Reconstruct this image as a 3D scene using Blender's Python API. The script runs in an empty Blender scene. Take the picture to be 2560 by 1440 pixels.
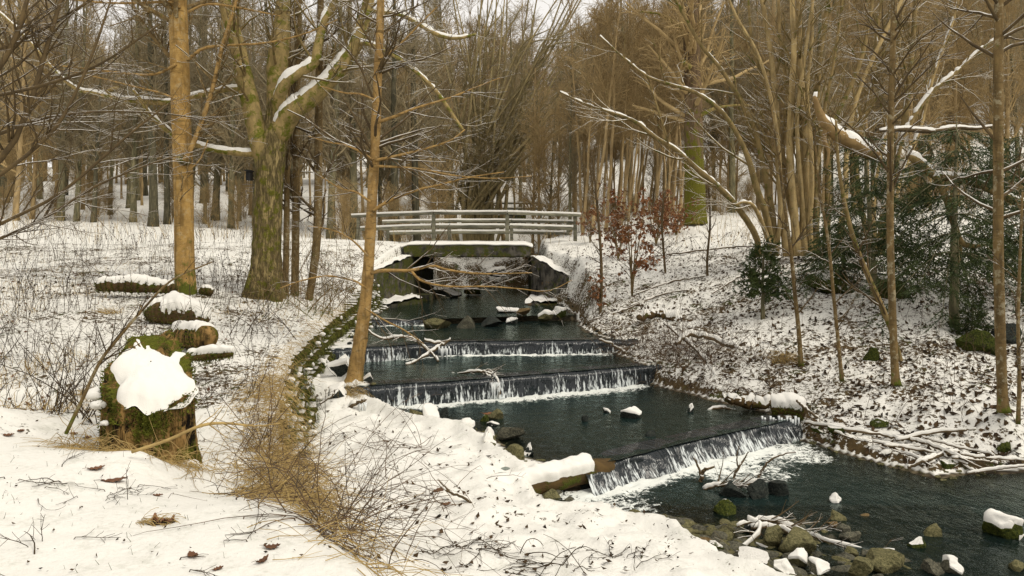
import bpy, math, random
import numpy as np
# ------------------------------------------------------------------ camera, sky, sun, exposure
scene = bpy.context.scene
C = scene.collection
FOCAL = 1800.0          # focal length in pixels of a 2560 px wide frame
HOR = 650.0             # row of the horizon in the photograph
cam_data = bpy.data.cameras.new('camera')
cam_data.sensor_width = 36.0
cam_data.lens = 36.0 * FOCAL / 2560.0
cam_data.shift_y = -(720.0 - HOR) / 2560.0
cam_data.clip_start = 0.05
cam_data.clip_end = 2000.0
cam = bpy.data.objects.new('camera', cam_data)
C.objects.link(cam)
cam.location = (0, 0, 0)
cam.rotation_euler = (math.radians(90), 0, 0)
scene.camera = cam

SUN_EL, SUN_AZ = math.radians(50), math.radians(125)     # azimuth measured from +Y towards +X
world = bpy.data.worlds.new('World')
scene.world = world
world.use_nodes = True
wn = world.node_tree
wn.nodes.clear()
sky = wn.nodes.new('ShaderNodeTexSky')
sky.sky_type = 'NISHITA'
sky.sun_disc = False
sky.sun_elevation = SUN_EL
sky.sun_rotation = SUN_AZ
sky.air_density = 1.0
sky.dust_density = 3.0
hsv = wn.nodes.new('ShaderNodeHueSaturation')
hsv.inputs['Saturation'].default_value = 0.10
mixw = wn.nodes.new('ShaderNodeMixRGB')
mixw.inputs['Fac'].default_value = 0.70                   # an even overcast veil over the clear sky
mixw.inputs['Color2'].default_value = (9.6, 9.15, 8.6, 1)
bg = wn.nodes.new('ShaderNodeBackground')
bg.inputs['Strength'].default_value = 0.1
wo = wn.nodes.new('ShaderNodeOutputWorld')
wn.links.new(sky.outputs[0], hsv.inputs['Color'])
wn.links.new(hsv.outputs[0], mixw.inputs['Color1'])
wn.links.new(mixw.outputs[0], bg.inputs['Color'])
wn.links.new(bg.outputs[0], wo.inputs[0])

sun_data = bpy.data.lights.new('sun', 'SUN')
sun_data.energy = 1.5
sun_data.angle = math.radians(25)
sun_data.color = (1.0, 0.92, 0.79)
sun = bpy.data.objects.new('sun', sun_data)
C.objects.link(sun)
sun.rotation_euler = (math.radians(90) - SUN_EL, 0, math.pi - SUN_AZ)

scene.view_settings.view_transform = 'Standard'
scene.view_settings.look = 'None'
scene.view_settings.exposure = 0.32
scene.view_settings.gamma = 1.0
scene.view_settings.use_curve_mapping = False
scene.cycles.use_denoising = True
scene.cycles.denoising_prefilter = 'NONE'
scene.cycles.max_bounces = 6
scene.cycles.diffuse_bounces = 3
scene.cycles.glossy_bounces = 3
scene.cycles.transparent_max_bounces = 8
scene.cycles.caustics_reflective = False
scene.cycles.caustics_refractive = False

# ------------------------------------------------------------------ numeric helpers
rng = np.random.default_rng(11)

def P(px, py, d):
    """a pixel of the photograph at distance d (metres) as a point of the place"""
    return np.array([(px - 1280.0) / FOCAL * d, d, (HOR - py) / FOCAL * d])

def unit(v):
    return v / np.maximum(np.linalg.norm(v, axis=-1, keepdims=True), 1e-9)

def sstep(x, a, b):
    t = np.clip((x - a) / (b - a), 0, 1)
    return t * t * (3 - 2 * t)

def vnoise(p, seed=0):
    """value noise in 0..1 at points p (N,2) or (N,3)"""
    p = np.asarray(p, float)
    i = np.floor(p).astype(np.int64)
    f = p - i
    f = f * f * (3 - 2 * f)
    D = p.shape[1]
    primes = np.array([73856093, 19349663, 83492791], dtype=np.int64)[:D]
    out = np.zeros(len(p))
    for c in range(1 << D):
        bits = np.array([(c >> k) & 1 for k in range(D)], dtype=np.int64)
        h = ((i + bits) * primes).sum(1) + seed * 2654435761
        h = (h ^ (h >> 13)) * 1274126177
        h = (h ^ (h >> 16)) & 0xFFFFFF
        w = np.prod(np.where(bits == 1, f, 1 - f), axis=1)
        out += w * (h / float(0xFFFFFF))
    return out

def fbm(p, seed=0, octs=3, gain=0.5):
    p = np.asarray(p, float)
    a, s, n = 1.0, 0.0, 0.0
    for o in range(octs):
        s += a * (vnoise(p * (2.03 ** o) + 17.3 * o, seed + o) - 0.5)
        n += a
        a *= gain
    return s / n * 2

# ------------------------------------------------------------------ mesh helpers
class Geo:
    def __init__(self):
        self.V, self.Q, self.T, self.n = [], [], [], 0
    def add(self, V, Q=None, T=None):
        V = np.asarray(V, float).reshape(-1, 3)
        if Q is not None and len(Q): self.Q.append(np.asarray(Q, np.int64) + self.n)
        if T is not None and len(T): self.T.append(np.asarray(T, np.int64) + self.n)
        self.V.append(V)
        self.n += len(V)
        return self
    def addg(self, g):
        V, Q, T = g.arr()
        return self.add(V, Q, T)
    def arr(self):
        V = np.concatenate(self.V) if self.V else np.zeros((0, 3))
        Q = np.concatenate(self.Q) if self.Q else np.zeros((0, 4), np.int64)
        T = np.concatenate(self.T) if self.T else np.zeros((0, 3), np.int64)
        return V, Q, T

def mesh_data(name, geo, mat, smooth=True, attrs=None):
    V, Q, T = geo.arr()
    me = bpy.data.meshes.new(name)
    me.vertices.add(len(V))
    me.vertices.foreach_set('co', V.astype(np.float32).ravel())
    nl = 4 * len(Q) + 3 * len(T)
    me.loops.add(nl)
    me.loops.foreach_set('vertex_index', np.concatenate([Q.ravel(), T.ravel()]).astype(np.int32))
    npoly = len(Q) + len(T)
    me.polygons.add(npoly)
    start = np.concatenate([np.arange(len(Q)) * 4, 4 * len(Q) + np.arange(len(T)) * 3]).astype(np.int32)
    me.polygons.foreach_set('loop_start', start)
    me.polygons.foreach_set('use_smooth', np.full(npoly, bool(smooth)))
    me.update(calc_edges=True)
    me.validate()
    if attrs:
        for k, a in attrs.items():
            at = me.attributes.new(k, 'FLOAT', 'POINT')
            at.data.foreach_set('value', np.asarray(a, np.float32))
    if mat is not None: me.materials.append(mat)
    return me

def link(name, me, parent=None, loc=(0, 0, 0), rot=(0, 0, 0), scl=(1, 1, 1)):
    o = bpy.data.objects.new(name, me)
    C.objects.link(o)
    if parent is not None: o.parent = parent
    o.location, o.rotation_euler, o.scale = loc, rot, scl
    return o

ORG = {}              # world position of each object's own origin
def obj(name, geo, mat, parent=None, origin=None, smooth=True, attrs=None):
    """one mesh object from world-space geometry; origin: where its own origin sits"""
    V, Q, T = geo.arr()
    org = np.zeros(3)
    if parent is not None: org = ORG[parent.name]
    elif origin is not None: org = np.array(origin, float)
    g = Geo().add(V - org, Q, T)
    o = link(name, mesh_data(name, g, mat, smooth, attrs), parent)
    ORG[o.name] = org
    if parent is None: o.location = org
    return o

def tag(o, label=None, cat=None, group=None, kind=None):
    if label: o['label'] = label
    if cat: o['category'] = cat
    if group: o['group'] = group
    if kind: o['kind'] = kind
    return o

def thing(name, label, cat, base, group=None):
    o = bpy.data.objects.new(name, None)
    o.empty_display_size = 0.2
    C.objects.link(o)
    o.location = base
    ORG[o.name] = np.array(base, float)
    return tag(o, label, cat, group)

def tubes(Pts, Rad, k=5, cap=True, lump=0.0, seed=0):
    """N tubes with n points each: Pts (N,n,3), Rad (N,n)"""
    Pts = np.asarray(Pts, float); Rad = np.asarray(Rad, float)
    N, n, _ = Pts.shape
    tan = unit(np.gradient(Pts, axis=1))
    chord = unit(Pts[:, -1] - Pts[:, 0])
    ref = np.where(np.abs(chord[:, 2:3]) < 0.8, np.array([[0, 0, 1.0]]), np.array([[0, -1.0, 0]]))
    u = unit(ref[:, None, :] - (ref[:, None, :] * tan).sum(-1, keepdims=True) * tan)
    w = np.cross(tan, u)
    a = np.arange(k) / k * 2 * np.pi
    R = Rad[:, :, None, None]
    off = np.cos(a)[None, None, :, None] * u[:, :, None, :] + np.sin(a)[None, None, :, None] * w[:, :, None, :]
    if lump:
        q = (Pts[:, :, None, :] + off * R).reshape(-1, 3)
        ln = fbm(q * np.array([9, 9, 4.0]), seed, 3).reshape(N, n, k, 1)
        R = R * (1 + lump * ln)
    V = Pts[:, :, None, :] + off * R
    idx = np.arange(N * n * k).reshape(N, n, k)
    nx = np.roll(idx, -1, axis=2)
    Q = np.stack([idx[:, :-1], nx[:, :-1], nx[:, 1:], idx[:, 1:]], -1).reshape(-1, 4)
    T = None
    V = V.reshape(-1, 3)
    if cap:
        c0 = Pts[:, 0] ; c1 = Pts[:, -1] + tan[:, -1] * Rad[:, -1:] * .4
        i0 = N * n * k + np.arange(N); i1 = i0 + N
        V = np.concatenate([V, c0, c1])
        T0 = np.stack([nx[:, 0], idx[:, 0], np.repeat(i0[:, None], k, 1)], -1).reshape(-1, 3)
        T1 = np.stack([idx[:, -1], nx[:, -1], np.repeat(i1[:, None], k, 1)], -1).reshape(-1, 3)
        T = np.concatenate([T0, T1])
    return V, Q, T

def spline(pts, n):
    """Catmull-Rom resampling of control rows (any columns) to n rows"""
    p = np.asarray(pts, float)
    if len(p) == 2: 
        t = np.linspace(0, 1, n)[:, None]
        return p[0] * (1 - t) + p[1] * t
    q = np.vstack([2 * p[0] - p[1], p, 2 * p[-1] - p[-2]])
    m = len(p) - 1
    s = np.linspace(0, m, n)
    i = np.minimum(s.astype(int), m - 1)
    f = (s - i)[:, None]
    a, b, c, d = q[i], q[i + 1], q[i + 2], q[i + 3]
    return 0.5 * (2 * b + (c - a) * f + (2 * a - 5 * b + 4 * c - d) * f**2 + (3 * b - a - 3 * c + d) * f**3)

def pxline(rows, d, n, rscale=1.0):
    """rows (px, py, r_px[, distance]) -> points (n,3), radii (n)"""
    out = []
    for r in rows:
        dd = r[3] if len(r) > 3 else d
        out.append([*P(r[0], r[1], dd), r[2] * dd / FOCAL * rscale])
    s = spline(out, n)
    return s[:, :3], np.maximum(s[:, 3], 0.0015)

def grow(PP, RR, m, t0, t1, L, ang, n=4, up=0.0, wig=0.12, rr=0.55, rmin=0.003, taper=True, rmax=9.0):
    """m branches sprouting from the parents PP (N,k,3), RR (N,k): arrays (m,n,3), (m,n)"""
    N, k, _ = PP.shape
    ln = np.linalg.norm(PP[:, -1] - PP[:, 0], axis=1)
    pi = rng.choice(N, size=m, p=ln / ln.sum())
    t = rng.uniform(t0, t1, m)
    x = t * (k - 1); i = np.minimum(x.astype(int), k - 2); f = (x - i)[:, None]
    A, B = PP[pi, i], PP[pi, i + 1]
    st = A * (1 - f) + B * f
    rad = RR[pi, i] * (1 - f[:, 0]) + RR[pi, i + 1] * f[:, 0]
    tg = unit(B - A)
    r = rng.normal(size=(m, 3))
    pr = unit(r - (r * tg).sum(1, keepdims=True) * tg)
    a = np.radians(rng.normal(ang, ang * .22, m))[:, None]
    d = np.cos(a) * tg + np.sin(a) * pr
    le = L * rng.uniform(.55, 1.25, m) * (1.0 - .5 * (t - t0) / max(t1 - t0, 1e-6) if taper else 1.0)
    out = np.zeros((m, n, 3)); out[:, 0] = st
    for j in range(1, n):
        d = unit(d + rng.normal(size=(m, 3)) * wig + np.array([0, 0, up]))
        out[:, j] = out[:, j - 1] + d * (le / (n - 1))[:, None]
    r0 = np.clip(rad * rr, rmin, rmax)
    R = r0[:, None] * np.linspace(1, .35, n)[None, :]
    return out, np.maximum(R, rmin * .7)

def snow_cap(V, Q, T, thick=0.03, thr=0.35, gap=0.0, gscale=6.0, seed=0, tuck=0.006):
    """a layer of snow lying on the upward faces of some geometry"""
    F3 = np.concatenate([np.concatenate([Q[:, [0, 1, 2]], Q[:, [0, 2, 3]]]) if len(Q) else np.zeros((0, 3), np.int64), T if T is not None and len(T) else np.zeros((0, 3), np.int64)])
    fn = np.cross(V[F3[:, 1]] - V[F3[:, 0]], V[F3[:, 2]] - V[F3[:, 0]])
    vn = np.zeros_like(V)
    for c in range(3): np.add.at(vn, F3[:, c], fn)
    vn = unit(vn)
    un = vn[:, 2] + 0.12 * fbm(V * gscale * 2, seed + 5, 2)
    if gap: un = un - np.clip((gap - vnoise(V * gscale, seed)) * 4, 0, 1.5)
    s = sstep(un, thr, thr + .35)
    keep = s[F3].max(1) > 0.001
    F3 = F3[keep]
    if not len(F3): return None
    ids, inv = np.unique(F3.ravel(), return_inverse=True)
    s_, v_, n_ = s[ids][:, None], V[ids], vn[ids]
    h = thick * np.clip(.35 + .75 * vnoise(v_ * 6.0, seed + 3) + .45 * (vnoise(v_ * 17.0, seed + 13) - .5), .12, 1.3)[:, None]
    W = v_ + n_ * (h * .45 * s_ - tuck * (1 - s_)) + np.array([0, 0, 1]) * h * .6 * s_
    return Geo().add(W, None, inv.reshape(-1, 3))

def loft(A, B, m):
    """ruled sheet between two polylines of equal length"""
    t = np.linspace(0, 1, m)[:, None, None]
    return A[None] * (1 - t) + B[None] * t

def grid_quads(r, c):
    i = np.arange(r * c).reshape(r, c)
    return np.stack([i[:-1, :-1], i[:-1, 1:], i[1:, 1:], i[1:, :-1]], -1).reshape(-1, 4)

def ico(sub):
    import bmesh
    bm = bmesh.new()
    bmesh.ops.create_icosphere(bm, subdivisions=sub, radius=1.0)
    bm.verts.ensure_lookup_table()
    V = np.array([v.co[:] for v in bm.verts]); T = np.array([[v.index for v in f.verts] for f in bm.faces])
    bm.free()
    return V, T
ICO = {s: ico(s) for s in (2, 3, 4)}

def rock_shape(seed, sub=3, cuts=9, rough=0.12):
    V, T = ICO[sub]
    r = np.random.default_rng(seed)
    V = V.copy()
    for c in range(cuts):
        nrm = unit(r.normal(size=3)); h = r.uniform(.36, .74)
        dp = V @ nrm
        V = V - np.maximum(dp - h, 0)[:, None] * nrm
    V = V * (1 + rough * fbm(V * 1.7 + seed, seed, 3))[:, None]
    return V, T

def box_geo(x0, x1, y0, y1, z0, z1, bev=0.01, rough=0.0, seed=0, n=6):
    """a box with rounded edges, subdivided enough to take a little unevenness"""
    g = Geo()
    def face(ax, sgn):
        a = np.linspace(-1, 1, n)
        U, W = np.meshgrid(a, a)
        p = np.zeros((n * n, 3))
        o1, o2 = (ax + 1) % 3, (ax + 2) % 3
        p[:, ax] = sgn; p[:, o1] = (U * sgn).ravel(); p[:, o2] = W.ravel()
        return p
    c = np.array([(x0 + x1) / 2, (y0 + y1) / 2, (z0 + z1) / 2]); h = np.array([x1 - x0, y1 - y0, z1 - z0]) / 2
    for ax in range(3):
        for sg in (-1, 1):
            p = face(ax, sg) * h
            inner = h - np.minimum(bev, h * .45)
            q = np.clip(p, -inner, inner); d = p - q
            l = np.linalg.norm(d, axis=1, keepdims=True)
            p = q + d / np.maximum(l, 1e-9) * np.minimum(l, np.minimum(bev, h.min() * .45))
            p = p + c
            if rough: p = p + (fbm(p * 3.1, seed, 3) * rough)[:, None] * np.array([.6, .6, 1])
            g.add(p, grid_quads(n, n))
    return g
# ------------------------------------------------------------------ materials
class M:
    def __init__(s, name, rough=0.85, spec=0.25):
        s.m = bpy.data.materials.new(name)
        s.m.use_nodes = True
        s.nt = s.m.node_tree
        s.b = s.nt.nodes['Principled BSDF']
        s.b.inputs['Roughness'].default_value = rough
        s.b.inputs['Specular IOR Level'].default_value = spec
        s.tc = None
    def node(s, t, **kw):
        n = s.nt.nodes.new(t)
        for k, v in kw.items(): setattr(n, k, v)
        return n
    def put(s, sock, v):
        if isinstance(v, bpy.types.NodeSocket): s.nt.links.new(v, sock)
        elif isinstance(v, (tuple, list)) and len(v) == 3 and sock.type == 'RGBA': sock.default_value = (*v, 1)
        else: sock.default_value = v
    def coord(s, stretch=(1, 1, 1), kind='Object'):
        if s.tc is None: s.tc = s.node('ShaderNodeTexCoord')
        mp = s.node('ShaderNodeMapping')
        mp.inputs['Scale'].default_value = stretch
        s.put(mp.inputs['Vector'], s.tc.outputs[kind])
        return mp.outputs[0]
    def noise(s, scale, detail=3, rough=.55, stretch=(1, 1, 1), dist=0.0):
        n = s.node('ShaderNodeTexNoise')
        s.put(n.inputs['Vector'], s.coord(stretch))
        n.inputs['Scale'].default_value = scale
        n.inputs['Detail'].default_value = detail
        n.inputs['Roughness'].default_value = rough
        n.inputs['Distortion'].default_value = dist
        return n.outputs['Fac']
    def voro(s, scale, stretch=(1, 1, 1), feature='F1', out='Distance'):
        n = s.node('ShaderNodeTexVoronoi', feature=feature)
        s.put(n.inputs['Vector'], s.coord(stretch))
        n.inputs['Scale'].default_value = scale
        return n.outputs[out]
    def ramp(s, f, lo, hi, a=0.0, b=1.0):
        n = s.node('ShaderNodeMapRange', interpolation_type='SMOOTHSTEP')
        s.put(n.inputs['Value'], f)
        for nm, v in (('From Min', lo), ('From Max', hi), ('To Min', a), ('To Max', b)): s.put(n.inputs[nm], v)
        return n.outputs[0]
    def mix(s, f, a, b):
        n = s.node('ShaderNodeMixRGB')
        s.put(n.inputs[0], f); s.put(n.inputs[1], a); s.put(n.inputs[2], b)
        return n.outputs[0]
    def math(s, op, a, b=0.0):
        n = s.node('ShaderNodeMath', operation=op)
        s.put(n.inputs[0], a); s.put(n.inputs[1], b)
        return n.outputs[0]
    def attr(s, name):
        n = s.node('ShaderNodeAttribute', attribute_name=name)
        return n.outputs['Fac']
    def nz(s):
        g = s.node('ShaderNodeNewGeometry'); x = s.node('ShaderNodeSeparateXYZ')
        s.put(x.inputs[0], g.outputs['Normal'])
        return x.outputs['Z']
    def oz(s, axis='Z'):
        x = s.node('ShaderNodeSeparateXYZ')
        s.put(x.inputs[0], s.coord())
        return x.outputs[axis]
    def rnd(s):
        return s.node('ShaderNodeObjectInfo').outputs['Random']
    def bump(s, h, strength=.4, dist=.01):
        n = s.node('ShaderNodeBump')
        n.inputs['Strength'].default_value = strength
        n.inputs['Distance'].default_value = dist
        s.put(n.inputs['Height'], h)
        s.put(s.b.inputs['Normal'], n.outputs[0])
        return s
    def col(s, c):
        s.put(s.b.inputs['Base Color'], c)
        return s

SNOWC = (.74, .72, .665)

def m_bark(name, c1, c2, scale=14, stretch=(1, 1, .35), moss=0.0, mossc=(.075, .085, .012), snow=0.0, moss_low=None, rings=0.0, lichen=0.0, bump=.6, crack=0.0, vary=0.25):
    m = M(name, .9, .15)
    n1 = m.noise(scale, 4, .6, stretch)
    n2 = m.noise(2.3, 3, .6)
    c = m.mix(m.ramp(n1, .3, .7), c1, c2)
    c = m.mix(m.ramp(n2, .45, .75, 0, .45), c, tuple(x * .6 for x in c1))
    h = n1
    if crack:
        v = m.ramp(m.noise(scale * 1.6, 5, .7, (1, 1, .16)), .40, .58)
        c = m.mix(m.math('MULTIPLY', m.math('SUBTRACT', 1.0, v), crack), c, tuple(x * .22 for x in c1))
        h = m.math('ADD', h, v)
    if rings:
        r = m.ramp(m.noise(9, 4, .7, (1, 1, 5.0)), .56, .68)
        c = m.mix(m.math('MULTIPLY', r, rings), c, tuple(x * .35 for x in c1))
        r2 = m.ramp(m.noise(2.6, 3, .6, (.5, .5, 4.5), .3), .60, .66)
        c = m.mix(m.math('MULTIPLY', r2, rings), c, tuple(x * .28 for x in c1))
    if lichen:
        lf = m.ramp(m.math('ADD', m.noise(13, 5, .72), m.math('MULTIPLY', m.noise(3, 3, .6), .35)), .70, .80)
        c = m.mix(m.math('MULTIPLY', lf, lichen), c, (.42, .38, .25))
        sk = m.ramp(m.noise(11, 4, .65, (1, 1, .10)), .50, .68)
        c = m.mix(m.math('MULTIPLY', sk, .6), c, tuple(x * .45 for x in c2))
        df = m.ramp(m.noise(24, 4, .75, (1, 1, 2.2)), .58, .68)
        c = m.mix(m.math('MULTIPLY', df, .75), c, tuple(x * .25 for x in c2))
    if vary:
        rv = m.node('ShaderNodeHueSaturation')
        m.put(rv.inputs['Value'], m.math('ADD', 1 - vary, m.math('MULTIPLY', m.rnd(), 2 * vary)))
        m.put(rv.inputs['Color'], c)
        c = rv.outputs[0]
    if moss:
        mn = m.math('ADD', m.noise(5.5, 4, .65), m.math('MULTIPLY', m.noise(26, 3, .7), .25))
        if moss_low is not None:     # more moss near the foot
            mn = m.math('ADD', mn, m.ramp(m.oz(), moss_low[0], moss_low[1], moss_low[2], 0.0))
        f = m.ramp(mn, .82 - moss * .4, .98 - moss * .4)
        mc = m.mix(m.noise(30, 3, .7), tuple(x * .5 for x in mossc), tuple(min(1, x * 1.9) for x in mossc))
        c = m.mix(f, c, mc)
        h = m.math('ADD', h, m.math('MULTIPLY', f, m.noise(60, 2, .7)))
    if snow:
        s = m.math('ADD', m.nz(), m.math('MULTIPLY', m.noise(3.7, 3, .6), .9))
        f = m.ramp(s, 1.28 - snow * .5, 1.40 - snow * .5)
        c = m.mix(f, c, SNOWC)
    return m.col(c).bump(h, bump, .02).m

def m_flat(name, c1, c2, scale=8, rough=.85, spec=.2, stretch=(1, 1, 1), vary=0.2, bump=.3, snow=0.0):
    m = M(name, rough, spec)
    n = m.noise(scale, 4, .6, stretch)
    c = m.mix(m.ramp(n, .32, .68), c1, c2)
    if vary:
        rv = m.node('ShaderNodeHueSaturation')
        m.put(rv.inputs['Value'], m.math('ADD', 1 - vary, m.math('MULTIPLY', m.rnd(), 2 * vary)))
        m.put(rv.inputs['Color'], c)
        c = rv.outputs[0]
    if snow:
        s = m.math('ADD', m.nz(), m.math('MULTIPLY', m.noise(9, 3, .6), .8))
        c = m.mix(m.ramp(s, 1.3 - snow * .5, 1.42 - snow * .5), c, SNOWC)
    return m.col(c).bump(n, bump, .01).m

def m_snow(name):
    m = M(name, .75, .2)
    n = m.noise(22, 4, .65)
    m.col(m.mix(n, (.72, .70, .645), (.77, .755, .70)))
    return m.bump(m.math('ADD', n, m.noise(120, 2, .6)), .25, .012).m

def m_ground():
    m = M('snowy_ground', .85, .15)
    lit = m.attr('litter')
    # leaf-sized dark gaps in the snow, in patches
    a = m.noise(15, 4, .68, (1, 1, 1.3), .8)
    b = m.noise(2.1, 4, .6)
    e = m.noise(38, 3, .65, (1, 1, 1), .5)
    s = m.math('ADD', m.math('ADD', m.math('MULTIPLY', a, .62), m.math('MULTIPLY', b, .22)), m.math('MULTIPLY', e, .22))
    s = m.math('ADD', s, m.math('MULTIPLY', m.math('SUBTRACT', 1.0, m.nz()), .10))
    thr = m.math('SUBTRACT', .745, m.math('MULTIPLY', lit, .245))
    f = m.ramp(s, thr, m.math('ADD', thr, .035))
    lc = m.mix(m.noise(11, 3, .7), (.014, .011, .006), (.13, .085, .034))
    lc = m.mix(m.ramp(m.noise(3.3, 3, .6), .54, .68), lc, (.055, .062, .016))
    sn = m.mix(m.noise(30, 3, .6), (.69, .675, .615), (.77, .755, .70))
    thin = m.ramp(m.math('ADD', m.math('MULTIPLY', m.noise(4.5, 4, .65), .6), m.math('MULTIPLY', m.noise(34, 3, .7), .4)), .50, .68)
    sn = m.mix(m.math('MULTIPLY', thin, .5), sn, (.43, .43, .36))        # snow so thin that grass greys it
    c = m.mix(f, sn, lc)
    wet = m.attr('bed')
    # stones of the stream bed
    v = m.voro(9, (1, 1, 1), 'F1', 'Color')
    vd = m.voro(9, (1, 1, 1), 'F1', 'Distance')
    sx = m.node('ShaderNodeSeparateColor'); m.put(sx.inputs[0], v)
    st = m.mix(sx.outputs[0], (.035, .028, .018), (.20, .165, .10))
    st = m.mix(m.ramp(vd, .35, .65), st, (.008, .007, .005))
    bc = m.mix(m.noise(6, 4, .6), (.020, .015, .009), (.10, .072, .038))
    bc = m.mix(.55, bc, st)
    c = m.mix(wet, c, bc)
    h = m.math('ADD', m.math('MULTIPLY', f, -1.2), m.math('ADD', m.math('ADD', m.math('MULTIPLY', m.noise(26, 4, .65), .8), m.math('MULTIPLY', m.noise(7, 4, .6), 1.6)), m.math('MULTIPLY', m.noise(110, 2, .6), .25)))
    return m.col(c).bump(h, .5, .018).m

def m_water(name, deep=(.10, .17, .19), dens=.68):
    m = M(name, .06, .5)
    nt = m.nt
    # ripples running with the current
    r1 = m.noise(7, 4, .62, (1.0, .55, 1), .6)
    r2 = m.noise(26, 3, .6, (1.0, .6, 1), .4)
    h = m.math('ADD', r1, m.math('MULTIPLY', r2, .35))
    bmp = m.node('ShaderNodeBump'); bmp.inputs['Strength'].default_value = .42; bmp.inputs['Distance'].default_value = .045
    m.put(bmp.inputs['Height'], h)
    m.put(m.b.inputs['Normal'], bmp.outputs[0])
    m.b.inputs['Base Color'].default_value = (.006, .013, .017, 1)
    tr = m.node('ShaderNodeBsdfTransparent'); tr.inputs[0].default_value = (*deep, 1)
    tr.inputs[0].default_value = (.52, .56, .55, 1)
    dp = m.attr('depth')
    mx = m.node('ShaderNodeMixShader')
    # clear in the shallows, dark where it is deeper
    m.put(mx.inputs[0], m.ramp(dp, .0, .25, .05, dens + .12))
    gl = m.node('ShaderNodeBsdfGlossy'); gl.inputs['Roughness'].default_value = .06
    gl.inputs['Color'].default_value = (.80, .90, .85, 1)
    m.put(gl.inputs['Normal'], bmp.outputs[0])
    fr = m.node('ShaderNodeFresnel'); fr.inputs['IOR'].default_value = 1.33
    m.put(fr.inputs['Normal'], bmp.outputs[0])
    m.put(mx.inputs[1], tr.outputs[0]); 
    df = m.node('ShaderNodeBsdfDiffuse'); df.inputs[0].default_value = (.013, .025, .023, 1)
    m.put(mx.inputs[2], df.outputs[0])
    m2 = m.node('ShaderNodeMixShader')
    m.put(m2.inputs[0], fr.outputs[0]); m.put(m2.inputs[1], mx.outputs[0]); m.put(m2.inputs[2], gl.outputs[0])
    # foam
    fo = m.attr('foam')
    fn = m.math('ADD', m.math('MULTIPLY', m.noise(9, 5, .7, (1, 1, 1), 1.2), .7), m.math('MULTIPLY', m.noise(45, 3, .7), .35))
    thr = m.math('SUBTRACT', .80, m.math('MULTIPLY', fo, .50))
    ff = m.ramp(fn, thr, m.math('ADD', thr, .11))
    ff = m.math('MULTIPLY', ff, m.ramp(fo, 0.0, .12))
    fd = m.node('ShaderNodeBsdfDiffuse'); m.put(fd.inputs[0], m.mix(m.noise(14, 3, .6), (.62, .66, .62), (.86, .86, .80)))
    m3 = m.node('ShaderNodeMixShader')
    m.put(m3.inputs[0], ff); m.put(m3.inputs[1], m2.outputs[0]); m.put(m3.inputs[2], fd.outputs[0])
    nt.links.new(m3.outputs[0], nt.nodes['Material Output'].inputs[0])
    return m.m

def m_fall():
    """the thin sheet of water running over a weir: dark with white strands (uses the sheet's own along/down coordinates)"""
    m = M('falling_water', .12, .5)
    al, dn = m.attr('along'), m.attr('down')
    cx = m.node('ShaderNodeCombineXYZ')
    m.put(cx.inputs[0], al); m.put(cx.inputs[1], m.math('MULTIPLY', dn, .055)); 
    def nz(scale, detail, seed):
        n = m.node('ShaderNodeTexNoise'); n.inputs['Scale'].default_value = scale; n.inputs['Detail'].default_value = detail
        n.inputs['Roughness'].default_value = .6
        ad = m.node('ShaderNodeVectorMath', operation='ADD'); ad.inputs[1].default_value = (seed, seed * 2.3, 0)
        m.put(ad.inputs[0], cx.outputs[0]); m.put(n.inputs['Vector'], ad.outputs[0])
        return n.outputs['Fac']
    a = nz(20, 3, 1.0); b = nz(1.6, 3, 7.0); e = nz(55, 2, 3.0)
    s = m.math('ADD', m.math('ADD', m.math('MULTIPLY', a, .55), m.math('MULTIPLY', b, .38)), m.math('MULTIPLY', e, .30))
    s = m.math('ADD', s, m.math('MULTIPLY', m.noise(30, 2, .6), .10))
    thr = m.math('SUBTRACT', .735, m.math('MULTIPLY', m.ramp(dn, .1, 1.0), .085))
    thr = m.math('SUBTRACT', thr, m.math('MULTIPLY', m.attr('wild'), .015))
    f = m.math('MULTIPLY', m.ramp(s, thr, m.math('ADD', thr, .10)), m.ramp(dn, .04, .22))
    c = m.mix(f, (.007, .011, .013), (.62, .66, .65))
    m.put(m.b.inputs['Roughness'], m.ramp(f, 0, 1, .10, .5))
    return m.col(c).bump(m.math('ADD', a, m.math('MULTIPLY', e, .5)), .7, .03).m

def m_concrete(name, moss=.5):
    m = M(name, .9, .15)
    n1 = m.noise(3.0, 5, .65); n2 = m.noise(14, 4, .65)
    c = m.mix(m.ramp(n1, .35, .65), (.028, .026, .022), (.125, .112, .09))
    c = m.mix(m.ramp(m.noise(6, 4, .7, (1, 1, .35)), .52, .66), c, (.012, .012, .011))
    f = m.ramp(m.math('ADD', m.noise(2.4, 4, .7), m.math('MULTIPLY', n2, .3)), .82 - moss * .35, .95 - moss * .35)
    c = m.mix(f, c, m.mix(m.noise(22, 3, .7), (.018, .022, .006), (.10, .105, .022)))
    c = m.mix(m.ramp(m.noise(5, 4, .6), .62, .70, 0, .8), c, (.16, .10, .045))
    return m.col(c).bump(m.math('ADD', n2, n1), .6, .03).m

def m_moss(name, c1=(.040, .052, .008), c2=(.20, .21, .032), earth=.35, snow=0.0):
    m = M(name, .95, .1)
    n = m.noise(9, 4, .65); n2 = m.noise(45, 3, .7)
    c = m.mix(m.ramp(n2, .3, .7), c1, c2)
    c = m.mix(m.ramp(n, .52, .66, 0, earth * 2), c, (.022, .017, .010))
    c = m.mix(m.ramp(m.noise(3.3, 3, .6), .45, .75, 0, .55), c, tuple(x * .5 for x in c1))
    if snow:
        s = m.math('ADD', m.nz(), m.math('MULTIPLY', m.noise(7, 4, .65), .9))
        c = m.mix(m.ramp(s, 1.25 - snow * .5, 1.36 - snow * .5), c, SNOWC)
    return m.col(c).bump(m.math('ADD', n, n2), .8, .03).m

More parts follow.
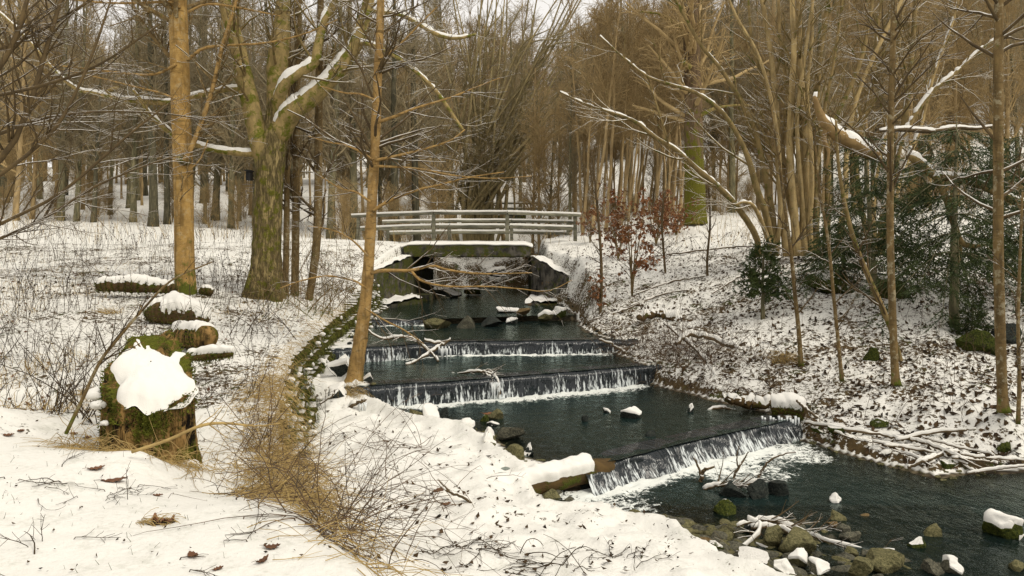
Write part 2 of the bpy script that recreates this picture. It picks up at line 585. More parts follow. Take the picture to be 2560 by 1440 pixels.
def m_stump():
    m = M('rotten_stump_wood', .95, .1)
    g = m.noise(16, 5, .7, (1, 1, .14)); k = m.noise(5, 4, .65, (1, 1, .6))
    c = m.mix(m.ramp(g, .35, .65), (.050, .032, .012), (.27, .165, .055))
    c = m.mix(m.ramp(k, .5, .64, 0, .8), c, (.33, .20, .075))
    c = m.mix(m.ramp(m.noise(10, 5, .75, (1, 1, .3)), .40, .47, 1, 0), c, (.008, .006, .004))
    f = m.ramp(m.math('ADD', m.math('ADD', m.noise(4.2, 4, .7, (1, 1, .5)), m.math('MULTIPLY', m.noise(40, 3, .7), .3)), m.ramp(m.oz(), .25, .75, 0, .14)), .70, .82)
    c = m.mix(f, c, m.mix(m.noise(35, 3, .7), (.035, .042, .005), (.20, .21, .028)))
    return m.col(c).bump(m.math('ADD', g, m.math('MULTIPLY', f, m.noise(70, 2, .7))), 1.0, .04).m

MT = {}
MT['snow'] = m_snow('snow')
MT['ground'] = m_ground()
MT['water'] = m_water('stream_water_surface')
MT['fall'] = m_fall()
MT['concrete'] = m_concrete('mossy_concrete', .45)
MT['concrete_dark'] = m_concrete('damp_mossy_concrete', .75)
MT['rail'] = m_flat('weathered_rail_wood', (.085, .082, .058), (.19, .18, .125), 12, .85, .2, (.15, 1, 1), .28)
MT['moss'] = m_moss('moss')
MT['wallstone'] = m_moss('mossy_wall_stone', (.045, .050, .010), (.20, .18, .045), .8, .25)
MT['stump'] = m_stump()
MT['beech'] = m_bark('smooth_tan_bark', (.42, .265, .085), (.25, .152, .050), 7, (1, 1, .8), .20, moss_low=(-.1, .9, .30), rings=.6, lichen=.28, bump=.5, vary=0)
MT['maple'] = m_bark('furrowed_mossy_bark', (.20, .155, .066), (.34, .26, .115), 16, (1, 1, .22), .54, (.115, .112, .014), crack=.75, bump=1.0, vary=0)
MT['maple_limb'] = m_bark('limb_bark', (.36, .265, .110), (.20, .150, .062), 10, (1, 1, .5), .56, (.105, .108, .014), vary=0)
MT['alder'] = m_bark('striped_tan_bark', (.40, .255, .090), (.23, .142, .052), 9, (1, 1, .8), .08, moss_low=(-.1, .5, .32), rings=.85, lichen=.22, bump=.5, vary=0)
MT['oldtree'] = m_bark('pinkish_brown_bark', (.20, .135, .075), (.11, .075, .042), 7, (1, 1, .3), .25, (.10, .094, .012), moss_low=(.6, 5.0, .36), crack=.4, bump=.8, vary=0)
MT['hazel'] = m_bark('mossy_hazel_bark', (.28, .20, .085), (.14, .105, .044), 9, (1, 1, .4), .42, (.075, .078, .014), snow=.55, vary=.15)
MT['hazel_pale'] = m_bark('pale_hazel_bark', (.46, .34, .155), (.25, .18, .080), 9, (1, 1, .3), .22, (.10, .10, .02), snow=.45, vary=.12, lichen=.2)
MT['twig'] = m_bark('brown_twig_bark', (.13, .090, .042), (.075, .054, .030), 6, (1, 1, 1), 0, snow=.22, bump=.2, vary=.12)
MT['sapling'] = m_bark('sapling_bark', (.21, .142, .058), (.12, .082, .036), 11, (1, 1, .5), .15, moss_low=(-.1, .4, .3), rings=.4, lichen=.5, bump=.4, vary=.12)
MT['wood_grey'] = m_bark('grey_forest_bark', (.155, .148, .085), (.28, .24, .135), 7, (1, 1, .25), .28, (.05, .06, .018), crack=.5, vary=.22)
MT['wood_tan'] = m_bark('tan_forest_bark', (.38, .275, .135), (.20, .145, .072), 7, (1, 1, .3), .12, (.07, .075, .018), vary=.22)
MT['wood_dark'] = m_bark('dark_forest_bark', (.085, .080, .050), (.15, .13, .078), 7, (1, 1, .25), .25, (.035, .045, .015), crack=.5, vary=.2)
MT['crown_brown'] = m_bark('brown_crown_twigs', (.38, .275, .130), (.26, .188, .090), 3, (1, 1, 1), 0, snow=0, bump=.1, vary=.22)
MT['crown_grey'] = m_bark('grey_crown_twigs', (.21, .175, .105), (.30, .24, .14), 3, (1, 1, 1), 0, snow=0, bump=.1, vary=.22)
MT['willow'] = m_bark('willow_stems', (.20, .165, .085), (.32, .25, .12), 7, (1, 1, .3), .3, (.09, .095, .025), snow=.12, vary=.15)
MT['weed'] = m_bark('dry_weed_stalks', (.075, .052, .028), (.035, .026, .016), 20, (1, 1, 1), 0, bump=.1, vary=0)
MT['straw'] = m_flat('dry_straw', (.48, .345, .135), (.27, .185, .070), 5, .8, .2, (1, 1, 1), 0, .1)
MT['cane'] = m_flat('bramble_canes', (.055, .042, .030), (.14, .085, .042), 9, .7, .25, (1, 1, 1), .1, .1)
MT['leaf'] = m_flat('dead_leaf', (.10, .042, .020), (.19, .095, .045), 14, .7, .25, (1, 1, 1), .3, .3)
MT['russet'] = m_flat('russet_leaf', (.155, .056, .020), (.23, .11, .045), 5, .7, .2, (1, 1, 1), 0, .1)
MT['litter'] = m_flat('leaf_litter', (.018, .013, .008), (.085, .052, .024), 6, .8, .15, (1, 1, 1), 0, .1)
MT['needle'] = m_flat('spruce_needles', (.020, .036, .008), (.058, .078, .017), 5, .6, .25, (1, 1, 1), .1, .1)
MT['grass'] = m_flat('green_grass', (.030, .050, .014), (.075, .085, .026), 9, .6, .25, (1, 1, 1), 0, .1)
MT['rock_olive'] = m_moss('olive_stone', (.075, .072, .034), (.20, .18, .088), .35)
MT['rock_dark'] = m_moss('dark_wet_stone', (.012, .016, .015), (.05, .055, .046), .25)
MT['rock_moss'] = m_moss('mossy_stone', (.014, .022, .005), (.075, .085, .016), .3, .15)
MT['rock_tan'] = m_moss('tan_stone', (.13, .085, .038), (.22, .155, .075), .2)
MT['rock_grey'] = m_moss('grey_stone', (.055, .055, .042), (.16, .15, .105), .2)
MT['stick'] = m_bark('snowy_stick_bark', (.075, .055, .030), (.14, .10, .055), 9, (1, 1, .5), .2, snow=.42, bump=.3, vary=.1)
MT['pale_wood'] = m_bark('pale_broken_wood', (.30, .20, .085), (.20, .13, .055), 8, (1, 1, 1), .25, (.09, .09, .02), snow=.2, bump=.4, vary=0)
MT['log'] = m_bark('wet_mossy_log', (.060, .038, .016), (.115, .072, .026), 9, (.3, 1, 1), .42, (.055, .065, .008), bump=.8, vary=0)
MT['box'] = m_flat('dark_painted_wood', (.010, .010, .011), (.020, .019, .018), 9, .7, .2, (1, 1, 1), 0, .2)
MT['ice'] = m_flat('icicle', (.55, .58, .58), (.75, .77, .75), 9, .15, .5, (1, 1, 1), 0, .1)
# ------------------------------------------------------------------ lie of the land
def lin_rbf(pts):
    """smooth height through control points (x,y,z)"""
    p = np.asarray(pts, float); n = len(p)
    Dm = np.linalg.norm(p[:, None, :2] - p[None, :, :2], axis=2)
    A = np.zeros((n + 3, n + 3)); A[:n, :n] = -Dm
    A[:n, n] = 1; A[:n, n + 1:] = p[:, :2]; A[n:, :n] = A[:n, n:].T
    A[:n, :n] += np.eye(n) * 0.05
    b = np.concatenate([p[:, 2], np.zeros(3)])
    w = np.linalg.solve(A, b)
    def f(x, y):
        out = w[n] + w[n + 1] * x + w[n + 2] * y
        for i in range(n): out = out - w[i] * np.sqrt((x - p[i, 0])**2 + (y - p[i, 1])**2 + 1e-6)
        return out
    return f

def pp(px, py, d): return tuple(P(px, py, d))
BASE = [(-1, 0, -1.55), (-4, -4, -1.55), (1, -6, -1.6), (-12, -8, -1.4), (0.3, 1.8, -1.56), (-14, 4, -1.1),
        pp(0, 1440, 3.4), pp(400, 1300, 4.1), pp(700, 1420, 3.55), pp(0, 1010, 6.0), pp(350, 1120, 5.2), pp(600, 1255, 4.3), pp(830, 1400, 3.6),
        (-3.2, 6.2, -1.72), (-2.6, 6.0, -1.70), (-2.2, 5.2, -1.72), (-4.6, 7.2, -1.52),
        pp(100, 1000, 7.6), pp(660, 1000, 7.4), pp(200, 900, 9), pp(600, 880, 9.5), pp(300, 780, 12), pp(462, 735, 14), pp(660, 742, 14.5),
        pp(100, 650, 20), pp(300, 605, 25), pp(800, 625, 22), pp(0, 563, 30), pp(440, 579, 28), pp(700, 592, 26.5), pp(900, 602, 25),
        pp(850, 762, 15), pp(740, 868, 10.4), pp(800, 812, 12.4), pp(940, 690, 21.5), (-4.5, 24, .62), (-4.5, 28, .66), (-12, 29, .9),
        pp(150, 545, 36), pp(150, 480, 58), pp(600, 480, 58), pp(880, 492, 50), pp(800, 560, 36), (-40, 30, 2.4), (-40, 60, 6.5), (-20, 90, 10.5), (-60, 110, 15), (-20, 130, 14.5),
        (-3.0, 36, -.4), (-1.5, 36, -.5), (-1.5, 39, .15), (1.5, 40, .4), pp(1200, 560, 46), pp(1390, 450, 56), pp(1200, 440, 70), (0, 100, 17), (0, 130, 21),
        pp(1740, 557, 26), pp(1550, 530, 35), pp(1900, 370, 65), pp(2100, 500, 45), pp(2300, 320, 70), pp(2000, 250, 95), (60, 60, 15), (60, 100, 30), (60, 30, 4), (30, 130, 36), (60, 140, 42),
        # the bank across the stream
        pp(1500, 825, 15), pp(1620, 905, 12.6), pp(1700, 870, 12.8), pp(1850, 905, 11.4), pp(2000, 1000, 10.0), pp(2240, 960, 9.6), pp(2510, 1028, 8.3),
        pp(2300, 1150, 8.0), pp(2500, 1140, 8.15), (9, 8.7, -1.9), (14, 9, -1.5), pp(2003, 918, 11.0), pp(2400, 800, 12.2), pp(2200, 800, 12.4), pp(2000, 760, 13.6), pp(1800, 750, 15), pp(1600, 752, 16),
        pp(2000, 642, 16.5), pp(2300, 645, 17), pp(2540, 700, 14.6), pp(1750, 640, 20), pp(1500, 655, 20.5), pp(1420, 622, 24), pp(1700, 585, 24.5), pp(2100, 572, 25), pp(2500, 562, 25), (20, 12, .3), (20, 20, .9), (40, 10, 1.5), (40, 25, 3)]
LOW = [(-3.6, 20, -1.32), (-3.35, 17, -1.38), (-3.0, 13.5, -1.52), (-2.75, 11.5, -1.68), pp(770, 1008, 9.9), (-2.2, 10.0, -1.76), (-2.22, 9.7, -1.85), (-2.4, 10.6, -1.68), (-2.85, 10.6, -1.95), (-2.6, 9.4, -2.04), (-2.25, 8.4, -2.04), (-1.95, 7.5, -2.02), (-3.1, 12.0, -1.75), pp(860, 900, 11.0), pp(900, 1040, 9.4), pp(700, 1130, 7.4), pp(720, 1200, 6.4), pp(900, 1200, 6.5),
       pp(1100, 1150, 7.2), pp(1150, 1080, 8.3), pp(1200, 1250, 6.1), pp(1000, 1350, 5.2), pp(1300, 1400, 4.85), pp(1480, 1340, 5.5), pp(1650, 1440, 4.65), pp(760, 1300, 4.9), pp(900, 1410, 4.3), pp(1300, 1170, 7.2),
       (0, 3, -2.0), (2, 2.5, -2.1), (5, 1.5, -2.15), (10, 0, -2.1), (1.2, 0, -1.9), (20, 0, -2), (3, -6, -1.8), (12, -8, -1.8)]
f_base, f_low = lin_rbf(BASE), lin_rbf(LOW)

WALL_Y = np.array([-20, -3, 1, 3.0, 3.6, 4.2, 5.1, 6.0, 6.6, 8.0, 10.2, 12.8, 15.5, 20.8, 21.2, 24, 29.5])
WALL_X = np.array([3.0, 1.2, .35, -.42, -.80, -1.30, -1.74, -2.05, -2.30, -2.74, -3.25, -3.48, -3.58, -4.25, -4.55, -3.85, -3.75])
def wall_x(y): return np.interp(y, WALL_Y, WALL_X)

STREAM = np.array([(-3.1, 33.5), (-3.2, 29), (-3.2, 24), (-3.3, 23.2), (-3.75, 21.6), (-3.6, 20.3), (-3.45, 18), (-3.35, 16.5), (-2.95, 13.2), (-2.55, 11.6), (-2.3, 10.6), (-1.98, 10.0), (-1.1, 9.0), (-.37, 8.4), (0.0, 7.6), (.24, 7.2),
                   (.30, 6.75), (.30, 6.35), (.78, 6.3), (1.35, 6.0), (1.45, 5.5), (1.70, 5.1), (2.1, 4.6), (2.8, 4.1), (4, 3.6), (8, 3.2), (30, 3.0),
                   (30, 8.6), (9, 8.3), (5.6, 7.85), (5.0, 7.72), (4.45, 7.6), (4.15, 8.3), (3.75, 9.1), (3.3, 10.0), (2.75, 11.0), (2.25, 12.1), (2.0, 13.2), (1.72, 14.2), (1.62, 16), (1.65, 18), (1.55, 20), (1.62, 21.6), (.85, 23.6), (.75, 24), (.75, 29), (1.0, 33), (4, 37), (3, 38.5), (0, 35)])
CENTRE = np.array([(-1.2, 34), (-1.2, 24), (-.9, 17), (-.5, 13.5), (0, 11), (1, 9), (2.6, 7.5), (4.5, 6.3), (8, 5.7), (20, 5.5), (80, 5.5), (80, 400), (-1.2, 400)])

def inside(poly, x, y):
    r = np.zeros(x.shape, bool); n = len(poly)
    for i in range(n):
        (x0, y0), (x1, y1) = poly[i], poly[(i + 1) % n]
        if y0 == y1: continue
        c = ((y0 > y) != (y1 > y)) & (x < (x1 - x0) * (y - y0) / (y1 - y0) + x0)
        r ^= c
    return r
def poly_dist(poly, x, y):
    d = np.full(x.shape, 1e9); n = len(poly)
    for i in range(n):
        a, b = poly[i], poly[(i + 1) % n]
        ab = b - a
        t = np.clip(((x - a[0]) * ab[0] + (y - a[1]) * ab[1]) / (ab @ ab), 0, 1)
        d = np.minimum(d, (x - a[0] - t * ab[0])**2 + (y - a[1] - t * ab[1])**2)
    return np.sqrt(d)

# weir crests (x, y), from the near bank to the far one, and the water levels between them
W3 = np.array([(-1.0, 6.65), (.68, 7.17), (1.07, 7.40), (1.7, 7.92), (2.45, 8.48), (3.0, 8.85), (4.2, 9.75)])
W2 = np.array([(-2.35, 9.97), (-2.06, 10.05), (-1.0, 10.38), (-.08, 10.80), (1.0, 11.35), (2.05, 11.9), (2.9, 12.3)])
W1 = np.array([(-3.4, 12.1), (-2.27, 12.5), (-1.8, 12.85), (-1.1, 13.3), (.2, 13.42), (1.64, 13.57), (2.4, 13.7)])
W0 = np.array([(-3.9, 16.6), (-3.0, 16.5), (-2.0, 16.6), (-1.0, 17.1), (.4, 17.6), (1.5, 17.9), (2.2, 18.2)])
LV = {'A': -2.28, 'B': -2.05, 'C': -1.75, 'D': -1.50, 'E': -1.37}
def above(Wl, x, y):
    xs = np.concatenate([[-60], Wl[:, 0], [60]])
    s0 = (Wl[1, 1] - Wl[0, 1]) / (Wl[1, 0] - Wl[0, 0]); s1 = (Wl[-1, 1] - Wl[-2, 1]) / (Wl[-1, 0] - Wl[-2, 0])
    ys = np.concatenate([[Wl[0, 1] - s0 * 2], Wl[:, 1], [Wl[-1, 1] + s1 * 2]])
    return y > np.interp(x, xs, ys)
def water_level(x, y):
    z = np.full(x.shape, LV['A'])
    z = np.where(above(W3, x, y), LV['B'], z)
    z = np.where(above(W2, x, y), LV['C'], z)
    z = np.where(above(W1, x, y), LV['D'], z)
    z = np.where(above(W0, x, y), LV['E'] + np.clip((y - 17) / 17, 0, 1) * .06, z)
    return z

def ground_height(x, y, fine=True):
    x = np.asarray(x, float); y = np.asarray(y, float); sh = x.shape
    x = x.ravel(); y = y.ravel()
    zb = f_base(x, y); zl = f_low(x, y)
    far = inside(CENTRE, x, y)
    wx = wall_x(y)
    blend = .55
    k = np.where(y < 6.6, sstep(x, wx - .02, wx + blend), sstep(x, wx + .13, wx + .24))                  # 0 on the upper bank, 1 on the low bank
    k = np.where(far | (y > 29.5), 0, k)
    z = zb * (1 - k) + zl * k
    ins = inside(STREAM, x, y)
    dist = poly_dist(STREAM, x, y)
    sd = np.where(ins, dist, -dist) + .11 * fbm(np.stack([x * 2.2, y * 2.2], 1), 41, 3)
    ins = sd > 0; dist = np.abs(sd)
    wl = water_level(x, y)
    land = np.where(ins, 0, dist)
    s = sstep(land, 0, .5)
    z_out = z * s + np.minimum(z, wl + .02 + (.08 + .06 * fbm(np.stack([x * 3, y * 3], 1), 5, 2)) * sstep(land, 0, .13)) * (1 - s)
    lip = np.where(far, .05, .09) * np.exp(-((land - .14) / .09)**2) * sstep(land, 0, .12)
    z_out = z_out + lip
    dep = sstep(np.maximum(dist, 0), 0, .55)
    dmax = np.where((y < 6.5) & (x < 3.6), .08, .20)
    dmax = np.where((y < 6.3) & (y > 4.6) & (x > 1.2) & (x < 3.3), .045, dmax)
    z_in = wl + .02 - (dmax + .02) * dep + .05 * fbm(np.stack([x * 4, y * 4], 1), 9, 3) * dep
    z = np.where(ins, z_in, np.maximum(z_out, wl + .02))
    litter = np.zeros_like(x)
    if fine:
        far_side = far & ~ins
        p2 = np.stack([x, y], 1)
        big = fbm(p2 * .9, 3, 3) + .8 * fbm(p2 * 2.6, 8, 2)
        litter = np.where(far_side, .80, .30)
        litter = np.where(far_side & (y > 20), .55, litter)
        litter = np.where(~far_side & (x < wx), .46 + .24 * sstep(y, 5, 9), litter)
        litter = np.where((x < wx + .3) & (y < 5.6) & ~far_side, .20, litter)
        litter = np.where(~far_side & (x > wx + .1) & (y < 22), .38, litter)
        litter = np.where(y > 29, .52, litter)
        litter = np.where((y > 31) & (y < 42) & (np.abs(x) < 5), .80 + .2 * big, litter)
        litter = np.where(~far_side & (x < wx + .3) & (y > 5.6) & (y < 24), litter + .10, litter)
        litter = np.where((y > 24.2) & (y < 30) & (x < -4.4), .12, litter)
        litter = np.clip(litter + .26 * big, 0, 1)
        near_edge = sstep(dist, .22, .02) * (~ins)
        litter = np.maximum(litter, near_edge * np.where(far, 1.25, .45))
        am = np.where(far_side, .065, .034)
        am = np.where((x < wx + .2) & (y < 5.6), .012, am)
        am = np.where((y > 31) & (y < 42) & (np.abs(x) < 5), .16, am)
        z = z + np.where(ins, 0, am * fbm(p2 * 2.3, 21, 3) + am * .75 * fbm(p2 * 8.5, 31, 3)) * np.where(land < .25, .6, 1)
        lowb = ~far_side & (x > wx + .25) & (y < 12)          # snow heaped over hidden stones and stems of the low bank
        z = z + np.where(lowb & ~ins, .075 * np.maximum(fbm(p2 * 3.4, 55, 2), -.1) + .035 * fbm(p2 * 7.5, 57, 2), 0) * sstep(land, .05, .35)
        # molehill-like snow lumps over the tussocks of the old meadow
        z = z + np.where((x < wx) & (y > 6.5) & (y < 24), .05 * np.maximum(fbm(p2 * 1.3, 77, 2), 0), 0)
    return z.reshape(sh), litter.reshape(sh), ins.reshape(sh), dist.reshape(sh)

def gz(x, y):
    """height of the land at one point"""
    return float(ground_height(np.array([float(x)]), np.array([float(y)]))[0][0])

def spaced(breaks):
    """1-D coordinates from (start, step at start) rows, steps blending linearly"""
    out = [breaks[0][0]]
    while out[-1] < breaks[-1][0]:
        v = out[-1]
        s = np.interp(v, [b[0] for b in breaks], [b[1] for b in breaks])
        out.append(v + s)
    return np.array(out)

gx = spaced([(-75, 4.0), (-25, .5), (-8, .085), (-5, .05), (7, .048), (9, .07), (14, .14), (30, .7), (80, 4.0)])
gy = spaced([(-16, 2.0), (1, .3), (3, .045), (10, .045), (16, .075), (29, .14), (32, .10), (37, .10), (41, .25), (60, .7), (150, 3.0)])
GX, GY = np.meshgrid(gx, gy)
GZ, GL, GI, GD = ground_height(GX, GY)
gv = np.stack([GX.ravel(), GY.ravel(), GZ.ravel()], 1)
bedf = (GI & (GD > .03)) * 1.0
ground = obj('ground', Geo().add(gv, grid_quads(len(gy), len(gx))), MT['ground'], attrs={'litter': GL.ravel(), 'bed': bedf.ravel()})
tag(ground, 'snow covered ground of meadow, wood floor and stream banks', None, None, 'structure')

def gz_many(x, y): return ground_height(np.asarray(x, float), np.asarray(y, float))

# ------------------------------------------------------------------ stream water and weirs
def arc(Wl, n):
    s = np.concatenate([[0], np.cumsum(np.linalg.norm(np.diff(Wl, axis=0), axis=1))])
    t = np.linspace(0, s[-1], n)
    return np.stack([np.interp(t, s, Wl[:, 0]), np.interp(t, s, Wl[:, 1])], 1), t

def pool(name, A, B, lev, nu, nv, foot=None, foamw=.5, slope=0.0, label=''):
    """water between the downstream edge A and the upstream edge B"""
    a, _ = arc(A, nu); b, _ = arc(B, nu)
    S = loft(a, b, nv).reshape(-1, 2)
    z = np.full(len(S), lev) + slope * np.repeat(np.linspace(0, 1, nv), nu)
    z = z + .006 * fbm(S * np.array([5, 9]), 61, 3)
    dep = poly_dist(STREAM, S[:, 0], S[:, 1]) * inside(STREAM, S[:, 0], S[:, 1])
    # shallow where the bed comes up
    dep = np.minimum(dep * .22, .25)
    if lev == LV['A']: dep = np.where((S[:, 0] < 4.2) & (S[:, 1] < 6.7), dep * .5, dep)
    foam = np.zeros(len(S))
    if foot is not None:
        f, _ = arc(foot, 300)
        dm = np.full(len(S), 1e9)
        for q in f: dm = np.minimum(dm, (S[:, 0] - q[0])**2 + (S[:, 1] - q[1])**2)
        dm = np.sqrt(dm)
        wv = foamw * (.25 + 1.35 * vnoise(S * 1.7, 8)**1.4)
        foam = np.clip(1 - dm / wv, 0, 1)
        z = z + .03 * foam * fbm(S * 14, 4, 3)
    o = obj(name, Geo().add(np.column_stack([S, z]), grid_quads(nv, nu)), MT['water'], attrs={'depth': dep, 'foam': foam})
    return tag(o, label, None, None, 'structure')

def sh(Wl, dx, dy): return Wl + np.array([dx, dy])
wA_up = np.array([(-1.2, 6.5), (.66, 7.12), (1.1, 7.36), (1.75, 7.9), (2.5, 8.44), (3.1, 8.82), (4.3, 9.6), (5.5, 9.6), (9, 9.5), (20, 9.5)])
wA_dn = np.array([(-1.2, 3.0), (0, 3.0), (1.5, 3.0), (2.6, 3.0), (4, 3.0), (8, 3.0), (20, 2.8)])
pool('stream_water', wA_dn, wA_up, LV['A'], 420, 150, W3[1:6] + np.array([.05, -.16]), 1.35, label='dark stream water below the lowest weir')
pool('stream_water', sh(W3, .02, -.01), W2 + np.array([0, -.02]), LV['B'], 240, 90, W2[1:6] + np.array([.0, -.14]), .62, label='dark pool between the lowest and middle weirs')
pool('stream_water', W2, W1 + np.array([0, -.02]), LV['C'], 200, 70, W1[2:6] + np.array([0, -.12]), .62, label='dark pool between the two upper weirs')
pool('stream_water', W1, W0 + np.array([0, -.02]), LV['D'], 180, 60, W0[1:3] + np.array([0, -.12]), .28, label='dark pool above the upper weir')
pool('stream_water', W0, np.array([(-3.9, 38.0), (-2, 38.5), (0, 39), (4.5, 39)]), LV['E'], 120, 160, None, .3, .06, label='stream water flowing under the bridge')

def weir(Wl, i0, i1, zt, zb, label, n=260, gaps=0.0, wild=0.0, lean=.05, seed=0):
    Wc = Wl[i0:i1]
    c, s = arc(Wc, n)
    dirv = unit(np.gradient(c, axis=0)); down = np.stack([dirv[:, 1], -dirv[:, 0]], 1)       # towards the lower pool
    down = np.where(down[:, 1:2] > 0, -down, down)
    t = thing('stone_weir', label, 'weir', (*c[n // 2], zb), 'low weirs across the stream')
    prof = [(-.30, .003, 0), (-.12, .003, .0), (-.03, -.004, .05), (.025, -.025, .13), (.055, -.07, .25)]
    H = zt - zb
    for q in np.linspace(.33, 1.02, 9): prof.append((.055 + lean * ((q - .25))**1.2, -H * q, q))
    rows, att_d = [], []
    jit = (.035 + .05 * wild) * fbm(np.stack([s * 1.7, s * 0], 1), 3 + seed, 3)
    strand = .020 * fbm(np.stack([s * 16, s * 0 + seed], 1), 13, 3)
    for off, dz, q in prof:
        o2 = off + (jit + strand) * min(1, q * 3) + (.03 * fbm(np.stack([s * 9, s * 0 + q * 2], 1), 23 + seed, 3) * q)
        rows.append(np.column_stack([c + down * o2[:, None], np.full(n, zt + dz) + .008 * fbm(np.stack([s * 6, s * 0 + q], 1), 5, 2)]))
        att_d.append(np.full(n, q))
    V = np.stack(rows).reshape(-1, 3)
    obj('falling_water', Geo().add(V, grid_quads(len(prof), n)), MT['fall'], t, attrs={'along': np.tile(s, len(prof)) + seed * 3.1, 'down': np.concatenate(att_d), 'wild': np.full(len(V), wild)})
    # the sill itself, a row of squared stones behind the sheet
    L = s[-1]; m = max(4, int(L / .42))
    cs, ss = arc(Wc, m + 1)
    for i in range(m):
        p, q = cs[i], cs[i + 1]
        mid = (p + q) / 2; dv = unit(q - p); nv = np.array([dv[1], -dv[0]]); nv = -nv if nv[1] > 0 else nv
        g = box_geo(-np.linalg.norm(q - p) / 2 + .006, np.linalg.norm(q - p) / 2 - .006, -.19, 0, -H - .2, -.02, .03, .02, seed * 50 + i, 5)
        V, Q, T = g.arr()
        W = np.column_stack([mid[0] + V[:, 0] * dv[0] + V[:, 1] * nv[0], mid[1] + V[:, 0] * dv[1] + V[:, 1] * nv[1], zt + V[:, 2] - .012])
        obj('sill_stone', Geo().add(W, Q, T), MT['rock_dark'], t)
    return t
weir(W3, 1, 7, LV['B'], LV['A'], 'lowest weir, water breaking into white foam beside a snowy log', 300, wild=1.0, lean=.16, seed=1)
weir(W2, 0, 7, LV['C'], LV['B'], 'middle and widest weir with long thin strands of water', 360, lean=.05, seed=2)
weir(W1, 0, 7, LV['D'], LV['C'], 'upper weir with a straight lip behind the crossed snowy branches', 300, lean=.05, seed=3)
weir(W0, 0, 3, LV['E'], LV['D'], 'small stone step of water just below the bridge', 120, lean=.04, seed=4)
# ------------------------------------------------------------------ concrete bridge
br = thing('concrete_bridge', 'small concrete slab bridge with mossy abutments and a snowy deck', 'bridge', (-1.4, 24, -1.6))
obj('slab', box_geo(-3.62, .63, 24.0, 29.6, .105, .50, .02, .012, 3, 14), MT['concrete_dark'], br)
def prism(foot, z0, ztops, n=10):
    """vertical sided block on a quadrilateral footprint; one top height per corner"""
    f = np.array(foot, float); zt = np.array(ztops, float)
    g = Geo()
    t = np.linspace(0, 1, n)
    for i in range(4):
        j = (i + 1) % 4
        e = f[i] * (1 - t[:, None]) + f[j] * t[:, None]; ze = zt[i] * (1 - t) + zt[j] * t
        rows = [np.column_stack([e, z0 * (1 - s) + ze * s]) for s in np.linspace(0, 1, n)]
        V = np.stack(rows).reshape(-1, 3)
        g.add(V, grid_quads(n, n))
    U, W = np.meshgrid(t, t)
    top = (f[0] * ((1 - U) * (1 - W))[..., None] + f[1] * (U * (1 - W))[..., None] + f[2] * (U * W)[..., None] + f[3] * ((1 - U) * W)[..., None]).reshape(-1, 2)
    zz = (zt[0] * (1 - U) * (1 - W) + zt[1] * U * (1 - W) + zt[2] * U * W + zt[3] * (1 - U) * W).ravel()
    g.add(np.column_stack([top, zz]), grid_quads(n, n)[:, ::1])
    return g
def weather(g, a=.02, seed=0):
    V, Q, T = g.arr()
    k = np.round(V, 4)
    return Geo().add(V + np.stack([fbm(k * 2.6, seed, 3), fbm(k * 2.6, seed + 9, 3), fbm(k * 3.3, seed + 19, 3)], 1) * a, Q, T)
obj('abutment', weather(prism([(-5.2, 24.03), (-3.32, 24.03), (-3.20, 29.4), (-5.2, 29.4)], -1.7, [.10] * 4), .015, 1), MT['concrete_dark'], br)
obj('abutment', weather(prism([(.645, 24.03), (2.2, 24.03), (2.2, 29.4), (.66, 29.4)], -1.7, [.10] * 4), .015, 2), MT['concrete_dark'], br)
obj('bank_shadow_block', weather(prism([(-3.3, 24.0), (-2.72, 23.9), (-2.72, 29.0), (-3.2, 29.2)], -1.7, [-1.14, -1.16, -1.2, -1.2]), .03, 3), MT['concrete_dark'], br)  # dark block put in for the gravel bank's shadow under the bridge
# wing walls
wl = weather(prism([(-4.35, 21.3), (-4.12, 21.15), (-3.33, 24.0), (-3.75, 24.02)], -1.7, [-.42, -.42, .10, .10], 16), .03, 4)
wing = obj('wing_wall', wl, MT['concrete_dark'], br)
wr = weather(prism([(.64, 24.0), (1.66, 21.9), (1.95, 22.1), (1.1, 24.02)], -1.7, [.08, -.52, -.52, .08], 16), .03, 5)
wing2 = obj('wing_wall', wr, MT['concrete'], br)
f1 = weather(prism([(-4.25, 20.7), (-3.50, 20.2), (-2.80, 22.7), (-3.30, 23.9)], -1.8, [-1.28, -1.30, -1.22, -1.2], 14), .06, 6)
fo1 = obj('footing', f1, MT['concrete_dark'], br)
f2 = weather(prism([(.40, 21.7), (1.34, 21.5), (1.5, 23.4), (.62, 23.8)], -1.8, [-1.3, -1.3, -1.22, -1.22], 14), .06, 7)
fo2 = obj('footing', f2, MT['concrete_dark'], br)
def add_cap(par, geo, **kw):
    V, Q, T = geo.arr()
    c = snow_cap(V, Q, T, **kw)
    if c is not None: return obj('snow_cap', c, MT['snow'], par)
# snow on the deck runs out over the slab edge
dn = 60
dx = np.linspace(-3.70, .70, dn)
rows = []
for yy, zz in ((23.99, .495), (23.97, .515), (23.99, .545), (24.08, .575), (24.4, .62), (25.5, .68), (27, .69), (28.5, .68), (29.3, .62), (29.68, .5)):
    w = fbm(np.stack([dx * 2.1, dx * 0 + yy], 1), 5, 3)
    rows.append(np.column_stack([dx, yy + .02 * w, zz + .022 * w - .08 * sstep(np.abs(dx + 1.5), 1.9, 2.2)]))
obj('deck_snow', Geo().add(np.stack(rows).reshape(-1, 3), grid_quads(len(rows), dn)), MT['snow'], br)
for par, g in ((wing, wl), (wing2, wr)): add_cap(par, g, thick=.10, thr=.55, seed=3)
for par, g in ((fo1, f1), (fo2, f2)): add_cap(par, g, thick=.10, thr=.5, gap=.25, seed=8)

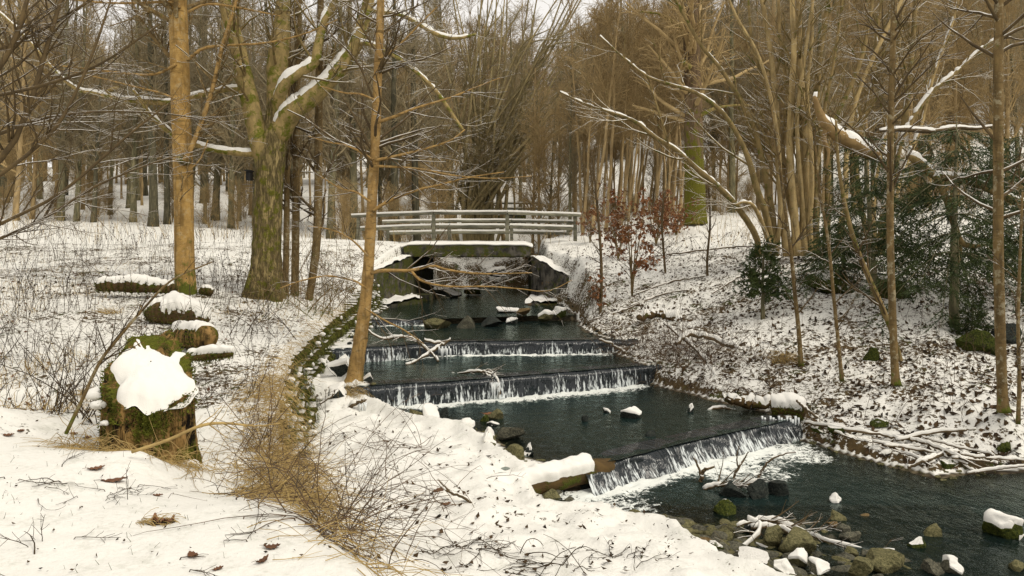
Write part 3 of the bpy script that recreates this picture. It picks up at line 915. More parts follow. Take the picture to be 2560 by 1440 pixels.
# ------------------------------------------------------------------ wooden railings: posts, flat top rail, middle rail, snow
def railing(rows, label, y_end_extra, top=.97, rail_w=.16, snow_t=.07):
    pts = [np.array(r, float) for r in rows]          # (x, y, z of the foot)
    t = thing('bridge_railing', label, 'railing', pts[1], 'wooden bridge railings')
    for p in pts:
        w = .065
        obj('post', box_geo(p[0] - w, p[0] + w, p[1] - .05, p[1] + .05, p[2] - .25, p[2] + top - .07, .012, .004, int(p[0] * 10) + 50, 5), MT['rail'], t)
    ext = [pts[0] + (pts[0] - pts[1]) * .09] + pts[1:-1] + [pts[-1] + (pts[-1] - pts[-2]) * .09]
    def bar(a, b, z, hw, hh, name, par, mat, over=0.0):
        a = np.array([a[0], a[1], a[2] + z]); b = np.array([b[0], b[1], b[2] + z])
        L = np.linalg.norm(b - a)
        g = box_geo(-L / 2 - over, L / 2 + over, -hw, hw, -hh, hh, min(hw, hh) * .5, .004 if mat is MT['rail'] else .012, int(a[0] * 7 + z * 31) + 99, 9)
        V, Q, T = g.arr()
        d = unit(b - a); n = unit(np.array([-d[1], d[0], 0])); up = np.cross(d, n)
        W = (a + b) / 2 + V[:, :1] * d + V[:, 1:2] * n + V[:, 2:] * up
        return obj(name, Geo().add(W, Q, T), mat, par)
    for i in range(len(pts) - 1):
        a, b = ext[i], ext[i + 1]
        r = bar(a, b, top - .042, rail_w / 2, .042, 'rail', t, MT['rail'], -.004)
        bar(a, b, top + snow_t / 2 + .002, rail_w / 2 - .01, snow_t / 2, 'snow_cap', r, MT['snow'])
        a2, b2 = pts[i], pts[i + 1]
        r = bar(a2 + np.array([.07, 0, 0]), b2 - np.array([.07, 0, 0]), top * .47, .055, .055, 'rail', t, MT['rail'])
        bar(a2 + np.array([.07, 0, 0]), b2 - np.array([.07, 0, 0]), top * .47 + .055 + snow_t / 2 + .002, .045, snow_t / 2, 'snow_cap', r, MT['snow'])
    return t
def rp(px, d, z): return ((px - 1280) / FOCAL * d, d, z)
railing([rp(896, 25.9, .64), rp(1084, 25.0, .69), rp(1268, 25.0, .69), rp(1438, 25.7, .66)], 'taller wooden railing along the near edge of the bridge deck', 0)
railing([rp(970, 30.4, .66), rp(1123, 29.9, .68), rp(1279, 29.9, .68), rp(1420, 30.4, .66)], 'wooden railing along the far edge of the bridge deck', 0)

# the second bridge further up the stream
b2 = thing('concrete_bridge', 'second smaller bridge glimpsed between the trunks further upstream', 'bridge', (-.8, 46, 1.4))
obj('slab', box_geo(-2.2, .9, 45.8, 48, 2.35, 2.85, .03, .02, 8, 8), MT['concrete_dark'], b2)
obj('abutment', box_geo(-2.6, -1.6, 45.9, 48, .3, 2.34, .03, .03, 9, 8), MT['concrete_dark'], b2)
obj('abutment', box_geo(.2, 1.3, 45.9, 48, .3, 2.34, .03, .03, 10, 8), MT['concrete_dark'], b2)
obj('deck_snow', box_geo(-2.25, .95, 45.75, 48, 2.853, 2.99, .05, .03, 11, 8), MT['snow'], b2)
railing([rp(1212, 45.9, 2.9), rp(1247, 45.9, 2.92), rp(1310, 45.9, 2.92), rp(1352, 45.9, 2.9)], 'distant snowy railing seen over the far railing of the bridge', 0, .72, .12, .07)

# ------------------------------------------------------------------ mossy retaining wall of stones
wy = np.linspace(6.3, 20.9, 400)
wxs = wall_x(wy)
ws = np.concatenate([[0], np.cumsum(np.hypot(np.diff(wxs), np.diff(wy)))])
rw = thing('retaining_wall', 'mossy stone retaining wall between the snowy upper bank and the stream', 'wall', (-2.9, 9.5, -2.0))
stone_variants = []
for k in range(7):
    V, Q, T = box_geo(-.5, .5, -.5, .5, -.5, .5, .16, .10, 300 + k, 6).arr()
    stone_variants.append(mesh_data('wall_stone', Geo().add(V, Q, T), MT['wallstone']))
r_ = np.random.default_rng(5)
org = ORG[rw.name]
tops = f_base(wxs - .15, wy)
moss_pts = []
for row in range(7):
    s = r_.uniform(0, .2)
    while s < ws[-1]:
        L = r_.uniform(.24, .5)
        i = min(int(np.searchsorted(ws, s + L / 2)), 398)
        x, y = wxs[i], wy[i]
        dv = unit(np.array([wxs[i + 1] - wxs[i], wy[i + 1] - wy[i]]))
        topz = tops[i] - .10
        hz = .17
        z = topz - hz * (row + .5)
        low = min(f_low(np.array([x + .6]), np.array([y]))[0], -1.25) - .22
        if z > low:
            out = .05 + .095 * row + r_.uniform(-.025, .03)
            nx, ny = dv[1], -dv[0]
            o = link('stone', stone_variants[r_.integers(7)], rw, np.array([x + nx * out, y + ny * out, z]) - org,
                     (r_.normal(0, .03), r_.normal(0, .03), math.atan2(dv[1], dv[0]) + r_.normal(0, .04)), (L * .97, .30, hz * .96))
            moss_pts.append((x + nx * (out + .15), y + ny * (out + .15), z, nx, ny, L))
        s += L
# hanging moss and grass tufts over the stones
mp = np.array(moss_pts)
m = 6000
q = mp[r_.integers(len(mp), size=m)]
t_ = r_.normal(0, .14, m)
cx = q[:, 0] + t_ * -q[:, 4] + q[:, 3] * .02
cy = q[:, 1] + t_ * q[:, 3] + q[:, 4] * .02
cz = q[:, 2] + r_.uniform(-.08, .10, m)
ln = r_.uniform(.03, .11, m); wd = r_.uniform(.008, .02, m)
nrm = np.stack([q[:, 3], q[:, 4], np.zeros(m)], 1); tg = np.stack([-q[:, 4], q[:, 3], np.zeros(m)], 1)
c0 = np.stack([cx, cy, cz], 1)
a = c0 - tg * wd[:, None]; b = c0 + tg * wd[:, None]
mid = c0 + nrm * (ln * .35)[:, None] + np.array([0, 0, -1]) * (ln * .35)[:, None] + tg * r_.normal(0, .01, m)[:, None]
tip = c0 + nrm * (ln * .40)[:, None] + np.array([0, 0, -1]) * ln[:, None]
Vm = np.stack([a, b, mid + tg * wd[:, None] * .8, mid - tg * wd[:, None] * .8, tip], 1).reshape(-1, 3)
ii = np.arange(m)[:, None] * 5
tag(obj('moss', Geo().add(Vm, ii + np.array([[0, 1, 2, 3]]), ii + np.array([[3, 2, 4]])), MT['moss'], rw), None, None, None, 'stuff')
# lumps of snow caught on ledges of the wall
g = Geo()
Vi, Ti = ICO[2]
for k in range(110):
    p = mp[r_.integers(len(mp))]
    sc = np.array([r_.uniform(.02, .07), r_.uniform(.02, .05), r_.uniform(.012, .04)])
    W = Vi * sc * (1 + .25 * fbm(Vi * 2 + k, k, 2))[:, None] + np.array([p[0] + p[3] * .03 + r_.normal(0, .08), p[1] + p[4] * .03 + r_.normal(0, .08), p[2] + r_.uniform(-.03, .1)])
    g.add(W, None, Ti)
tag(obj('snow_clump', g, MT['snow'], rw), None, None, None, 'stuff')
# ------------------------------------------------------------------ trees of the foreground
def limb_geo(lines, k=8, lump=0.0, seed=0):
    g = Geo()
    for pts, rad in lines:
        g.add(*tubes(pts[None], rad[None], k, True, lump, seed))
    return g
def stack_lines(lines, n=8):
    """lines of any length resampled to n points each, as parents for grow()"""
    A, B = [], []
    for pts, rad in lines:
        s = spline(np.column_stack([pts, rad]), n)
        A.append(s[:, :3]); B.append(np.maximum(s[:, 3], .0015))
    return np.array(A), np.array(B)
def twigs_from(A, B, levels):
    """successive grow() levels; returns one Geo"""
    g = Geo(); PA, PB = A, B
    for L in levels:
        k = L.pop('k', 3)
        keep = L.pop('chain', True)
        a, b = grow(PA, PB, **L)
        g.add(*tubes(a, b, k, False))
        if keep: PA, PB = a, b
    return g
def limb_snow(par, g, name='snow_cap', lines=None, **kw):
    if lines is not None:            # a finer tube along the same limb, so that the snow can be lumpy
        g = Geo()
        for pts, rad in lines:
            s = spline(np.column_stack([pts, rad]), max(24, int(np.linalg.norm(np.diff(pts, axis=0), axis=1).sum() / .035)))
            g.add(*tubes(s[None, :, :3], np.maximum(s[None, :, 3], .002), 14, True, .1, 5))
    V, Q, T = g.arr()
    c = snow_cap(V, Q, T, **kw)
    if c is not None: return tag(obj(name, c, MT['snow'], par), kind='stuff')
def foot(x, y): return np.array([x, y, gz(x, y)])

def flare(rad, pts, amount=.35, h=.5):
    z = pts[:, 2] - pts[0, 2]
    return rad * (1 + amount * np.exp(-z / h * 3))

# --- the smooth tan beech
d = 14.0
t = thing('beech_tree', 'smooth tan beech trunk with a mossy foot and knotted stub on the snowy meadow', 'tree', P(463, 738, d))
tr, rr = pxline([(463, 748, 26), (463, 700, 24.5), (461, 640, 23.5), (460, 560, 23), (459, 480, 23), (457, 400, 23.5), (453, 300, 23), (449, 150, 22.5), (444, 0, 21.5), (440, -200, 18), (432, -520, 12), (428, -900, 5)], d, 60)
obj('trunk', limb_geo([(tr, flare(rr, tr, .22, .5))], 20, .05, 3), MT['beech'], t)
kn = pxline([(448, 404, 12), (455, 400, 15), (466, 402, 13), (474, 396, 8)], d - .16, 8)
obj('knot', limb_geo([kn], 9, .25, 5), MT['maple'], t)
BL = [pxline([(462, 402, 7), (489, 345, 6), (529, 231, 5.5), (556, 116, 5), (591, 0, 4), (620, -150, 3)], d - .3, 14),
      pxline([(467, 151, 5), (511, 120, 4), (578, 113, 3), (667, 107, 2.5), (760, 85, 2), (844, 49, 1.3)], d - .3, 14),
      pxline([(440, 160, 4), (420, 172, 3.5), (380, 187, 3), (300, 182, 2.5), (200, 170, 2), (110, 160, 1.3)], d - .2, 12),
      pxline([(446, 250, 3), (400, 232, 2.5), (330, 215, 2), (230, 190, 1.5), (150, 172, 1)], d - .3, 12),
      pxline([(450, 20, 4), (420, 5, 3.5), (330, 8, 3), (250, 6, 2.5), (150, -5, 2)], d - .2, 10),
      pxline([(470, 30, 4), (520, 10, 3), (600, 20, 2.5), (700, 40, 1.5)], d - .3, 10),
      pxline([(447, 560, 3), (450, 490, 3.5), (470, 430, 3), (500, 400, 2.2), (520, 350, 1.5)], d - .25, 10)]
A, B = stack_lines(BL)
for l_ in BL: obj('branch', limb_geo([l_], 6), MT['alder'], t)
obj('crown', twigs_from(A, B, [dict(m=80, t0=.15, t1=1, L=.8, ang=42, n=5, wig=.12, up=.02, rr=.6, rmin=.0035), dict(m=200, t0=.2, t1=1, L=.35, ang=40, n=4, rmin=.003)]).addg(
    twigs_from(tr[30:][None][:, ::3], rr[30:][None][:, ::3], [dict(m=26, t0=.2, t1=1, L=2.2, ang=58, n=7, up=.06, rr=.3, rmin=.012, k=5), dict(m=200, t0=.2, t1=1, L=.8, ang=42, n=4, rmin=.005), dict(m=700, t0=.2, t1=1, L=.35, ang=40, n=3, rmin=.003)])), MT['sapling'], t)

# --- the big forked mossy maple
d = 14.6
t = thing('maple_tree', 'big forked mossy tree with snow lying along its curving limbs', 'tree', P(667, 745, d))
tk, rk = pxline([(667, 757, 50), (666, 715, 44), (666, 660, 40), (668, 560, 37.5), (672, 470, 37), (676, 410, 38), (683, 355, 37), (690, 310, 30), (695, 250, 26)], d, 46)
trunk = limb_geo([(tk, flare(rk * .92, tk, .08, .5))], 26, .12, 7)
for (ax, rad) in (((640, 735), 20), ((690, 740), 16), ((615, 728), 12)):      # root spurs
    trunk.add(*tubes(np.array([P(ax[0], ax[1] + 25, d - .35), P(ax[0] + (667 - ax[0]) * .3, ax[1] - 30, d - .22), P(ax[0] + (667 - ax[0]) * .6, ax[1] - 110, d - .05)])[None], np.array([[rad * 1.2, rad, rad * .6]]) * d / FOCAL, 9, True, .2, 4))
obj('trunk', trunk, MT['maple'], t)
ML = {'left': [(668, 420, 26), (655, 370, 27), (640, 320, 24), (624, 250, 22), (610, 190, 21), (598, 130, 19), (580, 70, 17), (560, 0, 15), (545, -120, 12), (520, -320, 6)],
      'mid': [(690, 340, 30), (695, 290, 29), (693, 220, 26), (695, 150, 26), (700, 108, 24), (705, 60, 20), (708, 0, 17), (712, -150, 13), (716, -420, 6)],
      'right': [(694, 345, 26), (715, 300, 28), (735, 275, 26), (768, 252, 24), (810, 215, 21), (850, 170, 19), (885, 120, 17.5), (905, 70, 16.5), (918, 20, 15), (930, -60, 12), (955, -280, 7)],
      'inner': [(697, 300, 17), (699, 260, 17), (702, 235, 15), (716, 204, 14), (750, 180, 13), (785, 157, 12.5), (795, 115, 11), (808, 60, 10), (835, 10, 9), (860, -60, 8), (880, -220, 5)]}
off = {'left': -.15, 'mid': .1, 'right': -.25, 'inner': -.45}
lines = []
for q, rows in ML.items():
    ln = pxline([(*r, d + off[q] * min(1, i / 2.5)) for i, r in enumerate(rows)], d, 40)
    lines.append(ln)
    gg = limb_geo([ln], 14, .13, 11)
    o = obj('limb', gg, MT['maple_limb'], t)
    if q in ('right', 'inner'): limb_snow(o, gg, lines=[ln], thick=.075, thr=.20, gap=.25, gscale=5, seed=4)
    else: limb_snow(o, gg, lines=[ln], thick=.06, thr=.50, gap=.3, gscale=5, seed=6)
LB = [[(650, 385, 9), (632, 384, 9), (600, 382, 9), (545, 376, 8), (490, 362, 7.5), (430, 335, 7), (385, 295, 6), (365, 270, 5), (345, 240, 4), (333, 225, 3)],
      [(618, 224, 7), (600, 222, 7), (575, 222, 6.5), (535, 230, 6.5), (480, 243, 7), (420, 256, 7.5), (370, 254, 7), (300, 247, 6.5), (240, 233, 5.5), (190, 222, 4.5), (140, 180, 3.5), (80, 110, 3), (20, 50, 2.5), (-40, 0, 2)],
      [(300, 247, 4), (270, 232, 5), (282, 222, 5), (296, 219, 3)],
      [(912, 28, 7), (935, 28, 6), (965, 33, 5.5), (1010, 40, 5), (1070, 75, 5), (1110, 92, 5), (1150, 95, 4), (1190, 85, 3)],
      [(900, 108, 6), (930, 112, 5), (970, 130, 5), (1010, 155, 5), (1050, 188, 5), (1090, 228, 5), (1120, 270, 5), (1145, 308, 4.5), (1158, 325, 3.5)]]
lowl = []
for i, rows in enumerate(LB):
    dd = [d - .1, d + .25, d + .25, d - .3, d - .4][i]
    ln = pxline(rows, dd, 30); lowl.append(ln)
    if i == 2: continue
    gg = limb_geo([ln] + ([pxline(LB[2], dd, 10)] if i == 1 else []), 9, .12, 21)
    o = obj('branch', gg, MT['maple_limb'], t)
    limb_snow(o, gg, lines=[ln], thick=.05, thr=.50, gap=[.25, .25, 0, .48, .5][i], gscale=7, seed=i)
A, B = stack_lines(lines + lowl)
obj('crown', twigs_from(A, B, [dict(m=110, t0=.3, t1=1, L=1.5, ang=48, n=6, wig=.16, up=.05, rr=.3, rmin=.007, rmax=.03, k=4), dict(m=420, t0=.2, t1=1, L=.7, ang=42, n=5, rmin=.0045), dict(m=900, t0=.2, t1=1, L=.3, ang=40, n=3, rmin=.003)]), MT['hazel'], t)
# nest box on the trunk
nb = thing('nest_box', 'small dark wooden nest box hung on the big mossy trunk', 'nest box', P(632, 452, d - .08))
obj('body', box_geo(*(P(627, 0, d)[0], P(638, 0, d)[0]), d - .28, d - .12, P(0, 454, d)[2], P(0, 432, d)[2], .006, 0, 1, 4), MT['box'], nb)
obj('roof', box_geo(*(P(625, 0, d)[0], P(640, 0, d)[0]), d - .32, d - .10, P(0, 432, d)[2] + .002, P(0, 429, d)[2], .004, 0, 1, 4), MT['box'], nb)

# --- the slender leaning alder at the water's edge
d = 10.2
t = thing('alder_tree', 'slender striped tan tree leaning out from the water edge beside the middle weir', 'tree', P(888, 975, d))
ta, ra = pxline([(880, 985, 27), (886, 950, 22), (893, 900, 18), (901, 850, 17), (908, 800, 15.5), (917, 720, 14), (924, 620, 13), (930, 500, 12.5), (936, 400, 12), (942, 250, 11), (948, 120, 10), (952, 0, 9), (958, -200, 6.5), (964, -480, 3)], d, 60)
for i in range(4, 56, 5): ra[i] *= 1.10            # swollen branch collars
trunkA = limb_geo([(ta, ra)], 14, .04, 5)
for ax in ((862, 985), (905, 985), (880, 995)):
    trunkA.add(*tubes(np.array([P(ax[0], ax[1] + 8, d - .12), P(884, 955, d), P(890, 915, d)])[None], np.array([[10, 11, 7]]) * d / FOCAL, 8, True, .2, 2))
obj('trunk', trunkA, MT['alder'], t)
AL = [pxline(r, d - .12, 16) for r in (
    [(926, 684, 5), (945, 678, 5), (978, 676, 4.5), (1030, 676, 4), (1079, 664, 3.5), (1120, 675, 3), (1190, 684, 2.5), (1260, 684, 2), (1330, 682, 1.3)],
    [(1028, 676, 3.5), (1050, 700, 3), (1090, 712, 2.5), (1140, 717, 2.3), (1220, 716, 2), (1300, 722, 1.5), (1370, 728, 1.2), (1430, 700, .9)],
    [(931, 530, 5), (950, 515, 4.5), (993, 493, 4), (1050, 473, 3.2), (1100, 462, 2.5), (1170, 444, 1.8), (1260, 430, 1.2)],
    [(936, 402, 4.5), (990, 390, 3.8), (1060, 373, 3), (1126, 351, 2.2), (1162, 324, 1.6)],
    [(936, 415, 3.5), (1000, 418, 3), (1060, 424, 2.5), (1130, 438, 2), (1230, 446, 1.3), (1330, 440, 1)],
    [(940, 307, 4.5), (990, 290, 4), (1037, 271, 3.3), (1126, 244, 2.5), (1180, 222, 2), (1250, 195, 1.3)],
    [(932, 400, 3.5), (905, 382, 3), (865, 363, 2.5), (820, 355, 1.8), (770, 340, 1)],
    [(938, 250, 3), (900, 235, 2.5), (860, 232, 2), (800, 215, 1.3)],
    [(926, 505, 3), (890, 480, 2.5), (850, 470, 2), (800, 440, 1.3)],
    [(945, 150, 3.5), (990, 120, 3), (1050, 60, 2.2), (1100, 10, 1.5)],
    [(915, 720, 3), (880, 700, 2.6), (820, 690, 2.2), (760, 700, 1.7), (700, 720, 1.2)],
    [(920, 640, 2.6), (880, 600, 2.2), (830, 575, 1.8), (770, 565, 1.2)],
    [(912, 770, 2.4), (960, 800, 2.2), (1010, 825, 1.8), (1060, 860, 1.2)])]
for l_ in AL: obj('branch', limb_geo([l_], 6), MT['alder'], t)
A, B = stack_lines(AL)
obj('crown', twigs_from(A, B, [dict(m=130, t0=.1, t1=1, L=.85, ang=40, n=5, wig=.12, up=.03, rr=.6, rmin=.003, taper=True), dict(m=330, t0=.2, t1=1, L=.35, ang=40, n=4, rmin=.0026)]).addg(
    twigs_from(ta[34:][None][:, ::2], ra[34:][None][:, ::2], [dict(m=30, t0=.05, t1=1, L=1.3, ang=60, n=6, up=.02, rr=.35, rmin=.006, k=4), dict(m=150, t0=.15, t1=1, L=.6, ang=42, n=5, rmin=.003), dict(m=330, t0=.2, t1=1, L=.25, ang=40, n=3, rmin=.0025)])), MT['twig'], t)

def slim_tree(rows, d, label, bark='sapling', k=9, crown=(26, 120, 300), L=1.0, name='young_tree', cat='tree', group=None, crown_from=.25, ang=45, up=.05, cm='twig', lump=.05):
    """a slender tree given by its trunk line, with a crown of fine side branches"""
    tr, rr = pxline(rows, d, 36)
    b = tr[0].copy()
    t = thing(name, label, cat, b, group)
    rr = flare(rr, tr, .2, .3)
    obj('trunk', limb_geo([(tr, rr)], k, lump, int(abs(rows[0][0]))), MT[bark], t)
    i0 = int(36 * crown_from)
    lv = [dict(m=crown[0], t0=.0, t1=1, L=L, ang=ang, n=6, up=up, rr=.45, rmin=.006, k=4), dict(m=crown[1], t0=.15, t1=1, L=L * .5, ang=40, n=4, rmin=.0035)]
    if crown[2]: lv.append(dict(m=crown[2], t0=.2, t1=1, L=L * .24, ang=40, n=3, rmin=.0028))
    obj('crown', twigs_from(tr[i0:][None][:, ::2], rr[i0:][None][:, ::2], lv), MT[cm], t)
    return t
# three young trees beside the maple
G3 = 'young trees beside the maple'
slim_tree([(713, 742, 8), (716, 600, 7.5), (718, 430, 7), (720, 200, 6.5), (724, 0, 5.5), (730, -250, 3)], 15.2, 'thinnest of the young trees, close against the big mossy trunk', group=G3)
slim_tree([(737, 742, 10), (739, 600, 9.5), (740, 450, 9), (742, 250, 8.5), (746, 0, 7.5), (750, -300, 4)], 15.4, 'straight young tree, middle one of the three beside the big mossy trunk', group=G3)
slim_tree([(770, 760, 9), (782, 690, 10), (792, 600, 10.5), (796, 480, 10.5), (797, 300, 10), (800, 100, 9), (804, -100, 7), (810, -350, 4)], 15.0, 'young tree with a bent foot, furthest from the big mossy trunk and nearest the wall', group=G3)
# --- old tree across the stream, by the path
d = 26.0
t = thing('old_tree', 'tall old tree with thick yellow-green moss on its foot and pinkish bark above', 'tree', P(1737, 557, d))
to, ro = pxline([(1738, 562, 32), (1738, 530, 27), (1737, 470, 25), (1735, 400, 24), (1734, 300, 22.5), (1732, 200, 21), (1728, 60, 19.5), (1725, -100, 17), (1722, -400, 12), (1720, -700, 5)], d, 50)
obj('trunk', limb_geo([(to, ro)], 18, .10, 9), MT['oldtree'], t)
for l_ in ([pxline([(1728, 170, 8), (1712, 160, 8), (1706, 150, 6)], d - .3, 6), pxline([(1750, 290, 6), (1790, 270, 4), (1850, 262, 2), (1880, 264, 1.4)], d - .2, 8), pxline([(1722, 90, 6), (1690, 60, 5), (1650, 35, 3), (1600, 30, 2)], d, 8)]): obj('branch', limb_geo([l_], 7, .2, 3), MT['maple_limb'], t)
obj('crown', twigs_from(to[18:][None][:, ::2], ro[18:][None][:, ::2], [dict(m=34, t0=.1, t1=1, L=3.2, ang=55, n=7, up=.06, rr=.3, rmin=.018, k=5), dict(m=260, t0=.15, t1=1, L=1.3, ang=42, n=5, rmin=.008), dict(m=1100, t0=.2, t1=1, L=.6, ang=40, n=4, rmin=.005)]), MT['crown_brown'], t)

# --- hazel clump
def clump(name, label, cat, stems, d, bark, levels, thin=.72, snow=None, group=None, k=8, cm='hazel'):
    lines = [pxline([(*r, d + dd * min(1, i / 3)) for i, r in enumerate(rows)], d, 26, thin) for rows, dd in stems]
    b = np.mean([l[0][0] for l in lines], axis=0)
    t = thing(name, label, cat, b, group)
    for q_, ln in enumerate(lines):
        g = limb_geo([ln], k, .08, int(ln[0][0, 0] * 10) % 97)
        o = obj('stem', g, MT['hazel_pale' if bark == 'hazel' and q_ % 5 in (3, 4, 0) and q_ > 1 else bark], t)
        if snow: limb_snow(o, g, lines=[ln], **snow)
    A, B = stack_lines(lines)
    obj('crown', twigs_from(A, B, levels), MT[cm], t)
    return t
HZ = [([(1975, 640, 11), (1930, 590, 11), (1860, 520, 11), (1790, 462, 10), (1740, 420, 9.5), (1690, 375, 8.5), (1640, 345, 8), (1590, 305, 7), (1540, 285, 5), (1470, 262, 3), (1400, 230, 2)], -.5),
      ([(1980, 640, 13), (1940, 540, 12), (1900, 470, 11), (1872, 400, 10), (1840, 330, 8.5), (1800, 275, 8), (1740, 232, 7), (1690, 215, 6), (1620, 192, 5), (1560, 145, 3.5), (1500, 90, 2)], -.2),
      ([(1985, 640, 12), (1955, 540, 11), (1920, 430, 10), (1885, 320, 9), (1845, 240, 8), (1800, 170, 7), (1750, 110, 6.5), (1700, 20, 6), (1650, -60, 4)], .1),
      ([(1988, 640, 15), (1966, 520, 14), (1950, 400, 12), (1940, 260, 10.5), (1925, 120, 9), (1905, 0, 8), (1880, -150, 5)], .2),
      ([(1995, 640, 15), (1985, 520, 14.5), (1975, 380, 13), (1978, 250, 11), (1985, 120, 10), (1980, 0, 9), (1975, -200, 5)], -.1),
      ([(2005, 640, 18), (2010, 520, 17), (2012, 400, 16), (2008, 280, 14), (1998, 150, 12), (1998, 0, 10), (2005, -200, 5)], .1),
      ([(2015, 640, 16), (2030, 520, 15), (2040, 400, 13), (2040, 280, 12), (2048, 150, 10), (2072, 0, 8), (2095, -150, 5)], .3),
      ([(2022, 640, 13), (2050, 520, 12), (2062, 420, 11), (2072, 330, 10), (2115, 240, 9), (2155, 140, 8), (2182, 0, 6), (2200, -120, 4)], 0.0),
      ([(2028, 640, 12), (2080, 500, 11), (2105, 380, 9), (2140, 250, 8), (2190, 130, 7), (2255, 0, 6), (2300, -80, 4)], .4),
      ([(1990, 640, 8), (1975, 500, 8), (1950, 320, 7), (1900, 150, 6), (1840, 40, 5), (1800, -60, 4)], -.4),
      ([(2000, 640, 9), (1995, 470, 8), (1990, 300, 7), (2015, 120, 6), (2040, -50, 5)], -.4),
      ([(2010, 640, 7), (2020, 480, 7), (2050, 300, 6), (2085, 150, 5), (2110, -20, 4)], -.5),
      ([(2012, 640, 8), (2005, 500, 8), (1962, 380, 7), (1930, 250, 6), (1885, 130, 5), (1870, 0, 4)], .5),
      ([(1982, 640, 9), (1930, 560, 8), (1892, 515, 6.5), (1860, 505, 5.5), (1840, 512, 4)], -.55),
      ([(2020, 640, 10), (2020, 560, 9.5), (2028, 460, 9), (2026, 340, 8), (2018, 230, 7), (2030, 90, 6), (2030, -60, 4)], -.3),
      ([(1996, 640, 10), (1988, 560, 9.5), (1962, 450, 9), (1958, 340, 8), (1968, 230, 7), (1950, 90, 6), (1945, -60, 4)], .35)]
HZ = [([(r[0] + (rows[min(4, len(rows) - 1)][0] - 1990) * f, *r[1:]) for r, f in zip(rows, [.32, .16, .06] + [0] * 20)], dd) for rows, dd in HZ]
clump('hazel_clump', 'many stemmed mossy hazel clump fanning out over the bank, snow along its leaning stems', 'tree', HZ, 16.2, 'hazel',
      [dict(m=130, t0=.25, t1=1, L=1.9, ang=38, n=7, up=.05, rr=.5, rmin=.007, rmax=.03, k=4), dict(m=520, t0=.1, t1=1, L=.9, ang=40, n=5, rmin=.0045), dict(m=1500, t0=.15, t1=1, L=.4, ang=40, n=4, rmin=.0032)],
      snow=dict(thick=.035, thr=.50, gap=.52, gscale=7, seed=2))
HB = [([(2180, 640, 10), (2150, 500, 10), (2140, 380, 9), (2165, 280, 8.5), (2188, 180, 8), (2192, 80, 7), (2205, 0, 6), (2215, -150, 4)], .2),
      ([(2195, 640, 12), (2215, 500, 12), (2240, 400, 11), (2262, 290, 10), (2275, 180, 9), (2285, 60, 8), (2295, -80, 6)], 0),
      ([(2200, 640, 9), (2230, 480, 9), (2255, 350, 8.5), (2320, 240, 8), (2390, 180, 6), (2450, 125, 5), (2500, 90, 3)], -.3),
      ([(2190, 640, 8), (2185, 480, 8), (2215, 330, 7.5), (2235, 200, 7), (2250, 90, 6), (2265, -40, 4)], .3),
      ([(2205, 640, 8), (2250, 450, 8), (2300, 320, 7), (2330, 200, 6), (2380, 60, 5), (2410, -60, 3)], .2)]
clump('hazel_clump', 'smaller snow-dusted clump of steep stems rising behind the dark spruce boughs', 'tree', HB, 17.4, 'hazel',
      [dict(m=60, t0=.25, t1=1, L=1.7, ang=38, n=6, up=.04, rr=.5, rmin=.007, k=4), dict(m=260, t0=.1, t1=1, L=.9, ang=40, n=5, rmin=.0045), dict(m=800, t0=.15, t1=1, L=.4, ang=40, n=4, rmin=.0032)],
      snow=dict(thick=.05, thr=.12, gap=.48, gscale=8, seed=9))

# --- saplings on the bank across the stream
slim_tree([(2241, 962, 11), (2238, 930, 9.5), (2232, 800, 9), (2226, 600, 8.5), (2226, 400, 8), (2230, 200, 7.5), (2236, 0, 7), (2244, -250, 4)], 9.6, 'straight olive-brown sapling in front of the spruces with a mossy foot', 'sapling', crown=(24, 90, 220), L=1.1, name='sapling', group='saplings on the far bank', crown_from=.45)
slim_tree([(2510, 1030, 14), (2506, 980, 12), (2500, 800, 12), (2496, 600, 11.5), (2496, 400, 11.5), (2496, 200, 11), (2498, 0, 10), (2502, -250, 7), (2506, -500, 3)], 8.3, 'thickest sapling on the far bank, olive brown with a mossy foot', 'sapling', crown=(22, 100, 260), L=1.3, name='sapling', group='saplings on the far bank', crown_from=.40, ang=55, up=.02)
slim_tree([(2003, 915, 6), (1998, 840, 5.5), (1988, 740, 5), (1976, 620, 4.5), (1960, 500, 4), (1945, 380, 3.3), (1925, 250, 2)], 11.0, 'thin sapling leaning in front of the hazel clump', 'sapling', 7, (16, 60, 100), .7, 'sapling', group='saplings on the far bank')
slim_tree([(2105, 952, 5), (2098, 880, 4.5), (2086, 760, 4.2), (2070, 600, 3.8), (2050, 480, 3.2), (2035, 330, 2)], 10.2, 'very thin dark sapling between the hazel clump and the straight olive-brown sapling', 'sapling', 7, (14, 50, 90), .6, 'sapling', group='saplings on the far bank')
slim_tree([(2545, 1060, 5), (2548, 940, 4.5), (2545, 800, 4), (2550, 640, 3.5), (2556, 480, 2.5)], 8.0, 'whip-thin sapling beside the thickest sapling of the far bank', 'sapling', 7, (14, 50, 90), .5, 'sapling', group='saplings on the far bank')
slim_tree([(2260, 935, 6), (2240, 860, 6), (2210, 780, 7), (2170, 690, 7), (2135, 600, 6), (2110, 500, 5), (2095, 400, 4), (2090, 300, 3)], 10.6, 'crooked sapling leaning behind the straight olive-brown sapling, snow on its bend', 'hazel', 8, (16, 60, 120), .8, 'sapling', group='saplings on the far bank')
slim_tree([(1500, 800, 4), (1504, 700, 4), (1500, 600, 3.6), (1490, 480, 3), (1480, 380, 2)], 16.0, 'thin bare sapling standing near the wing wall', 'twig', 6, (18, 60, 90), .5, 'sapling')
slim_tree([(1665, 700, 3), (1660, 640, 3), (1655, 560, 2.6), (1660, 480, 1.8)], 18.0, 'short bare sapling on the slope below the mossy old tree', 'twig', 6, (14, 40, 60), .45, 'sapling')
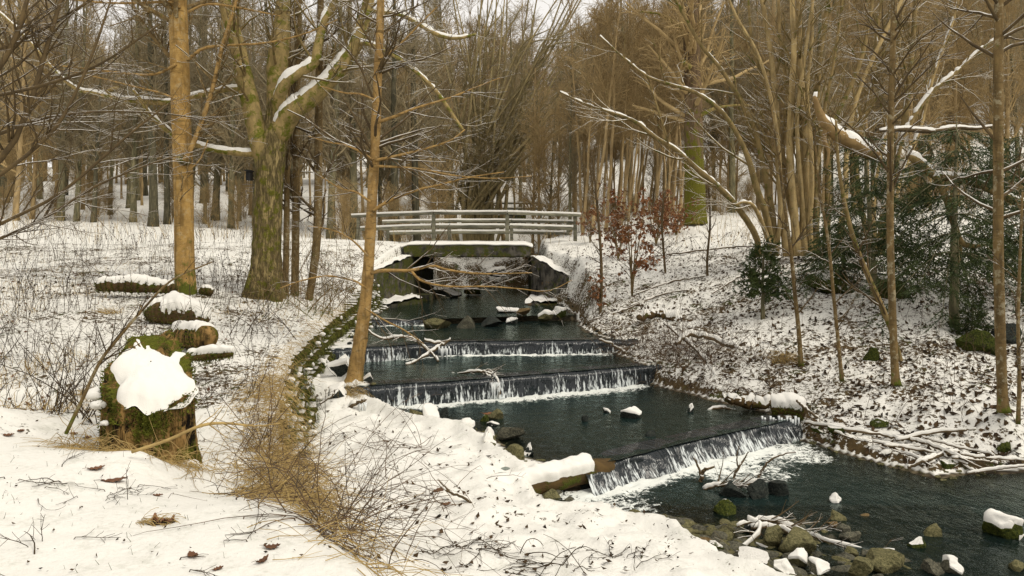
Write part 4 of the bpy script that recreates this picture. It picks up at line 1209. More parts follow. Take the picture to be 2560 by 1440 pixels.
slim_tree([(1770, 720, 3.2), (1768, 650, 3), (1775, 560, 2.6), (1772, 470, 1.8)], 17.0, 'bare whip of a sapling on the slope between old tree and hazel', 'twig', 6, (14, 40, 60), .45, 'sapling')

# --- snapped pale limb lodged among the hazel stems and spruce boughs
d = 13.4
q = [(2036, 240, 5), (2048, 280, 9), (2066, 312, 13), (2105, 345, 17), (2140, 362, 17.5), (2168, 380, 17), (2188, 384, 13), (2196, 378, 6)]
g = limb_geo([pxline(q, d, 24), pxline([(2066, 312, 7), (2060, 350, 6), (2072, 380, 4), (2066, 420, 3)], d, 10)], 12, .16, 4)
t = thing('broken_limb', 'thick pale broken limb, snow on its upper side, lodged between hazel stems and spruce', 'branch', P(2066, 312, d))
o = obj('wood', g, MT['pale_wood'], t); limb_snow(o, g, lines=[pxline(q, d, 24)], thick=.085, thr=.4, gap=.25, seed=5)
q1 = [(2272, 388, 6), (2286, 398, 11), (2312, 420, 10.5), (2342, 440, 10), (2400, 448, 9.5), (2450, 462, 9.5), (2510, 490, 10), (2570, 515, 10.5), (2680, 560, 11), (2800, 640, 12)]
q2 = [(2338, 438, 8), (2358, 478, 8.5), (2376, 525, 8.5), (2392, 585, 8), (2404, 606, 8), (2430, 614, 7), (2462, 612, 4)]
q3 = [(2396, 590, 6), (2400, 630, 5), (2396, 660, 3)]
g = limb_geo([pxline(q1, 12.2, 34), pxline(q2, 12.15, 24), pxline(q3, 12.15, 8)], 11, .14, 6)
t = thing('broken_limb', 'forked snow-topped limb reaching over the spruces, one arm bending down to a blunt end', 'branch', P(2342, 440, 12.2))
o = obj('wood', g, MT['hazel'], t); limb_snow(o, g, lines=[pxline(q1, 12.2, 34), pxline(q2, 12.15, 24)], thick=.06, thr=.42, gap=.25, seed=7)
g = limb_geo([pxline([(2200, 328, 3), (2260, 324, 6), (2330, 328, 6), (2390, 320, 5), (2440, 322, 4), (2480, 316, 2)], 13, 20), pxline([(2400, 320, 4), (2385, 345, 4), (2410, 370, 4), (2425, 392, 3)], 13, 10), pxline([(2310, 345, 3), (2330, 385, 4), (2300, 392, 3.5), (2280, 386, 2)], 12.8, 10)], 7, .1, 3)
t = thing('broken_limb', 'thin dark snowy branch lying across the top of the spruce boughs', 'branch', P(2330, 328, 13))
o = obj('wood', g, MT['stick'], t); limb_snow(o, g, lines=[pxline([(2200, 328, 3), (2260, 324, 6), (2330, 328, 6), (2390, 320, 5), (2440, 322, 4), (2480, 316, 2)], 13, 20)], thick=.035, thr=.5, gap=.3, seed=9)

# --- spruces
def spruce_geo(H, R, seed, nwh=11, droop=.25, dens=1.0, lo=.06, pw=.8):
    r = np.random.default_rng(seed)
    trunk = Geo(); need = Geo()
    tp = np.column_stack([np.cumsum(r.normal(0, .012, 10)), np.cumsum(r.normal(0, .012, 10)), np.linspace(0, H, 10)])
    trunk.add(*tubes(tp[None], np.linspace(.020 * H + .012, .006, 10)[None], 7))
    BA, BR = [], []
    for w in range(nwh):
        f = lo + (1 - lo) * (w + r.uniform(-.2, .2)) / nwh
        z = H * max(f, .02)
        nb = int(r.integers(5, 8))
        a0 = r.uniform(0, 6.28)
        for b in range(nb):
            a = a0 + b / nb * 6.28 + r.normal(0, .15)
            L = R * (1 - f) ** pw * r.uniform(.7, 1.15) + .06
            s = np.linspace(0, 1, 8)
            rad = L * s; zz = z + L * (.25 * s - (droop + .25) * s**1.6 + .12 * s**4)
            x0 = np.interp(z, tp[:, 2], tp[:, 0]); y0 = np.interp(z, tp[:, 2], tp[:, 1])
            BA.append(np.column_stack([x0 + np.cos(a) * rad, y0 + np.sin(a) * rad, zz])); BR.append(np.linspace(.006 + .006 * L, .002, 8))
    BA, BR = np.array(BA), np.array(BR)
    trunk.add(*tubes(BA, BR, 4, False))
    global rng
    keep = rng; rng = r
    n1 = int(len(BA) * 15 * dens)
    a, b = grow(BA, BR, n1, .08, 1, R * .42, 50, 4, 0, .06, .6, .002)
    def flat(q, f, dr):          # sprays lie flat in the bough and hang at their tips
        dz = q[:, :, 2] - q[:, :1, 2]; dl = np.linalg.norm(q - q[:, :1], axis=2)
        q[:, :, 2] = q[:, :1, 2] + dz * f - dr * dl ** 1.5
        return q
    if H > 2: a = flat(a, .35, .55 * droop)
    a2, b2 = grow(a, b, int(n1 * 4.2), .1, 1, R * .16, 42, 3, 0, .05, .6, .002)
    if H > 2: a2 = flat(a2, .4, .9 * droop)
    rng = keep
    allp = [(BA[:, 2:], 26), (a, 16), (a2, 9)]
    for Pn, cnt in allp:
        N, n, _ = Pn.shape
        m = int(N * cnt)
        i = r.integers(N, size=m); tt = r.uniform(0, n - 1.001, m); j = tt.astype(int); f = (tt - j)[:, None]
        A, B = Pn[i, j], Pn[i, j + 1]
        p = A * (1 - f) + B * f; tg = unit(B - A)
        q = r.normal(size=(m, 3)); q = unit(q - (q * tg).sum(1, keepdims=True) * tg)
        dr = unit(tg * .75 + q * .8 + np.array([0, 0, .1]))
        sd = unit(np.cross(dr, r.normal(size=(m, 3))))
        ln = r.uniform(.022, .042, m)[:, None]; wd = .0075
        V = np.stack([p - sd * wd, p + sd * wd, p + dr * ln], 1).reshape(-1, 3)
        need.add(V, None, np.arange(m * 3).reshape(-1, 3))
    need.add(*tubes(a, np.maximum(b, .003), 3, False)); need.add(*tubes(a2, np.maximum(b2, .003), 3, False))
    return trunk, need
SPM = []
for (H, R, sd, nw, dr, dn, lo, pw) in ((3.3, 1.75, 31, 7, .85, 1.0, .34, .5), (2.2, 1.25, 32, 7, .5, .9, .10, .7), (1.6, .56, 33, 9, .12, .40, .32, .75), (1.0, .75, 34, 6, .2, .8, .0, .8)):
    tg_, ng_ = spruce_geo(H, R, sd, nw, dr, dn, lo, pw)
    SPM.append((mesh_data('trunk', tg_, MT['wood_grey']), mesh_data('needles', ng_, MT['needle'], False)))
def spruce(v, px, py, d, rot, scl, label, lean=(0, 0), zfix=None):
    b = P(px, py, d)
    b[2] = gz(b[0], b[1]) - .03 if zfix is None else zfix
    t = thing('spruce_tree', label, 'spruce', b, 'young spruces on the far bank')
    t.rotation_euler = (lean[0], lean[1], rot); t.scale = (scl, scl, scl)
    link('trunk', SPM[v][0], t); link('crown', SPM[v][1], t)
    return t
spruce(0, 2390, 805, 12.0, .3, 1.08, 'dark spruce with a bare lower trunk under the forked snowy limb')
spruce(0, 2190, 700, 13.4, 2.0, 1.02, 'dark spruce with long drooping boughs under the thick broken limb', (.04, .10))
spruce(1, 2110, 665, 14.6, 1.1, .80, 'low dark spruce at the foot of the hazel clump', (0, .0))
spruce(2, 1905, 770, 13.4, .5, 1.0, 'small slim spruce standing alone on the snowy slope')
spruce(0, 2560, 700, 13.2, 4.0, 1.0, 'tall dark spruce behind the thickest sapling')
spruce(3, 2430, 812, 11.5, 1.0, .55, 'knee-high bright green spruce in front of the bare spruce trunk')

# --- young beeches that kept their russet leaves
def russet(px, py, d, H, label, n=6, leaves=420, seed=1, spread=.5):
    b = P(px, py, d); b[2] = gz(b[0], b[1]) - .02
    t = thing('young_beech', label, 'young beech', b, 'young beeches with russet leaves')
    r = np.random.default_rng(seed)
    lines = []
    for i in range(n):
        a = r.uniform(0, 6.28); s = np.linspace(0, 1, 7); h = H * r.uniform(.55, 1.0); o = spread * H * r.uniform(.1, .5)
        lines.append((b + np.column_stack([np.cos(a) * o * s**1.3, np.sin(a) * o * s**1.3, h * s]) + np.cumsum(r.normal(0, .02, (7, 3)), 0) * s[:, None], np.linspace(.012 + .004 * H, .004, 7)))
    obj('stem', limb_geo(lines, 6), MT['sapling'], t)
    A, B = stack_lines(lines)
    a1, b1 = grow(A, B, n * 11, .2, 1, H * .30, 55, 5, .0, .12, .5, .004)
    a2, b2 = grow(a1, b1, n * 26, .1, 1, H * .12, 42, 3, .0, .1, .6, .003)
    tag(obj('twigs', Geo().add(*tubes(a1, b1, 3, False)).add(*tubes(a2, b2, 3, False)), MT['twig'], t), kind='stuff')
    PP = a2; m = leaves
    i = r.integers(len(PP), size=m); p = PP[i, r.integers(1, 3, m)]
    dr = unit(r.normal(size=(m, 3)) + np.array([0, 0, -.9])); sd = unit(np.cross(dr, r.normal(size=(m, 3)))); nn = np.cross(dr, sd)
    ln = r.uniform(.06, .11, m)[:, None]; w = ln * .36; c = ln * r.uniform(-.2, .2, (m, 1))
    V = np.stack([p, p + dr * ln * .4 - sd * w + nn * c, p + dr * ln, p + dr * ln * .4 + sd * w + nn * c, p + dr * ln * .45], 1).reshape(-1, 3)
    k = np.arange(m)[:, None] * 5
    obj('leaves', Geo().add(V, None, np.concatenate([k + np.array([[0, 1, 4]]), k + np.array([[1, 2, 4]]), k + np.array([[2, 3, 4]]), k + np.array([[3, 0, 4]])])), MT['russet'], t)
russet(1580, 730, 16.4, 2.5, 'tall young beech with sparse russet leaves leaning on the slope beside the wing wall', 4, 620, 1, .30)
russet(1545, 640, 20.5, 2.2, 'russet-leaved young beech nearest the end of the bridge railing', 7, 1100, 2, .7)
russet(1640, 600, 22.5, 1.9, 'russet-leaved young beech in front of the thin poles', 7, 1100, 3, .8)
russet(1690, 570, 24.5, 1.5, 'low russet-leaved beech close to the mossy old tree', 6, 800, 4, .9)
russet(1500, 730, 16.0, 1.0, 'knee-high russet beech shoot on the snowy slope by the wing wall', 4, 130, 5, .5)
russet(1475, 590, 24.6, 1.4, 'small russet beech hugging the bridge end', 5, 260, 6, .6)
# ------------------------------------------------------------------ the wood beyond the path
def wood_variant(seed, H, r0, nb=(30, 170, 620), L=(2.6, 1.2, .55), lean=.02, first=.25, ang=42, up=.07, rmin=(.02, .011, .008)):
    global rng
    keep = rng; rng = np.random.default_rng(seed)
    s = np.linspace(0, 1, 14)
    tr = np.column_stack([np.cumsum(rng.normal(0, lean * H / 14, 14)), np.cumsum(rng.normal(0, lean * H / 14, 14)), s * H - .3])
    rr = r0 * (1 - .82 * s) * (1 + .35 * np.exp(-s * H * 3))
    trunk = Geo().add(*tubes(tr[None], rr[None], 9, True, .08, seed))
    a, b = grow(tr[None], rr[None], nb[0], first, .98, L[0], ang, 6, up, .10, .42, rmin[0], rmax=.07)
    g = Geo().add(*tubes(a, b, 4, False))
    a, b = grow(np.concatenate([a, a]), np.concatenate([b, b]), nb[1], .12, 1, L[1], 40, 5, .04, .12, .6, rmin[1])
    g.add(*tubes(a, b, 3, False))
    a, b = grow(a, b, nb[2], .15, 1, L[2], 40, 3, .03, .12, .7, rmin[2])
    g.add(*tubes(a, b, 3, False))
    rng = keep
    return trunk, g
VAR = {}
def add_var(key, n, barkm, crownm, **kw):
    VAR[key] = []
    for i in range(n):
        tg_, cg_ = wood_variant(100 + i * 7 + len(VAR) * 100, **kw)
        VAR[key].append((mesh_data('trunk', tg_, MT[barkm]), mesh_data('crown', cg_, MT[crownm])))
add_var('dark', 3, 'wood_dark', 'crown_grey', H=17, r0=.24, nb=(34, 280, 1500), L=(3.2, 1.5, .75), first=.28)
add_var('grey', 3, 'wood_grey', 'crown_grey', H=15, r0=.17, nb=(36, 320, 1700), L=(2.6, 1.3, .7), first=.2)
add_var('tan', 3, 'wood_tan', 'crown_brown', H=13, r0=.12, nb=(36, 320, 1700), L=(2.3, 1.2, .65), first=.18)
add_var('pole', 3, 'wood_tan', 'crown_brown', H=10, r0=.065, nb=(26, 170, 800), L=(1.5, .9, .45), first=.42, lean=.03, rmin=(.014, .009, .007))
add_var('shrub', 4, 'wood_tan', 'crown_brown', H=4.5, r0=.045, nb=(44, 360, 1800), L=(2.2, 1.0, .5), first=.02, ang=35, up=.10, lean=.04, rmin=(.014, .009, .007))
NAMES = {'dark': ('forest_tree', 'thick dark trunked bare tree'), 'grey': ('forest_tree', 'grey trunked bare tree'), 'tan': ('forest_tree', 'tan trunked bare tree'), 'pole': ('pole_tree', 'thin straight bare young tree'), 'shrub': ('bare_shrub', 'brown twiggy bare shrub')}
def region(x, y):
    px = 1280 + x / y * FOCAL
    if y > 62: a = 'high on the snowy hill'
    elif y > 46: a = 'deep in the wood'
    else: a = 'at the wood edge'
    if px < 420: b = 'beyond the meadow path'
    elif px < 900: b = 'behind beech and maple'
    elif px < 1440: b = 'beyond the bridge'
    elif px < 1800: b = 'around the mossy old tree'
    else: b = 'behind the hazel and spruces'
    return a + ' ' + b
placed = []
r_ = np.random.default_rng(77)
def plant(kind, x, y, s=1.0, label=None, leanx=None):
    v = VAR[kind][r_.integers(len(VAR[kind]))]
    nm, lb = NAMES[kind]
    reg = region(x, y)
    t = thing(nm, label or f'{lb} {reg}', 'shrub' if kind == 'shrub' else 'tree', (x, y, gz(x, y) - .05), f'{nm.replace("_", " ")}s {reg}' if label is None else 'marked trees of the wood edge')
    t.rotation_euler = (r_.normal(0, .02), r_.normal(0, .03) if leanx is None else leanx, r_.uniform(0, 6.28) if leanx is None else 0)
    t.scale = (s, s, s * r_.uniform(.92, 1.08))
    link('trunk', v[0], t); link('crown', v[1], t)
    placed.append((x, y))
    return t
def px_x(px, d): return (px - 1280) / FOCAL * d
# trunks that stand out along the edge of the wood
EDGE = [('dark', 383, 31.5, .85, 'stoutest dark trunk behind the meadow path, between the beech and the wood'), ('dark', 416, 33, .62, 'second dark trunk close behind the stoutest one'),
        ('tan', 42, 33, 1.1, None), ('tan', 78, 34, .9, None), ('grey', 152, 34, 1.0, None), ('grey', 190, 33.5, .75, None), ('dark', 232, 33, .50, 'slim black trunk with a forked crown behind the meadow path'), ('grey', 275, 38, .7, None), ('grey', 320, 42, .7, None),
        ('grey', 512, 34, .55, None), ('tan', 545, 38, .8, None), ('grey', 598, 36, .6, None), ('tan', 625, 40, .9, None), ('grey', 835, 33, .55, None), ('tan', 860, 36, .6, None),
        ('dark', 952, 35, .55, 'dark slim trunk rising behind the railing end of the bridge'), ('grey', 975, 36, .6, None), ('dark', 1045, 33.5, .85, 'dark trunk with a stout foot just behind the bridge railing'), ('grey', 1085, 37, .7, None),
        ('tan', 1330, 37, .7, None), ('tan', 1350, 34.5, .8, None), ('grey', 1372, 39, .6, None), ('tan', 1396, 36, .75, None), ('grey', 1425, 33, .55, None), ('tan', 1262, 42, 1.0, None), ('grey', 1300, 48, .8, None)]
for kind, px, dd, s, lb in EDGE: plant(kind, px_x(px, dd), dd, s, lb)
# poles at the foot of the hill
for i in range(46):
    px = r_.uniform(1450, 1720); dd = r_.uniform(27.5, 40)
    plant('pole', px_x(px, dd), dd, r_.uniform(.7, 1.15), None, r_.normal(.06, .06))
for i in range(26):
    px = r_.uniform(1780, 2560); dd = r_.uniform(29, 44)
    plant(['pole', 'pole', 'tan', 'grey'][r_.integers(4)], px_x(px, dd), dd, r_.uniform(.7, 1.1))
# leaning willow-like clump behind the bridge
G = []
for i in range(34):
    a = r_.normal(0, 1)
    x0 = 1185 + r_.normal(0, 38); top = r_.uniform(-250, 150); lean = r_.normal(90, 150)
    curve = r_.uniform(-30, 60)
    G.append(([(x0 + (1180 - x0) * .4, 645, 6.5 * r_.uniform(.6, 1.5)), (x0, 540, 5.5 * r_.uniform(.6, 1.5)), (x0 + lean * .12, 420, 4.6), (x0 + lean * .38 + curve * .5, 280, 4), (x0 + lean * .8 + curve, 120, 3), (x0 + lean * 1.3 + curve * 2, top, 1.6)], r_.normal(0, .6)))
for i in range(9):
    x0 = 1200 + r_.normal(0, 30); e = r_.uniform(1330, 1560); h = r_.uniform(60, 330)
    G.append(([(x0, 645, 6), (x0, 540, 5.5), (x0 + (e - x0) * .25, 430, 5.5), (x0 + (e - x0) * .5, 340 + (h - 200) * .3, 5), (x0 + (e - x0) * .75, 250 + (h - 200) * .7, 4), (e, h, 2)], r_.normal(-.8, .6)))
clump('willow_clump', 'big many stemmed willow clump fanning up right behind the bridge railings', 'tree', G, 40.0, 'willow',
      [dict(m=340, t0=.2, t1=1, L=2.6, ang=30, n=6, up=.03, rr=.5, rmin=.012, k=3), dict(m=1500, t0=.1, t1=1, L=1.4, ang=36, n=4, rmin=.008), dict(m=4200, t0=.15, t1=1, L=.7, ang=38, n=3, rmin=.006)], k=6, cm='willow', thin=.8)
# the wood itself
n_try = 0; cnt = 0
def okay(x, y, mind):
    return all((x - a)**2 + (y - b)**2 > mind**2 for a, b in placed)
while cnt < 205 and n_try < 9000:
    n_try += 1
    dd = 31 + 46 * r_.uniform(0, 1)**1.15
    px = r_.uniform(-120, 2680)
    x = px_x(px, dd)
    if -3.4 < x < 3.5 and dd < 42: continue
    if 1150 < px < 1380 and dd < 50: continue
    if not okay(x, dd, 1.1): continue
    k = r_.choice(['dark', 'grey', 'tan', 'pole', 'shrub'], p=[.18, .42, .16, .14, .10] if px < 1000 else [.10, .30, .30, .16, .14] if px < 1450 else [.05, .20, .38, .25, .12])
    plant(k, x, dd, r_.uniform(.75, 1.15)); cnt += 1
for i in range(45):        # brown undergrowth along the edge of the wood
    px = r_.uniform(-60, 2620); dd = r_.uniform(29.5, 38)
    x = px_x(px, dd)
    if -4.5 < x < 3 : continue
    if px < 480 and dd < 33: dd = 34; x = px_x(px, dd)
    plant('shrub', x, dd, r_.uniform(.3, .6))
# the far-off trees, past counting: copies of two trees that stand among them
def far_wood(src_kind, n, seed):
    r = np.random.default_rng(seed)
    tg_, cg_ = wood_variant(900 + seed, 13, .13, (34, 240, 1300), (2.7, 1.5, .8), rmin=(.03, .019, .015), first=.15)
    g = Geo().addg(tg_).addg(cg_)
    px = r.uniform(300, 2300); dd = r.uniform(66, 72); x = px_x(px, dd)
    src = link('forest_tree', mesh_data('forest_tree', g, MT['crown_brown' if src_kind else 'crown_grey']), None, (x, dd, gz(x, dd) - .1))
    tag(src, ['grey', 'brown', 'tawny'][src_kind] + ' bare tree at the front of the far-off wood on the hill', 'tree', 'far trees')
    pts = []
    while len(pts) < n:
        dd = 64 + 75 * r.uniform() ** 1.2; px = r.uniform(-200, 2750); x = px_x(px, dd)
        pts.append((x, dd, gz(x, dd) - .1))
    me = bpy.data.meshes.new('far_wood'); me.from_pydata(pts, [], [])
    o = link('far_wood', me)
    ng = bpy.data.node_groups.new('far_wood', 'GeometryNodeTree')
    ng.interface.new_socket('Geometry', in_out='INPUT', socket_type='NodeSocketGeometry')
    ng.interface.new_socket('Geometry', in_out='OUTPUT', socket_type='NodeSocketGeometry')
    gi, go = ng.nodes.new('NodeGroupInput'), ng.nodes.new('NodeGroupOutput')
    iop, oi = ng.nodes.new('GeometryNodeInstanceOnPoints'), ng.nodes.new('GeometryNodeObjectInfo')
    oi.inputs['Object'].default_value = src; oi.transform_space = 'ORIGINAL'
    rot, sc = ng.nodes.new('FunctionNodeRandomValue'), ng.nodes.new('FunctionNodeRandomValue')
    rot.data_type = 'FLOAT_VECTOR'; rot.inputs[0].default_value = (-.04, -.04, 0); rot.inputs[1].default_value = (.04, .04, 6.28)
    sc.data_type = 'FLOAT'; sc.inputs[2].default_value = .7; sc.inputs[3].default_value = 1.2
    L_ = ng.links.new
    L_(gi.outputs[0], iop.inputs['Points']); L_(oi.outputs['Geometry'], iop.inputs['Instance'])
    L_(rot.outputs[0], iop.inputs['Rotation']); L_(sc.outputs[1], iop.inputs['Scale'])
    L_(iop.outputs[0], go.inputs[0])
    md = o.modifiers.new('far_wood', 'NODES'); md.node_group = ng
    tag(o, 'far-off bare wood covering the hill', None, None, 'stuff')
for i_, n_ in enumerate((200, 190, 160)): far_wood(i_, n_, i_)
# ------------------------------------------------------------------ rocks in and beside the stream
RK = [
 (845, 945, 70, 40, None, .8, 'rock_dark', 'snowy dark stone between the mossy wall and the root of the leaning tree'),
 (835, 1000, 60, 30, None, .9, 'rock_dark', 'snowy stone at the foot of the mossy wall near the leaning tree'),
 (800, 925, 44, 30, None, .8, 'rock_moss', 'mossy stone fallen from the wall, snow on its top'),
 (1120, 742, 60, 20, -1.31, .9, 'rock_dark', 'snowy dark stone in the shade under the bridge'),
 (1185, 735, 50, 16, -1.30, 1, 'rock_moss', 'snowy stone in the middle of the bridge opening'),
 (1150, 700, 70, 26, -.95, .8, 'rock_dark', 'dark rock in the snowy bank seen through the bridge opening'),
 (1240, 690, 60, 22, -.75, .8, 'rock_dark', 'second dark rock in the bank seen through the bridge opening'),  # px, py of the foot, width px, height px, foot z, snow, material, label
 (1035, 1052, 38, 28, -2.07, 0, 'rock_olive', 'olive stone at the snowy shore, first of the row below the middle weir'),
 (1070, 1066, 48, 44, -2.07, .9, 'rock_olive', 'large olive stone with a thick snow cap on the shore below the middle weir'),
 (1108, 1058, 28, 40, -2.07, 0, 'rock_dark', 'tall dark stone standing behind the snow-capped olive shore stone'),
 (1095, 1082, 36, 26, -2.05, 0, 'rock_olive', 'low olive stone in front of the tall dark shore stone'),
 (1148, 1088, 42, 30, -2.06, 0, 'rock_moss', 'mossy shore stone beside the smaller snow-capped one'),
 (1170, 1092, 40, 34, -2.06, .8, 'rock_dark', 'dark round shore stone with a sliver of snow, next to the pool'),
 (1238, 1052, 46, 28, -2.07, 0, 'rock_olive', 'flat olive stone pair-end in the pool, above the thin snowy slab'),
 (1212, 1058, 26, 24, -2.07, 0, 'rock_moss', 'small mossy stone touching the flat olive stone in the pool'),
 (1230, 1068, 38, 12, -2.07, .9, 'rock_dark', 'thin slab under fresh snow lying low in the pool'),
 (1282, 1106, 78, 38, -2.07, 0, 'rock_grey', 'big pale grey slab at the edge of the pool, bare of snow'),
 (1218, 1126, 40, 44, -2.05, 1, 'rock_olive', 'upright stone wearing a round snow hat at the shore'),
 (1290, 1156, 54, 42, -2.05, 0, 'rock_olive', 'rounded green-olive boulder behind the snowy log'),
 (1322, 1140, 30, 28, -2.06, 1, 'rock_dark', 'little stone hidden under a snow ball behind the log'),
 (1577, 1052, 62, 26, -2.08, .8, 'rock_dark', 'flat dark slab with a snow heap in the middle of the pool'),
 (1517, 1038, 22, 16, -2.08, 1, 'rock_dark', 'tiny snow-topped stone beside the flat slab in the pool'),
 (1634, 1098, 32, 20, -2.08, .7, 'rock_dark', 'small dark stone with a snow tuft near the lip of the lowest weir'),
 (1727, 1037, 18, 22, -2.08, 1, 'rock_dark', 'narrow snow-capped stone near the arched snowy stick'),
 (1465, 1060, 20, 22, -2.08, .2, 'rock_dark', 'small dark stump-like stone in the middle of the pool'),
 (1372, 1258, 52, 28, -2.31, 0, 'rock_olive', 'olive stone under the end of the snowy log, nearest its dark hollow'),
 (1412, 1278, 58, 30, -2.31, 0, 'rock_grey', 'long pale stone in the shallow water below the log'),
 (1394, 1244, 28, 22, -2.31, 0, 'rock_grey', 'small grey stone wedged behind two olive ones below the log'),
 (1338, 1314, 56, 52, -2.27, .3, 'rock_olive', 'moss-flecked egg shaped boulder half in the snow of the near shore'),
 (1560, 1332, 44, 18, -2.30, 0, 'rock_olive', 'flat olive stone at the tip of the snowy near shore'),
 (1838, 1254, 68, 44, -2.31, .35, 'rock_dark', 'dark teal angular block with a snow strip, first of the midstream trio'),
 (1900, 1256, 62, 52, -2.31, 0, 'rock_dark', 'tallest dark wet block of the midstream trio'),
 (1954, 1250, 54, 44, -2.31, 0, 'rock_dark', 'last dark wet block of the midstream trio, towards open water'),
 (1818, 1294, 64, 38, -2.30, .1, 'rock_moss', 'slanting mossy stone in front of the dark midstream trio'),
 (2095, 1268, 32, 26, -2.32, .9, 'rock_dark', 'snow-topped dark stone alone in the riffle'),
 (2098, 1312, 48, 32, -2.32, 0, 'rock_olive', 'olive stone under water edge behind the orange-tan pebble'),
 (2162, 1300, 28, 14, -2.31, 0, 'rock_tan', 'flat tan pebble in the shallow riffle'),
 (2086, 1328, 34, 22, -2.31, 0, 'rock_tan', 'orange-tan round stone in the shallows'),
 (2110, 1342, 38, 26, -2.31, 0, 'rock_grey', 'grey stone behind the pale flat one in the shallows'),
 (2126, 1364, 58, 32, -2.31, 0, 'rock_grey', 'pale flat-topped stone in the shallows in front of the orange-tan one'),
 (2340, 1358, 48, 42, -2.33, 0, 'rock_olive', 'yellow-olive stone with a twig on it, alone in the current'),
 (2526, 1364, 84, 66, -2.33, 1.3, 'rock_moss', 'big dark mossy boulder under a thick round snow cap'),
 (2305, 1386, 58, 34, -2.33, .3, 'rock_moss', 'dark mossy stone with a thin streak of snow in the current'),
 (1936, 1374, 58, 52, -2.28, .2, 'rock_olive', 'olive block under the snowy brush heap'),
 (1998, 1384, 96, 54, -2.29, .35, 'rock_olive', 'large grey-olive boulder with a slanting snow sheet, in front of the brush heap'),
 (1752, 1378, 58, 28, -2.28, 0, 'rock_tan', 'tan slab at the edge of the near gravel bar'),
 (1786, 1388, 52, 32, -2.28, .5, 'rock_moss', 'mossy stone with a snow crust beside the tan slab'),
 (1890, 1420, 112, 32, -2.28, .15, 'rock_moss', 'long flat mossy slab on the gravel bar'),
 (2005, 1416, 56, 34, -2.27, .8, 'rock_olive', 'stone buried under a snow hump at the gravel bar tip'),
 (2228, 1434, 110, 46, -2.28, 0, 'rock_olive', 'big pointed olive boulder at the near end of the gravel bar'),
 (2168, 1450, 74, 46, -2.26, 0, 'rock_olive', 'square olive boulder leaning against the big pointed one'),
 (2340, 1440, 64, 36, -2.30, .4, 'rock_grey', 'blue-grey stone with snow on it near the frame edge of the current'),
 (2385, 1440, 52, 34, -2.29, .9, 'rock_grey', 'stone under lumpy snow beside the blue-grey one'),
 (1962, 1444, 64, 36, -2.26, 1, 'rock_moss', 'snowed-over stone between the long mossy slab and the square boulder'),
 (1742, 1446, 86, 32, -2.22, .3, 'rock_moss', 'dark mossy boulder at the very front of the gravel bar'),
 (2545, 1436, 44, 32, -2.31, .2, 'rock_olive', 'olive stone in the lowest corner of the stream'),
 (2128, 1394, 42, 22, -2.29, 0, 'rock_olive', 'three-cornered olive stone between gravel bar and current'),
 (1690, 1340, 40, 20, -2.29, .1, 'rock_grey', 'grey stone touching the shallow pool of the near shore'),
 (1880, 1330, 44, 28, -2.29, .8, 'rock_dark', 'dark stone with snow behind the brush heap'),
 (2050, 1440, 60, 30, -2.27, .8, 'rock_grey', 'grey snow-dusted stone next to the square boulder'),
 (1082, 826, 78, 30, -1.53, .05, 'rock_olive', 'long flat stone like a log at the head of the upper pool'),
 (1168, 824, 52, 36, -1.53, .1, 'rock_grey', 'round grey stone in the water at the head of the upper pool'),
 (1232, 820, 64, 28, -1.53, .5, 'rock_dark', 'dark stone with snowy shoulders at the head of the upper pool'),
 (1280, 812, 34, 15, -1.52, 1, 'rock_dark', 'snow-covered flat stone at the head of the upper pool'),
 (1262, 786, 66, 14, -1.41, 1, 'rock_grey', 'snowy slab just below the bridge'),
 (1312, 792, 40, 22, -1.42, .0, 'rock_tan', 'tan stone in front of the far footing of the bridge'),
 (1362, 802, 44, 22, -1.44, .9, 'rock_olive', 'snow-capped stone at the foot of the bank below the bridge'),
 (1402, 794, 40, 22, -1.40, 1, 'rock_moss', 'mossy snow-capped stone at the foot of the wing wall'),
 (936, 898, 34, 26, -1.78, 1, 'rock_dark', 'snow-covered stone at the end of the upper weir by the leaning tree'),
 (918, 962, 34, 22, -1.78, .8, 'rock_dark', 'snowy stone at the root of the leaning tree'),
 (2182, 908, 38, 42, None, .25, 'rock_moss', 'upright moss-covered stone in the snow slope behind the straight sapling'),
 (2215, 1075, 56, 26, None, .3, 'rock_moss', 'low mossy boulder in the snow below the straight sapling'),
 (2068, 1082, 64, 24, None, .3, 'rock_moss', 'low mossy hump beside the water across from the lowest weir'),
 (2470, 890, 120, 66, None, .35, 'rock_moss', 'dark mossy outcrop beside the thickest sapling'),
 (2105, 1085, 50, 22, None, .2, 'rock_moss', 'mossy cushion stone at the far shore, second from the weir'),
 (2380, 1180, 52, 26, None, .2, 'rock_moss', 'mossy stone under the pile of snowy sticks'),
 (2520, 1130, 44, 24, None, .2, 'rock_moss', 'mossy stone in the snow near the whip-thin sapling'),
 (2090, 735, 120, 60, None, .4, 'rock_moss', 'dark mossy rock bank under the low spruces'),
 (2250, 745, 110, 56, None, .4, 'rock_moss', 'second dark mossy rock in the shade of the spruces'),
 (2540, 860, 80, 50, None, .4, 'rock_dark', 'dark rock in the snow behind the thickest sapling'),
]
def ground_hit(px, py, d0=3.4, d1=40):
    d = np.linspace(d0, d1, 500)
    x = (px - 1280) / FOCAL * d; z = (HOR - py) / FOCAL * d
    g = gz_many(x, d)[0]
    h = np.nonzero(g >= z)[0]
    return d[h[0]] if len(h) else d1
